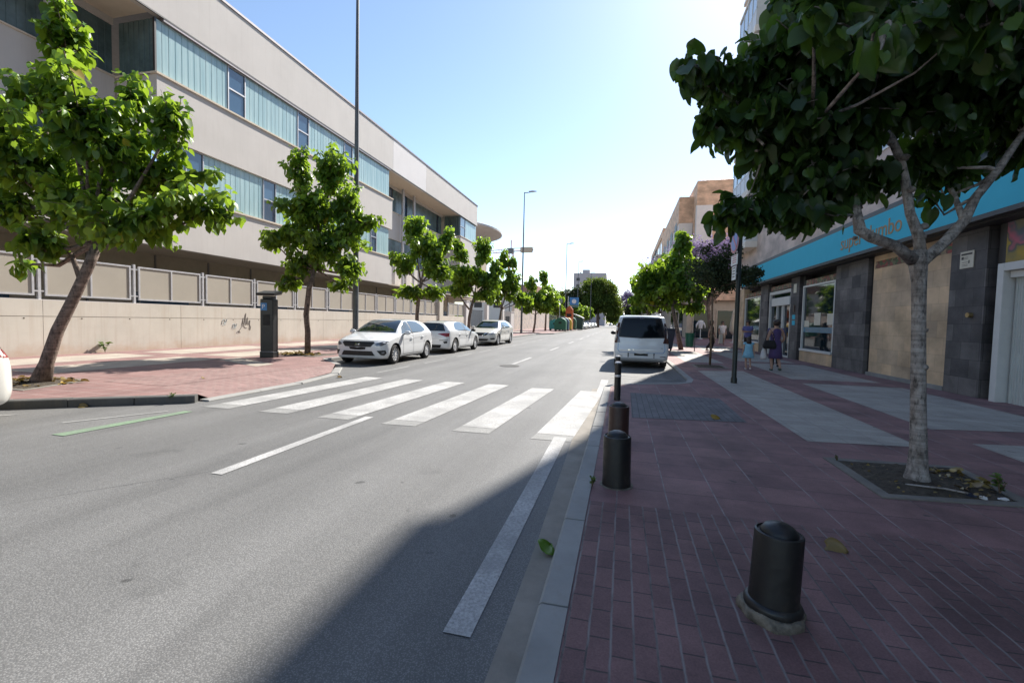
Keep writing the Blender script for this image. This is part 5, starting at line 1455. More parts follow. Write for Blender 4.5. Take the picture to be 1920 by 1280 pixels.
# (x, bottom, top centre, half width, belt height, roof half width, crown)
HATCH = [(2.03, .47, .55, .50, .52, .40, .01), (2.025, .36, .63, .62, .58, .5, .01), (2.0, .25, .70, .72, .64, .58, .012), (1.94, .20, .75, .79, .68, .64, .02), (1.80, .19, .80, .85, .72, .68, .03), (1.5, .18, .885, .875, .80, .72, .045), (1.2, .18, .955, .885, .86, .72, .05),
         (.98, .18, 1.0, .89, .90, .73, .05), (.74, .18, 1.15, .89, .915, .68, .055), (.40, .18, 1.33, .89, .925, .60, .06), (.08, .18, 1.42, .89, .93, .575, .05), (-.45, .18, 1.444, .89, .945, .555, .05), (-.95, .18, 1.44, .89, .96, .555, .05), (-1.4, .18, 1.40, .885, .975, .55, .05),
         (-1.70, .19, 1.34, .875, .98, .55, .05), (-1.83, .2, 1.16, .865, .97, .60, .05), (-1.92, .22, .995, .85, .88, .66, .04), (-1.99, .26, .86, .80, .78, .64, .03), (-2.02, .32, .72, .72, .64, .58, .02), (-2.03, .40, .62, .60, .56, .5, .015), (-2.03, .46, .54, .5, .5, .42, .01)]
WH = (1.26, -1.30)
GW = 'white cars parked along the left kerb'
def hatch_common(c, seam=True):
    g = M['car_glass']
    c.patch('windscreen', [(-.70, .99), (.70, .99), (.62, 1.2), (.53, 1.395), (-.53, 1.395), (-.62, 1.2)], 'f', g, .004)
    c.patch('rear_window', [(-.60, 1.0), (.60, 1.0), (.52, 1.15), (.47, 1.29), (-.47, 1.29), (-.52, 1.15)], 'r', g, .004)
    c.patch('side_window', [(.78, .965), (-.02, .975), (-.02, 1.36), (.2, 1.345), (.52, 1.17)], 's', M['car_glass_light'], .005, mirror=True)
    c.patch('side_window', [(-.09, .977), (-.85, 1.0), (-1.2, 1.06), (-1.2, 1.12), (-1.08, 1.25), (-.85, 1.35), (-.4, 1.375), (-.09, 1.365)], 's', M['car_glass_light'], .005, mirror=True)
    c.patch('window_trim', [(-.015, .96), (-.095, .96), (-.095, 1.37), (-.015, 1.37)], 's', M['trim'], .003, mirror=True)
    c.side_line('door_seam', [(.72, .30), (.74, .6), (.70, .90)]); c.side_line('door_seam', [(-.06, .28), (-.06, .93)]); c.side_line('door_seam', [(-.98, .70), (-.88, .42), (-.80, .3)]); c.side_line('door_seam', [(.72, .285), (-.80, .285)])
    c.side_line('shoulder_crease', [(1.0, .78), (0, .80), (-1.3, .84)], .014, M['chrome'] if False else c.paint, .006)
    c.handle([(.1, .80), (-.82, .83)])
    c.patch('sill_trim', [(.78, .19), (-.85, .19), (-.85, .235), (.78, .235)], 's', M['trim'], .003, mirror=True)

# --- nearest parked car: front towards the camera
c = Car('parked_car', 'white parked hatchback nearest the zebra crossing, its front towards it', GW, M['car_white'], HATCH, WH, .315, rimstyle=10)
hatch_common(c)
c.patch('grille', [(-.46, .715), (.46, .715), (.50, .69), (.40, .585), (-.40, .585), (-.50, .69)], 'f', M['trim'], .008)
c.patch('grille_surround', [(-.49, .73), (.49, .73), (.53, .69), (.42, .565), (-.42, .565), (-.53, .69)], 'f', M['seam'], .004)
for pts in ([(.035, .69), (.075, .69), (.075, .675), (-.05, .675), (-.075, .655), (-.075, .648), (.03, .648), (.03, .635), (-.075, .635), (-.075, .62), (.05, .62), (.075, .636), (.075, .66), (-.03, .66), (-.03, .672), (.035, .676)],):
    c.patch('badge', [(p[0], p[1] - .005) for p in pts], 'f', M['chrome'], .016, dense=.02)
c.patch('headlight', [(.53, .635), (.60, .60), (.74, .61), (.80, .665), (.83, .745), (.70, .725), (.58, .675)], 'f', M['head_lamp'], .006, mirror=True)
c.patch('plate', [(-.27, .555), (-.1, .56), (0, .545), (.1, .56), (.27, .555), (.24, .49), (.1, .475), (-.1, .475), (-.25, .49)], 'f', M['plate_black'], .014)
c.patch('lower_intake', [(-.46, .44), (.46, .44), (.55, .30), (-.55, .30)], 'f', M['trim'], .008)
c.patch('fog_lamp_recess', [(.60, .455), (.80, .47), (.82, .38), (.78, .315), (.71, .32)], 'f', M['trim'], .008, mirror=True)
for o in c.patch('fog_lamp', [(.71, .42), (.78, .43), (.78, .37), (.73, .36)], 'f', M['head_lamp'], .014, mirror=True): pass
c.patch('tail_light', [(.55, .80), (.83, .83), (.83, .93), (.62, .88)], 'r', M['red_lamp'], .006, mirror=True)
c.mirror(.66, .93, M['car_white']); c.patch('bonnet_seam', [(.74, .742), (.75, .75), (0, .765), (-.75, .75), (-.74, .742), (0, .756)], 'f', M['seam'], .003)
m = MB()
m.tube([(.93, -.62, 1.02), (.84, -.2, 1.035), (.86, .1, 1.03)], .008, 5); m.tube([(.93, -.1, 1.02), (.84, .35, 1.035), (.88, .62, 1.01)], .008, 5); m.build('wiper', M['trim'], c.root)
c.place((-8.12, 14.5, 0), R(-90) + R(1.0), 1.02, .97); c.root.scale.y = 1.06

# --- second parked car: tail towards the camera
A3 = [(x * 1.06, zb, zt * .995 if zt > 1.2 else zt, w * 1.005, zb2, wt, cr) for x, zb, zt, w, zb2, wt, cr in HATCH]
A3 = [(x, zb, zt, w, b, wt, cr) if x > -1.5 else (x, zb, zt + (.02 if zt < 1.1 else 0), w, b + .02, wt, cr) for x, zb, zt, w, b, wt, cr in A3]
c = Car('parked_car', 'white parked hatchback with red tail lamps towards the zebra crossing, second from it', GW, M['car_white'], A3, (1.33, -1.33), .33, rimstyle=14)
hatch_common(c)
c.patch('window_surround', [(-.66, .985), (.66, .985), (.56, 1.15), (.51, 1.33), (-.51, 1.33), (-.56, 1.15)], 'r', M['trim'], .003)
c.patch('tail_light', [(.36, .86), (.60, .90), (.83, .90), (.83, .755), (.70, .75), (.56, .80)], 'r', M['red_lamp'], .008, mirror=True)
c.patch('tail_light_line', [(.36, .86), (.62, .85), (.80, .83), (.80, .815), (.6, .835)], 'r', M['dark_red_lamp'], .012, mirror=True)
c.patch('bumper_slot', [(.45, .60), (.80, .615), (.80, .595), (.46, .575)], 'r', M['trim'], .006, mirror=True)
c.patch('bumper_vent', [(.62, .54), (.78, .56), (.78, .47), (.66, .455)], 'r', M['trim'], .006, mirror=True)
c.patch('diffuser', [(-.55, .40), (.55, .40), (.48, .27), (-.48, .27)], 'r', M['trim'], .006)
c.patch('tailgate_seam', [(-.52, .66), (.52, .66), (.52, .652), (-.52, .652)], 'r', M['seam'], .004)
c.patch('badge', [(-.03, .83), (.03, .83), (.03, .815), (-.03, .815)], 'r', M['chrome'], .008, dense=.02)
c.patch('plate', [(-.26, .80), (.26, .80), (.26, .69), (-.26, .69)], 'r', M['white'], .007)
c.patch('headlight', [(.53, .65), (.80, .66), (.83, .74), (.6, .70)], 'f', M['head_lamp'], .006, mirror=True)
m = MB(); m.tube([(-1.25, 0, 1.39), (-1.36, 0, 1.47)], [.02, .008], 6); m.build('roof_aerial', M['trim'], c.root)
c.mirror(.72, .94, M['trim']); c.place((-8.1, 20.2, 0), R(90), 1.0, 1.06)

# --- third parked car
PU = [(x * 1.08, zb + .01, zt + (.05 if zt > 1.2 else .035 if zt > .8 else 0), w * .99, b + .03, wt, cr) for x, zb, zt, w, b, wt, cr in HATCH]
c = Car('parked_car', 'pearl white parked hatchback with a dark grille, third from the zebra crossing', GW, M['car_cream'], PU, (1.37, -1.36), .325, rimstyle=8)
hatch_common(c)
c.patch('grille', [(-.5, .74), (.5, .74), (.36, .60), (.12, .53), (-.12, .53), (-.36, .60)], 'f', M['trim'], .008)
c.patch('grille_bar', [(-.40, .735), (-.33, .735), (-.1, .575), (.1, .575), (.33, .735), (.40, .735), (.14, .54), (-.14, .54)], 'f', M['chrome'], .013)
c.patch('headlight', [(.50, .66), (.68, .635), (.80, .69), (.83, .79), (.70, .765)], 'f', M['head_lamp'], .006, mirror=True)
c.patch('lower_intake', [(-.5, .40), (.5, .40), (.42, .29), (-.42, .29)], 'f', M['trim'], .008)
c.patch('fog_lamp_recess', [(.56, .44), (.80, .46), (.80, .37), (.62, .35)], 'f', M['trim'], .008, mirror=True)
c.patch('plate', [(-.26, .55), (.26, .55), (.26, .44), (-.26, .44)], 'f', M['white'], .014)
c.patch('tail_light', [(.55, .85), (.83, .87), (.83, .98), (.62, .92)], 'r', M['red_lamp'], .006, mirror=True)
c.patch('tail_light', [(-1.96, .86), (-2.13, .84), (-2.13, 1.0), (-1.98, 1.0)], 's', M['red_lamp'], .006, mirror=True)
c.mirror(.73, .97, M['car_cream'])
c.place((-8.12, 27.5, 0), R(-90), 1.03, 1.08); third = c

# --- car at the left edge of the picture: only its rear corner shows
o = copy_tree(third.root); o['label'] = 'white car at the left edge before the zebra crossing, only its tail corner showing'
o.location = (-8.74, 2.09, 0); o.rotation_euler = (0, 0, R(-90)); o.scale = (1.03, 1.0, 1.0)

# --- distant cars on both sides: copies in other colours
def recolour(root, mat, old):
    for ch in root.children:
        if ch.type == 'MESH' and ch.data.materials and ch.data.materials[0] == old:
            ch.data = ch.data.copy(); ch.data.materials[0] = mat
GD_ = 'cars parked far down the left kerb'
dl = ['white', 'pale pearl', 'black', 'white', 'grey', 'white', 'black', 'white']
dm = {'white': M['car_white'], 'pale pearl': M['car_cream'], 'black': M['car_black'], 'grey': M['car_grey']}
pos_txt = ['first of the far row past the bins', 'second of the far row past the bins', 'third of the far row past the bins', 'fourth of the far row past the bins', 'fifth of the far row past the bins', 'sixth of the far row past the bins', 'seventh of the far row past the bins', 'last of the far row past the bins']
pr = {}
for i, (cn, tx) in enumerate(zip(dl, pos_txt)):
    if cn in pr: o = copy_tree(pr[cn])
    else:
        o = copy_tree(third.root); recolour(o, dm[cn], M['car_cream']); pr[cn] = o
    o.location = (-8.7 + (0.1 if i % 2 else -.05), 92 + i * 6.6, 0); o.rotation_euler = (0, 0, R(-90)); o.scale = (1, 1, 1)
    o['label'] = f'far {cn} hatchback, {tx}'; o['group'] = GD_
for i, (cn, x, y) in enumerate((('white', -2.2, 215), ('grey', -6.0, 235), ('white', .6, 205))):
    o = copy_tree(pr[cn]); o.location = (x, y, 0); o.rotation_euler = (0, 0, R(-90) if i < 2 else R(90)); o['group'] = 'cars at the far end of the street'
    o['label'] = ['tiny white car in the roadway at the far end of the street', 'tiny grey car crossing the far end of the street', 'tiny white car seen just left of the van at the far end'][i]

# --- van on the right, seen from behind
VAN = [(2.2, .47, .58, .5, .55, .4, .01), (2.19, .36, .72, .66, .64, .52, .015), (2.15, .26, .84, .76, .74, .62, .02), (2.05, .22, .92, .84, .82, .70, .03), (1.8, .2, 1.0, .88, .9, .74, .04), (1.45, .2, 1.08, .895, .98, .76, .05), (1.2, .2, 1.14, .9, 1.03, .76, .05), (.8, .2, 1.42, .9, 1.06, .70, .05),
       (.45, .2, 1.66, .9, 1.08, .685, .05), (.1, .2, 1.76, .9, 1.09, .71, .045), (-.6, .2, 1.80, .9, 1.09, .72, .045), (-1.3, .2, 1.80, .9, 1.09, .72, .045), (-1.85, .2, 1.78, .9, 1.09, .72, .045), (-2.0, .22, 1.74, .895, 1.08, .72, .05), (-2.05, .24, 1.60, .89, 1.06, .74, .045), (-2.09, .26, 1.40, .885, 1.05, .765, .04),
       (-2.13, .28, 1.16, .88, 1.0, .78, .03), (-2.16, .31, .96, .865, .86, .78, .03), (-2.18, .33, .76, .85, .7, .76, .02), (-2.2, .36, .62, .82, .58, .72, .02), (-2.2, .42, .52, .78, .48, .68, .01)]
c = Car('parked_van', 'white van parked in the right hand bay, its dark rear window towards the camera', None, M['car_white'], VAN, (1.35, -1.38), .33, warp_r=.07, cat='van', rimstyle=8)
c.patch('window_surround', [(-.78, 1.04), (0, 1.01), (.78, 1.04), (.75, 1.2), (.69, 1.45), (.62, 1.69), (0, 1.71), (-.62, 1.69), (-.69, 1.45), (-.75, 1.2)], 'r', M['trim'], .005)
c.patch('rear_window', [(-.71, 1.07), (0, 1.04), (.71, 1.07), (.65, 1.4), (.585, 1.65), (0, 1.675), (-.585, 1.65), (-.65, 1.4)], 'r', M['van_glass'], .009)
c.patch('tail_light', [(.69, .86), (.86, .84), (.87, 1.1), (.83, 1.3), (.755, 1.52), (.70, 1.52), (.735, 1.2), (.73, 1.02)], 'r', M['dark_red_lamp'], .012, mirror=True)
c.patch('tailgate_seam', [(-.74, .90), (-.75, .62), (-.70, .545), (0, .53), (.70, .545), (.75, .62), (.74, .90), (.752, .90), (.763, .61), (.71, .53), (0, .515), (-.71, .53), (-.763, .61), (-.752, .90)], 'r', M['p_blue'], .003)
c.patch('plate', [(-.22, .50), (-.1, .505), (.02, .49), (.22, .51), (.22, .43), (-.22, .43)], 'r', M['plate_black'], .012)
c.patch('bumper_strip', [(.40, .53), (.43, .53), (.43, .37), (.40, .37)], 'r', M['trim'], .008, mirror=True)
c.patch('reflector', [(.60, .42), (.78, .43), (.78, .41), (.60, .40)], 'r', M['dark_red_lamp'], .008, mirror=True)
c.patch('high_stop_lamp', [(-.06, 1.70), (.08, 1.70), (.07, 1.655), (-.05, 1.655)], 'r', M['dark_red_lamp'], .014)
c.patch('badge', [(.35, .63), (.42, .63), (.42, .61), (.35, .61)], 'r', M['chrome'], .006, dense=.03); c.patch('badge', [(.24, .635), (.28, .635), (.26, .605), (.24, .605)], 'r', M['chrome'], .006, dense=.03); c.patch('badge', [(-.62, .70), (-.7, .70), (-.7, .69), (-.62, .69)], 'r', M['trim'], .006, dense=.03)
c.patch('windscreen', [(-.7, 1.16), (.7, 1.16), (.62, 1.65), (-.62, 1.65)], 'f', M['car_glass'], .004)
c.patch('side_window', [(.8, 1.12), (.0, 1.12), (.0, 1.6), (.45, 1.58)], 's', M['car_glass_light'], .005, mirror=True)
c.patch('side_window', [(-.08, 1.12), (-1.0, 1.12), (-1.0, 1.6), (-.08, 1.6)], 's', M['car_glass'], .005, mirror=True); c.patch('side_window', [(-1.1, 1.12), (-1.75, 1.14), (-1.68, 1.58), (-1.1, 1.6)], 's', M['car_glass'], .005, mirror=True)
c.mirror(.95, 1.05, M['trim'])
for sg in (-1, 1):
    m = MB(); m.tube([(-1.85, sg * .6, 1.74), (-1.7, sg * .6, 1.83), (.0, sg * .6, 1.83), (.15, sg * .6, 1.76)], .022, 8); m.build('roof_rail', M['galv'], c.root, smooth=True)
m = MB(); m.tube([(-1.6, 0, 1.77), (-1.75, 0, 1.93)], [.02, .008], 6); m.build('roof_aerial', M['trim'], c.root)
m = MB(); m.tube([(-2.02, -.05, .5), (-2.02, .0, .34)], .02, 6); m.build('rear_wiper', M['trim'], c.root)
c.place((.62, 17.85, 0), R(90), 1.0, 1.06)
# ---------------------------------------------------------------- street furniture
GB = 'iron bollards along the right kerb'
def fat_bollard(label, loc, mat, tilt=(0, 0), collar=False, r=.122, h=.435):
    b = empty('bollard', loc, 0, label, 'bollard', GB)
    m = MB(); m.lathe([(r * 1.03, -.03), (r * 1.02, .04), (r, .06), (r * .985, h - .012), (r * .97, h), (r * .90, h + .004), (r * .86, h - .004), (r * .76, h - .004)], 40)
    m.build('shaft', mat, b, angle=45)
    m = MB(); m.lathe([(r * .77, h - .006), (r * .75, h + .006), (r * .6, h + .03), (r * .35, h + .044), (0, h + .05)], 36); m.build('dome_cap', M['iron'], b, angle=60)
    if collar:
        m = MB(); m.lathe([(r * 1.0, .0), (r * 1.17, .0), (r * 1.19, .02), (r * 1.12, .035), (r * 1.0, .04)], 36); m.build('base_ring', M['iron'], b, angle=45)
        m = MB(); n = 40; ring = []
        for rr, z in ((r * 1.1, .002), (r * 1.22, .0), (r * 1.3, -.012), (r * 1.33, -.03), (r * 1.36, -.052)):
            ring.append([((rr * (1 + (.05 * math.sin(3 * a) + .03 * math.sin(7 * a + 1)) * (1 if z < 0 else .4))) * math.cos(a), rr * (1 + (.05 * math.sin(3 * a) + .03 * math.sin(7 * a + 1)) * (1 if z < 0 else .4)) * math.sin(a), z + .006 * math.sin(5 * a) + .0) for a in [2 * math.pi * k / n for k in range(n)]])
        m.loft(ring); gq = random.Random(5); m.v = [(x * (1 + gq.uniform(-.025, .035)), y * (1 + gq.uniform(-.025, .035)), z + gq.uniform(-.005, .005)) for x, y, z in m.v]; m.build('mortar_collar', M['mortar'], b, smooth=True)
    else:
        m = MB(); m.lathe([(r, .0), (r * 1.2, .0), (r * 1.22, -.02)], 30); m.build('base_ring', M['mortar'], b)
    b.rotation_euler = (tilt[0], tilt[1], 0)
    return b
fat_bollard('worn black squat bollard nearest the camera, tilted, on a broken mortar collar', (.775, 2.44, RZ + .045), M['iron'], (R(-1.5), R(2.5)), True, .112, .375)
fat_bollard('smooth black squat bollard at the kerb, standing in front of the brown one', (-.01, 4.06, RZ + .005), M['iron'], (0, R(-.6)))
fat_bollard('brown squat bollard at the kerb, between the black one and the thin posts', (-.01, 5.55, RZ + .005), M['iron_rust'], (0, 0))
def thin_bollard(label, loc):
    b = empty('bollard', loc, 0, label, 'bollard', GB)
    m = MB(); m.lathe([(.062, 0), (.06, .66), (.062, .665), (.062, .70), (.05, .715), (0, .72)], 24); m.build('shaft', M['iron'], b, angle=40)
    m = MB(); m.lathe([(.061, .44), (.0635, .445), (.0635, .475), (.061, .48)], 24); m.build('reflective_band', M['galv'], b, angle=40)
    m = MB(); m.lathe([(.0625, .695), (.065, .7), (.05, .722), (0, .726)], 24); m.build('top_cap', M['galv'], b, angle=40)
    return b
thin_bollard('thin black post bollard with a white band, behind the brown squat bollard', (-.06, 8.6, RZ))
thin_bollard('thin black post bollard farthest along, just in front of the van', (-.09, 11.05, 0.0))

# parking meter
pm = empty('parking_meter', (-11.2, 12.3, LZ), 0, 'tall black parking ticket machine with a blue P badge and a flat slanted solar roof', 'parking meter')
a = R(24)
m = MB(); m.box(-.22, .22, -.19, .19, .0, .2); m.box(-.205, .205, -.175, .175, .2, 1.9); m.box(-.16, .16, -.13, .13, 1.9, 2.0); m.build('body', M['meter'], pm, bevel=.025)
m = MB(); m.add([(-.28, -.26, 2.0), (.28, -.26, 2.0), (.28, .26, 2.06), (-.28, .26, 2.06), (-.3, -.28, 2.08), (.3, -.28, 2.08), (.3, .28, 2.19), (-.3, .28, 2.19)], [(0, 3, 2, 1), (4, 5, 6, 7), (0, 1, 5, 4), (1, 2, 6, 5), (2, 3, 7, 6), (3, 0, 4, 7)]); m.build('solar_roof', M['meter'], pm, bevel=.01)
m = MB(); m.box(-.18, .02, -.184, -.176, 1.53, 1.77); bd = m.build('badge_plate', M['p_blue'], pm)
text_mesh('P', .2, 'badge_letter', M['white'], bd, (-.145, -.186, 1.585), (1, 0, 0), (0, 0, 1), .002, world=False)
m = MB(); m.box(-.11, .11, -.184, -.176, 1.05, 1.4); m.build('control_panel', M['black'], pm, bevel=.006)
m = MB(); m.box(-.225, .225, -.196, -.191, .2, .21); m.build('base_seam', M['galv'], pm)
pm.rotation_euler.z = R(15)

# lamp posts
GLP = 'tall grey lamp posts along the left pavement'
def lamp(label, loc, h=15.4, thick=.15, rz=0.0):
    t = empty('lamp_post', loc, rz, label, 'lamp post', GLP)
    m = MB(); m.lathe([(thick * 1.25, 0), (thick * 1.25, .35), (thick, .45), (thick * .98, 2.5), (thick * .8, 6), (thick * .5, h * .85), (thick * .42, h), (0, h)], 18); m.build('pole', M['post_paint'], t, angle=40)
    m = MB(); m.tube([(0, 0, h - .08), (.85, 0, h)], .045, 8); m.build('arm', M['post_paint'], t)
    m = MB(); m.loft([[(.5, -.12, h), (.5, .12, h), (.5, .12, h + .09), (.5, -.12, h + .09)], [(.9, -.16, h - .02), (.9, .16, h - .02), (.9, .13, h + .12), (.9, -.13, h + .12)], [(1.35, -.07, h + .02), (1.35, .07, h + .02), (1.35, .06, h + .07), (1.35, -.06, h + .07)]]); m.build('lamp_head', M['galv'], t)
    m = MB(); m.box(-.1, .1, -thick - .004, -thick + .02, .55, .95); m.build('service_hatch', M['post_paint'], t)
    return t
lp1 = lamp('nearest tall grey lamp post, rising out of the frame behind the first white car', (-10.15, 15.55, LZ), 15.4, .112)
for loc, lab in (((-10.9, 48.4, LZ), 'second tall lamp post, between the third white car and the recycling bins'), ((-10.2, 81, LZ), 'third tall lamp post, rising from the trees by the orange bin'), ((-10.4, 105, LZ), 'fourth tall lamp post, in front of the grey tower block'), ((-9.0, 128, LZ), 'farthest tall lamp post, in front of the tallest green tree')):
    o = copy_tree(lp1); o.location = loc; o['label'] = lab
o = copy_tree(lp1); o.location = (-17.8, 70, LZ); o.scale = (.75, .75, .68); o.rotation_euler.z = R(180); o['label'] = 'shorter lamp with its head just above the crowns of the left trees'

# sign pole on the right pavement
sp = empty('sign_pole', (2.76, 12.25, RZ), 0, 'dark green pole carrying a round no parking sign and two small plates', 'sign')
M['pole_green'] = simple('dark_green_pole', (.012, .018, .016), .4, var=.2)
m = MB(); m.lathe([(.075, 0), (.075, .12), (.058, .16), (.055, 2.0), (.05, 3.98), (.03, 4.01), (0, 4.02)], 18); m.build('pole', M['pole_green'], sp, angle=40)
ang = R(4)
nx, ny = -math.cos(ang), -math.sin(ang); tx, ty = -ny, nx
def disc(r, off, z, mat, name, parent, th=.003):
    m = MB(); n = 36; rings = []
    for o_ in (off, off + th):
        rings.append([(nx * o_ + tx * r * math.cos(2 * math.pi * k / n), ny * o_ + ty * r * math.cos(2 * math.pi * k / n), z + r * math.sin(2 * math.pi * k / n)) for k in range(n)])
    m.loft(rings); return m.build(name, mat, parent)
zz = 3.55
d0 = disc(.31, .12, zz, M['sign_grey'], 'round_sign', sp, .012)
disc(.305, .133, zz, M['sign_red'], 'red_ring', d0); disc(.245, .1365, zz, M['sign_face'], 'sign_face', d0)
m = MB(); c0 = Vector((nx * .143, ny * .143, zz)); T_ = Vector((tx, ty, 0)); m.bar(c0 + (T_ - Vector((0, 0, 1))) * .17, c0 - (T_ - Vector((0, 0, 1))) * .17, .05, .003, up=(nx, ny, 0)); m.build('red_bar', M['sign_red'], d0)
def plate(z0, z1, w, name):
    m = MB(); vs = []
    for o_ in (.11, .12):
        for s_, z in ((-1, z0), (1, z0), (1, z1), (-1, z1)): vs.append((nx * o_ + tx * s_ * w / 2, ny * o_ + ty * s_ * w / 2, z))
    m.add(vs, [(0, 3, 2, 1), (4, 5, 6, 7), (0, 1, 5, 4), (1, 2, 6, 5), (2, 3, 7, 6), (3, 0, 4, 7)]); p = m.build(name, M['lid_white'], sp)
    m = MB(); n = 4 if z1 - z0 < .5 else 5
    for k in range(n):
        z = z1 - (k + .8) * (z1 - z0) / (n + .8); vs = []
        ww = w * (.36 - .06 * (k % 2))
        for s_, q in ((-1, z), (1, z), (1, z + .022), (-1, z + .022)): vs.append((nx * .1212 + tx * s_ * ww, ny * .1212 + ty * s_ * ww, q))
        m.add(vs, [(0, 1, 2, 3)])
    m.build('plate_print', M['sign_red'] if name == 'text_plate' else M['plaque_ink'], p)
plate(2.95, 3.2, .5, 'text_plate'); plate(2.58, 2.92, .3, 'small_plate')
m = MB()
for z in (3.55, 3.08, 2.75): m.bar((0, 0, z), (nx * .12, ny * .12, z), .05, .04)
m.build('sign_bracket', M['galv'], sp)

# recycling bins and signs far along the left pavement
GBN = 'recycling bins on the left pavement'
def bin_(label, loc, mat, w=1.3, d=1.1, h=1.5, name='recycling_bin', lid=None, rz=0):
    t = empty(name, loc, rz, label, 'recycling bin', GBN)
    m = MB(); n = 14; prof = [(-w / 2, .22), (-w / 2, h * .62)]
    for k in range(n + 1):
        a = math.pi - math.pi * k / n; prof.append((w / 2 * math.cos(a), h * .62 + h * .38 * math.sin(a)))
    prof += [(w / 2, .22)]
    m.loft([[(x, -d / 2, z) for x, z in prof], [(x, d / 2, z) for x, z in prof]]); m.build('body', mat, t, bevel=.03)
    m = MB(); m.box(-w / 2 + .05, -w / 2 + .2, -d / 2 + .1, d / 2 - .1, 0, .22); m.box(w / 2 - .2, w / 2 - .05, -d / 2 + .1, d / 2 - .1, 0, .22); m.build('foot', M['black'], t)
    m = MB()
    pr2 = [(x * 1.02, z + .01) for x, z in prof[2:-1]]
    m.loft([[(x, d / 2 - .02, z) for x, z in pr2], [(x, d / 2 + .06, z) for x, z in pr2]]); m.build('rim', lid or M['lid_white'], t)
    m = MB(); m.box(-.22, .22, -d / 2 - .02, -d / 2, h * .55, h * .7); m.build('slot', M['black'], t)
    return t
bin_('teal recycling bin, leftmost of the row past the second lamp post', (-10.2, 69.2, LZ), M['teal_bin'], 1.7, 1.4, 1.75)
bin_('dark green dome topped recycling bin in front of the row', (-8.95, 66.2, LZ), M['green_bin'], 1.7, 1.4, 2.0)
bin_('dark blue recycling bin behind the green one', (-9.0, 70.4, LZ), M['blue_bin'], 1.6, 1.3, 2.1)
bin_('yellow recycling bin beside the blue one', (-8.9, 73.6, LZ), M['yellow_bin'], 1.6, 1.3, 2.1)
bin_('small green bin right of the orange column', (-8.75, 81.0, LZ), M['green_bin'], 1.2, 1.2, 2.2)
t = empty('clothes_bank', (-8.95, 77, LZ), 0, 'tall orange clothes collection column in the row of bins', 'clothes bank')
m = MB(); m.box(-.6, .6, -.5, .5, .05, 3.5); m.build('body', M['orange_bin'], t, bevel=.05); m = MB(); m.loft([[(-.6, -.5, 3.5), (.6, -.5, 3.5), (.6, .5, 3.5), (-.6, .5, 3.5)], [(-.15, -.4, 4.1), (.15, -.4, 4.1), (.15, .4, 4.1), (-.15, .4, 4.1)]]); m.build('hood', M['orange_bin'], t); m = MB(); m.box(-.4, .4, -.52, -.501, 2.3, 2.8); m.build('slot', M['black'], t)
t = empty('waste_container', (-8.75, 86.5, LZ), 0, 'large dark green waste container with a curved pale lid', 'container')
m = MB(); m.loft([[(-1.3, -1.1, .1), (1.3, -1.1, .1), (1.3, 1.1, .1), (-1.3, 1.1, .1)], [(-1.4, -1.2, 2.9), (1.4, -1.2, 2.0), (1.4, 1.2, 2.0), (-1.4, 1.2, 2.9)]]); m.build('body', M['dark_bin'], t, bevel=.05)
m = MB(); R1 = []
for k in range(9):
    x = -1.5 + 3.0 * k / 8; z = 2.98 - .95 * (k / 8) ** 1.7 + .06
    R1.append([(x, -1.25, z), (x, 1.25, z), (x, 1.25, z + .12), (x, -1.25, z + .12)])
m.loft(R1); m.build('lid', M['lid_white'], t)
t = empty('round_traffic_sign', (-9.6, 69.5, LZ), 0, 'grey back of a round traffic sign on a thin post above the bins', 'sign')
m = MB(); m.tube([(0, 0, 0), (0, 0, 5.0)], .05, 10); m.build('post', M['galv'], t); m = MB(); m.lathe([(0, -.02), (.42, -.02), (.42, .02), (0, .02)], 24, (0, -.07, 4.6), 'y'); m.build('sign_disc', M['sign_grey'], t)
t = empty('blue_sign_board', (-9.2, 84.5, LZ), 0, 'square blue sign board with a white emblem on a pale post beyond the bins', 'sign')
m = MB(); m.tube([(-.9, 0, 0), (-.9, 0, 6.2)], .09, 10); m.build('post', M['lid_white'], t)
m = MB(); m.box(-.65, 1.05, -.08, 0, 4.2, 6.0); bb = m.build('board', M['p_blue'], t); m = MB(); m.lathe([(.2, -.02), (.42, -.02), (.42, 0), (.2, 0)], 20, (.2, -.1, 5.25), 'y'); m.build('emblem', M['white'], bb); m = MB(); m.box(-.6, 1.0, -.09, -.081, 4.25, 4.6); m.build('base_strip', M['green_line'], bb)

M['navy_bin'] = simple('navy_bin_plastic', (.014, .02, .04), .5)
# waste bins and a stack of planters behind the van
t = empty('wheeled_bin', (2.3, 25.6, RZ), 0, 'dark blue wheeled bin on the pavement beside the van', 'bin')
m = MB(); m.loft([[(-.3, -.3, .12), (.3, -.3, .12), (.3, .3, .12), (-.3, .3, .12)], [(-.42, -.4, 1.15), (.42, -.4, 1.15), (.42, .4, 1.15), (-.42, .4, 1.15)]]); m.build('body', M['navy_bin'], t, bevel=.03); m = MB(); m.box(-.44, .44, -.42, .42, 1.15, 1.22); m.build('lid', M['navy_bin'], t, bevel=.02); m = MB(); m.lathe([(0, -.04), (.12, -.04), (.12, .04), (0, .04)], 14, (-.28, .25, .12), 'x'); m.lathe([(0, -.04), (.12, -.04), (.12, .04), (0, .04)], 14, (.28, .25, .12), 'x'); m.build('wheels', M['tyre'], t)
t = empty('litter_bin', (3.55, 26.0, RZ), 0, 'small dark green litter bin beside the trunk of the sunlit tree', 'bin')
m = MB(); m.lathe([(.2, .25), (.24, .95), (.25, .96), (.25, 1.0), (.2, 1.0)], 18); m.build('bucket', M['green_bin'], t, angle=40); m = MB(); m.tube([(.27, 0, 0), (.27, 0, 1.05)], .025, 8); m.build('post', M['post_paint'], t)
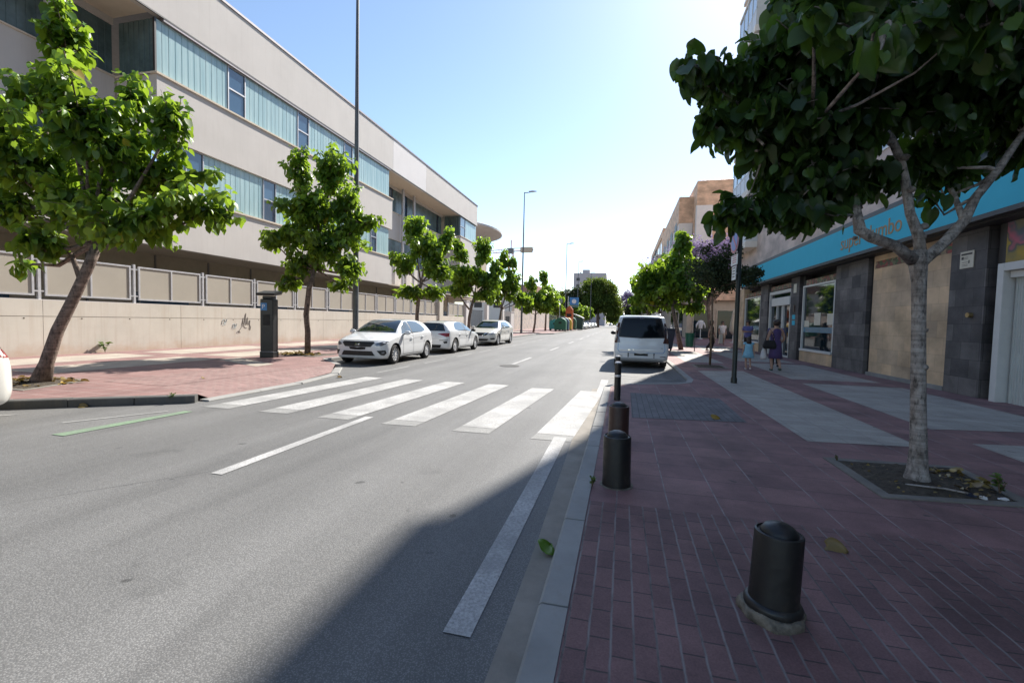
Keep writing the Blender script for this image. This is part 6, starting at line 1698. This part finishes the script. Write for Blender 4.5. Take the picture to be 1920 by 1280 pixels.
# folded parasol and mannequin at the shop fronts
t = empty('folded_parasol', (9.0, 41.0, RZ), 0, 'folded cream parasol leaning by the shop doors past the supermarket', 'parasol')
m = MB(); m.lathe([(.05, .7), (.3, 1.0), (.26, 1.6), (.12, 2.5), (.03, 2.8)], 12); m.build('canopy', M['awning'], t, smooth=True); m = MB(); m.tube([(0, 0, 0), (0, 0, 2.9)], .025, 8); m.lathe([(.3, 0), (.3, .06), (.05, .08)], 16); m.build('pole', M['galv'], t)
t = empty('dress_form', (7.95, 50.6, RZ), 0, 'headless dress form in a white blouse on a stand outside a shop', 'mannequin')
m = MB()
m.loft([[(a_ * math.cos(q), b_ * math.sin(q), z) for q in [2 * math.pi * k / 14 for k in range(14)]] for a_, b_, z in ((.2, .14, 1.05), (.19, .13, 1.25), (.25, .16, 1.5), (.3, .15, 1.75), (.25, .12, 1.88), (.08, .07, 1.95))]); m.build('torso', M['white_cloth'], t, smooth=True)
m = MB(); m.tube([(0, 0, .04), (0, 0, 1.06)], .03, 8); m.lathe([(.28, 0), (.28, .03), (.04, .06)], 18); m.build('stand', M['white'], t)
m = MB(); m.tube([(.27, 0, 1.72), (.42, 0, 1.4), (.44, -.03, 1.15)], [.09, .07, .06], 8); m.tube([(-.27, 0, 1.72), (-.42, 0, 1.4), (-.44, -.03, 1.15)], [.09, .07, .06], 8); m.build('sleeves', M['white_cloth'], t, smooth=True)

# fallen leaves, litter, weeds
GF = 'fallen leaves'
def one_leaf(label, loc, size, rz, tint, mat='leaf', tilt=.25):
    ax = (math.cos(rz), math.sin(rz), .05); nr = (math.sin(rz) * tilt, -math.cos(rz) * tilt, 1)
    o = leaf_object('fallen_leaf', [(0, 0, .012)], [ax], [nr], [size], [tint], M[mat], None, True)
    o.location = loc; md = o.modifiers.new('thick', 'SOLIDIFY'); md.thickness = .002
    tag(o, label, 'leaf', GF)
one_leaf('broad yellow green leaf lying on the road against the right kerb', (-.45, 2.78, .02), .125, R(75), .97, 'leaf', .6)
one_leaf('curled dry brown leaf on the brick paving right of the nearest bollard', (1.34, 3.28, RZ + .008), .11, R(-20), .3, 'dead_leaf', 1.2)
one_leaf('bright yellow leaf on the grey brick patch of the right pavement', (1.38, 7.4, RZ + .01), .12, R(10), 1.0, 'dead_leaf', .5)
one_leaf('small dry leaf on the ramp paving beside the zebra crossing', (-8.6, 7.6, LZ), .1, R(120), .5, 'dead_leaf', .5)
one_leaf('dry brown leaf at the foot of the dark left kerb', (-8.15, 5.1, .01), .1, R(30), .4, 'dead_leaf', .8)
one_leaf('dark dry leaf on the first zebra stripe by the left kerb', (-6.75, 9.6, .012), .11, R(10), .2, 'dead_leaf', .3)
def litter(name, label, poly, loc, spread, n, mats, seed, leafs=.09):
    g = np.random.default_rng(seed)
    P_ = g.uniform(-1, 1, (n, 3)) * np.array([spread[0], spread[1], 0]) + np.array([0, 0, .02]); P_[:, 2] += g.uniform(0, .04, n)
    Y_ = g.normal(0, 1, (n, 3)); Y_[:, 2] = g.normal(0, .2, n); N_ = g.normal(0, .5, (n, 3)); N_[:, 2] = 1
    o = leaf_object(name, P_, Y_, N_, g.uniform(.5, 1.1, n) * leafs, np.clip(g.normal(.5, .3, n), 0, 1), M[mats], None); o.location = loc
    tag(o, label, 'leaf litter', kind='stuff')
litter('leaf_litter', 'dry brown leaf litter beside the trunk in the right tree pit', None, (3.15, 5.1, RZ), (.2, .26), 40, 'dead_leaf', 5)
litter('leaf_litter', 'scattered dry leaf litter over the soil of the right tree pit', None, (2.75, 4.95, RZ), (.4, .4), 50, 'dead_leaf', 6, .035)
litter('leaf_litter', 'dry leaf litter round the foot of the leaning tree', None, (-10.7, 6.0, LZ), (.7, .45), 70, 'dead_leaf', 7, .13)
litter('leaf_litter', 'heap of dry brown leaves round the trunk beside the parking meter', None, (-11.2, 13.6, LZ), (.7, .4), 120, 'dead_leaf', 8, .16)
def crumple(name, label, loc, s, mat):
    m = MB(); m.sphere((0, 0, s[2] * .7), s, 10, 7)
    rr = random.Random(int(loc[0] * 1000)); m.v = [(x * rr.uniform(.6, 1.25), y * rr.uniform(.6, 1.25), max(0, z * rr.uniform(.5, 1.3))) for x, y, z in m.v]
    tag(m.build(name, mat, loc=loc), label, 'litter')
crumple('crisp_packet', 'crumpled blue snack packet in the near corner of the right tree pit', (2.98, 4.66, RZ + .01), (.045, .03, .02), M['navy_bin'])
crumple('paper_scrap', 'crumpled white paper beside the blue packet in the right tree pit', (3.04, 4.63, RZ + .01), (.035, .022, .015), M['white_cloth'])
crumple('paper_scrap', 'flat white paper scrap at the right side of the right tree pit', (3.2, 4.66, RZ + .01), (.04, .025, .012), M['white_cloth'])
m = MB(); m.tube([(0, 0, .02), (.12, -.05, .03), (.26, -.06, .03), (.4, -.12, .025)], .008, 6); tag(m.build('twig', M['bark_pale'], loc=(2.55, 4.78, RZ + .015)), 'thin pale twig lying on the soil of the right tree pit', 'twig')
def weed(label, loc, h, n, seed, spread=.1):
    g = np.random.default_rng(seed); t = empty('weed', loc, 0, label, 'weed')
    m = MB(); P_, Y_, N_ = [], [], []
    for k in range(max(3, n // 8)):
        a = g.uniform(0, 6.28); e = np.array([math.cos(a) * spread * g.uniform(.3, 1), math.sin(a) * spread * g.uniform(.3, 1), h * g.uniform(.6, 1)])
        m.tube([(0, 0, 0), Vector(e * np.array([.4, .4, .6])), Vector(e)], [.006, .004, .002], 4)
        for j in range(8):
            f = g.uniform(.25, 1); P_.append(e * np.array([f ** 1.3, f ** 1.3, f])); d = g.normal(0, 1, 3); d[2] = abs(d[2]) * .5; Y_.append(d); N_.append(g.normal(0, .5, 3) + np.array([0, 0, 1]))
    m.build('stem', M['weed'] if False else M['bark_thin'], t)
    leaf_object('foliage', P_, Y_, N_, g.uniform(.6, 1.2, len(P_)) * h * .22, np.clip(g.normal(.5, .2, len(P_)), 0, .9), M['weed'], t)
weed('spindly weed growing at the foot of the concrete wall', (-16.85, 11.3, LZ), .42, 40, 3, .2)
weed('green weed at the end of the dark left kerb', (-7.25, 5.82, .02), .17, 50, 4, .09)
weed('small green weed in the joint of the right kerb by the smooth black bollard', (-.215, 3.95, RZ), .12, 40, 5, .05)
weed('upright weed at the right edge of the right tree pit', (3.3, 4.85, RZ), .2, 40, 6, .05)
weed('tiny weed at the far left corner of the right tree pit', (2.3, 5.5, RZ), .08, 24, 8, .03)
# ---------------------------------------------------------------- people
def figure(label, loc, rz, H, J, mats, parts):
    """J: joints as fractions of the height; a single skinned body"""
    root = empty('person', loc, rz, label, 'person', None)
    K = {k: Vector(v) * H for k, v in J.items()}
    names = ['pelvis', 'waist', 'chest', 'neck', 'chin', 'head', 'crown_pt', 'sl', 'el', 'wl', 'hl', 'sr', 'er', 'wr', 'hr', 'pl', 'kl', 'al', 'tl', 'pr', 'kr', 'ar', 'tr']
    rad = dict(pelvis=.085, waist=.072, chest=.085, neck=.034, chin=.046, head=.062, crown_pt=.045, sl=.038, el=.026, wl=.019, hl=.022, sr=.038, er=.026, wr=.019, hr=.022, pl=.055, kl=.034, al=.024, tl=.02, pr=.055, kr=.034, ar=.024, tr=.02)
    E = [('pelvis', 'waist'), ('waist', 'chest'), ('chest', 'neck'), ('neck', 'chin'), ('chin', 'head'), ('head', 'crown_pt'), ('chest', 'sl'), ('sl', 'el'), ('el', 'wl'), ('wl', 'hl'), ('chest', 'sr'), ('sr', 'er'), ('er', 'wr'), ('wr', 'hr'),
         ('pelvis', 'pl'), ('pl', 'kl'), ('kl', 'al'), ('al', 'tl'), ('pelvis', 'pr'), ('pr', 'kr'), ('kr', 'ar'), ('ar', 'tr')]
    verts = [K[n] for n in names]; rads = [rad[n] * H for n in names]; edges = [(names.index(a), names.index(b)) for a, b in E]
    # five fingers per hand and a nose
    for s in 'lr':
        h = K['h' + s]; w = K['w' + s]; d = (h - w).normalized(); side = d.cross(Vector((1, 0, 0))).normalized() if abs(d.x) < .9 else Vector((0, 1, 0))
        for k in range(5):
            o = side * (k - 2) * .011 * H; L = (.032, .045, .05, .046, .036)[k] * H
            a = h + o * .8 + d * .012 * H; b = h + o * (1.7 if k == 0 else 1.1) + d * L
            i = len(verts); verts += [a, b]; rads += [.0075 * H, .0055 * H]; edges += [(names.index('h' + s), i), (i, i + 1)]
    i = len(verts); fwd = Vector((0, -1, 0)); verts.append(K['head'] + fwd * .066 * H - Vector((0, 0, .012 * H))); rads.append(.011 * H); edges.append((names.index('head'), i))
    me = bpy.data.meshes.new('body'); me.from_pydata(verts, edges, []); me.materials.append(mats['skin'])
    o = bpy.data.objects.new('body', me); COL.objects.link(o); o.parent = root
    sk = o.modifiers.new('skin', 'SKIN'); sk.use_smooth_shade = True
    for v, r in zip(me.skin_vertices[0].data, rads): v.radius = (r, r)
    me.skin_vertices[0].data[0].use_root = True
    sb = o.modifiers.new('sub', 'SUBSURF'); sb.levels = 1; sb.render_levels = 2
    dg = bpy.context.evaluated_depsgraph_get(); me2 = bpy.data.meshes.new_from_object(o.evaluated_get(dg)); o.modifiers.clear(); o.data = me2; me2.name = 'body'
    if len(me2.materials) == 0: me2.materials.append(mats['skin'])
    # eyes on the body's face side
    parts(root, K, H)
    return root
def rings(m, spec, n=18):
    m.loft([[(cx + a * math.cos(2 * math.pi * k / n), cy + b * math.sin(2 * math.pi * k / n), z) for k in range(n)] for cx, cy, z, a, b in spec], cap=True)
def hairdo(root, K, H, mat, long=0.0, bun=False):
    m = MB(); h = K['head']; m.sphere((h.x, h.y + .012 * H, h.z + .018 * H), (.071 * H, .074 * H, .07 * H), 16, 10)
    m.v = [(x, y, z) if not (y < h.y - .045 * H and z < h.z + .02 * H) else (x, h.y - .03 * H, z) for x, y, z in m.v]
    if long: rings(m, [(h.x, h.y + .03 * H, h.z + .03 * H, .06 * H, .05 * H), (h.x, h.y + .04 * H, h.z - .06 * H, .07 * H, .045 * H), (h.x, h.y + .05 * H, h.z - long * H, .06 * H, .03 * H)], 12)
    if bun: m.sphere((h.x, h.y + .08 * H, h.z + .03 * H), .032 * H, 10, 8)
    m.build('hair', mat, root, smooth=True)
    m = MB()
    for s in (-1, 1): m.sphere((h.x + s * .024 * H, h.y - .061 * H, h.z + .004 * H), .006 * H, 8, 6)
    m.build('eyes', M['black'], root, smooth=True)
def tee(root, K, H, mat, zb=.47, sl=True, w=1.0):
    m = MB(); n = 18
    c = K['chest']; p = K['pelvis']
    rings(m, [(p.x, p.y, zb * H, .105 * H * w, .075 * H * w), (p.x, p.y, .56 * H, .1 * H * w, .07 * H * w), (c.x, c.y, .68 * H, .11 * H * w, .075 * H * w), (c.x, c.y, .76 * H, .115 * H * w, .075 * H * w), (c.x, c.y, .81 * H, .085 * H, .055 * H), (c.x, c.y, .835 * H, .042 * H, .04 * H)])
    if sl:
        for s in 'lr': m.tube([K['s' + s] + (K['chest'] - K['s' + s]) * .3, K['s' + s], K['s' + s].lerp(K['e' + s], .7)], [.052 * H, .05 * H, .042 * H], 10)
    m.build('shirt', mat, root, smooth=True)
def legs_cloth(root, K, H, mat, name, to=1.0, r=1.0):
    m = MB(); rings(m, [(K['pelvis'].x, K['pelvis'].y, .43 * H, .1 * H, .078 * H), (K['pelvis'].x, K['pelvis'].y, .53 * H, .098 * H, .074 * H)])
    for s in 'lr':
        a, b, c = K['p' + s], K['k' + s], K['a' + s]
        pts = [a + Vector((0, 0, .02 * H)), a.lerp(b, .6), b]; rr = [.066 * H * r, .056 * H * r, .048 * H * r]
        if to > .55: pts += [b.lerp(c, .5), c + Vector((0, 0, .01 * H))]; rr += [.044 * H * r, .036 * H * r]
        m.tube(pts, rr, 12)
    m.build(name, mat, root, smooth=True)
def shoes(root, K, H, mat):
    m = MB()
    for s in 'lr':
        a, t = K['a' + s], K['t' + s]; d = (t - a); m.sphere(tuple(a.lerp(t, .45) - Vector((0, 0, .008 * H))), (.028 * H, .065 * H, .024 * H), 10, 8)
    m.build('shoes', mat, root, smooth=True)
def pose(arml, armr, legl, legr, lean=0.0):
    J = dict(pelvis=(0, 0, .52), waist=(0, .005, .62), chest=(0, lean * .5, .74), neck=(0, lean, .84), chin=(0, lean - .012, .885), head=(0, lean - .01, .93), crown_pt=(0, lean, .965), sl=(.105, lean, .80), sr=(-.105, lean, .80), pl=(.05, 0, .49), pr=(-.05, 0, .49))
    J.update(el=arml[0], wl=arml[1], hl=arml[2], er=armr[0], wr=armr[1], hr=armr[2], kl=legl[0], al=legl[1], tl=legl[2], kr=legr[0], ar=legr[1], tr=legr[2])
    return J
WALK_L = ((.052, -.05, .27), (.05, .0, .035), (.055, -.09, .02)); WALK_R = ((-.05, .0, .275), (-.048, .13, .075), (-.05, .07, .015))
STAND_L = ((.055, -.01, .27), (.06, .01, .035), (.065, -.08, .018)); STAND_R = ((-.055, -.01, .27), (-.06, .01, .035), (-.065, -.08, .018))
DOWN = lambda s, f=0.0: ((s * .14, .01, .635), (s * .15, f * .5, .5), (s * .15, f, .455))
# figures face -Y; rz = pi turns them away from the camera
def p_woman(root, K, H):
    m = MB(); rings(m, [(0, .01, .245 * H, .125 * H, .10 * H), (0, .005, .34 * H, .118 * H, .09 * H), (0, 0, .47 * H, .108 * H, .085 * H), (0, 0, .55 * H, .10 * H, .08 * H), (0, 0, .62 * H, .088 * H, .07 * H), (0, 0, .70 * H, .098 * H, .075 * H), (0, 0, .77 * H, .1 * H, .072 * H), (0, 0, .81 * H, .085 * H, .055 * H), (0, 0, .83 * H, .05 * H, .042 * H)], 24)
    rr = random.Random(3); m.v = [(x * (1 + (.05 * math.sin(math.atan2(y, x) * 9) if z < .45 * H else 0)), y * (1 + (.05 * math.sin(math.atan2(y, x) * 9) if z < .45 * H else 0)), z) for x, y, z in m.v]
    m.build('dress', M['purple'], root, smooth=True); hairdo(root, K, H, M['hair'], 0, True); shoes(root, K, H, M['dark_bin'])
r = figure('woman in a sleeveless purple dress walking away beside the small girl', (4.88, 16.3, RZ), R(186), 1.66, pose(((.15, .0, .64), (.17, -.03, .52), (.17, -.05, .47)), ((-.15, .0, .64), (-.155, -.1, .56), (-.13, -.16, .56)), WALK_L, WALK_R), dict(skin=M['skin']), p_woman)
r['label'] = 'person in a sleeveless purple dress walking away beside the small child'
def p_girl(root, K, H):
    m = MB(); rings(m, [(0, 0, .36 * H, .175 * H, .14 * H), (0, 0, .47 * H, .15 * H, .12 * H), (0, 0, .60 * H, .115 * H, .09 * H), (0, 0, .70 * H, .12 * H, .09 * H), (0, 0, .78 * H, .115 * H, .075 * H), (0, 0, .81 * H, .07 * H, .05 * H)], 24)
    m.v = [(x * (1 + (.07 * math.sin(math.atan2(y, x) * 8) if z < .5 * H else 0)), y * (1 + (.07 * math.sin(math.atan2(y, x) * 8) if z < .5 * H else 0)), z) for x, y, z in m.v]
    for s in 'lr': m.sphere(tuple(K['s' + s]), (.06 * H, .055 * H, .045 * H), 10, 8)
    m.build('dress', M['lightblue'], root, smooth=True); hairdo(root, K, H, M['hair'], .16); shoes(root, K, H, M['white_cloth'])
Jg = pose(DOWN(1, -.05), DOWN(-1, .05), WALK_L, WALK_R)
for k in ('neck', 'chin', 'head', 'crown_pt'): Jg[k] = (Jg[k][0], Jg[k][1], Jg[k][2] - .0)
r = figure('small child in a light blue dress walking away next to the purple dress', (4.1, 16.4, RZ), R(178), 1.08, Jg, dict(skin=M['skin']), p_girl)
# bags carried by the woman
t = empty('shoulder_bag', (5.0, 16.05, RZ), 0, 'dark shoulder bag hanging at the hip of the purple dress', 'bag')
m = MB(); m.loft([[(-.18, -.05, .72), (.18, -.05, .72), (.18, .06, .72), (-.18, .06, .72)], [(-.2, -.07, .82), (.2, -.07, .82), (.2, .08, .82), (-.2, .08, .82)], [(-.14, -.04, 1.0), (.14, -.04, 1.0), (.14, .05, 1.0), (-.14, .05, 1.0)]]); m.build('bag', M['black_cloth'], t, bevel=.03)
m = MB(); m.tube([(.12, 0, .98), (.1, -.03, 1.2), (.0, .1, 1.4), (-.12, .05, .98)], .012, 6); m.build('strap', M['black_cloth'], t)
t.location = (4.66, 16.17, RZ)
t = empty('plastic_bag', (4.53, 16.3, RZ), 0, 'white carrier bag held at the left of the purple dress', 'bag')
m = MB(); rings(m, [(0, 0, .36, .09, .05), (0, 0, .45, .1, .07), (0, 0, .62, .075, .05), (0, 0, .74, .03, .02), (.01, 0, .8, .012, .012)], 12); m.build('bag', M['white_cloth'], t, smooth=True)
# second adult by the door
def p_second(root, K, H):
    tee(root, K, H, M['violet_cloth']); legs_cloth(root, K, H, M['black_cloth'], 'trousers'); hairdo(root, K, H, M['hair']); shoes(root, K, H, M['black'])
figure('person in a violet top just beyond the purple dress, going in at the sliding doors', (5.32, 17.8, RZ), R(170), 1.68, pose(DOWN(1), ((-.15, .0, .64), (-.16, -.1, .57), (-.14, -.15, .57)), WALK_L, WALK_R), dict(skin=M['skin_tan']), p_second)
# man with folded arms in front of the window
def p_folded(root, K, H):
    tee(root, K, H, M['violet_cloth'], w=1.08); legs_cloth(root, K, H, M['black_cloth'], 'trousers'); hairdo(root, K, H, M['hair']); shoes(root, K, H, M['black'])
figure('person in a violet shirt with folded arms standing at the shop window', (6.75, 27.3, RZ), R(-35), 1.74, pose(((.15, -.03, .65), (.02, -.1, .66), (-.05, -.105, .67)), ((-.15, -.03, .65), (-.02, -.11, .645), (.05, -.115, .65)), STAND_L, STAND_R), dict(skin=M['skin_tan']), p_folded)
# walker in black with a tan bag
def p_black(root, K, H):
    tee(root, K, H, M['black_cloth'], sl=False); legs_cloth(root, K, H, M['black_cloth'], 'trousers'); hairdo(root, K, H, M['hair'], .12); shoes(root, K, H, M['black'])
figure('person in black with bare arms walking across behind the thin sapling', (4.82, 27.0, RZ), R(80), 1.72, pose(((.14, -.05, .65), (.15, -.1, .54), (.15, -.12, .49)), ((-.14, .06, .65), (-.15, .08, .53), (-.15, .07, .48)), WALK_L, WALK_R), dict(skin=M['skin']), p_black)
t = empty('tote_bag', (5.25, 26.7, RZ), 0, 'cream tote bag carried by the walker in black', 'bag')
m = MB(); m.loft([[(-.1, -.16, .45), (.1, -.16, .45), (.1, .16, .45), (-.1, .16, .45)], [(-.06, -.18, .95), (.06, -.18, .95), (.06, .18, .95), (-.06, .18, .95)]]); m.build('bag', M['awning'], t, bevel=.02); m = MB(); m.tube([(0, -.12, .94), (0, -.05, 1.2), (0, .05, 1.2), (0, .12, .94)], .012, 6); m.build('strap', M['awning'], t)
# man in white T-shirt and beige shorts
def p_white(root, K, H):
    tee(root, K, H, M['white_cloth'], w=1.05); legs_cloth(root, K, H, M['beige_cloth'], 'shorts', .5, 1.1); hairdo(root, K, H, M['hair']); shoes(root, K, H, M['black'])
figure('person in a white T-shirt and beige shorts walking towards the camera past the supermarket', (7.3, 36.6, RZ), R(12), 1.76, pose(DOWN(1, -.05), DOWN(-1, -.05), WALK_L, WALK_R), dict(skin=M['skin_tan']), p_white)
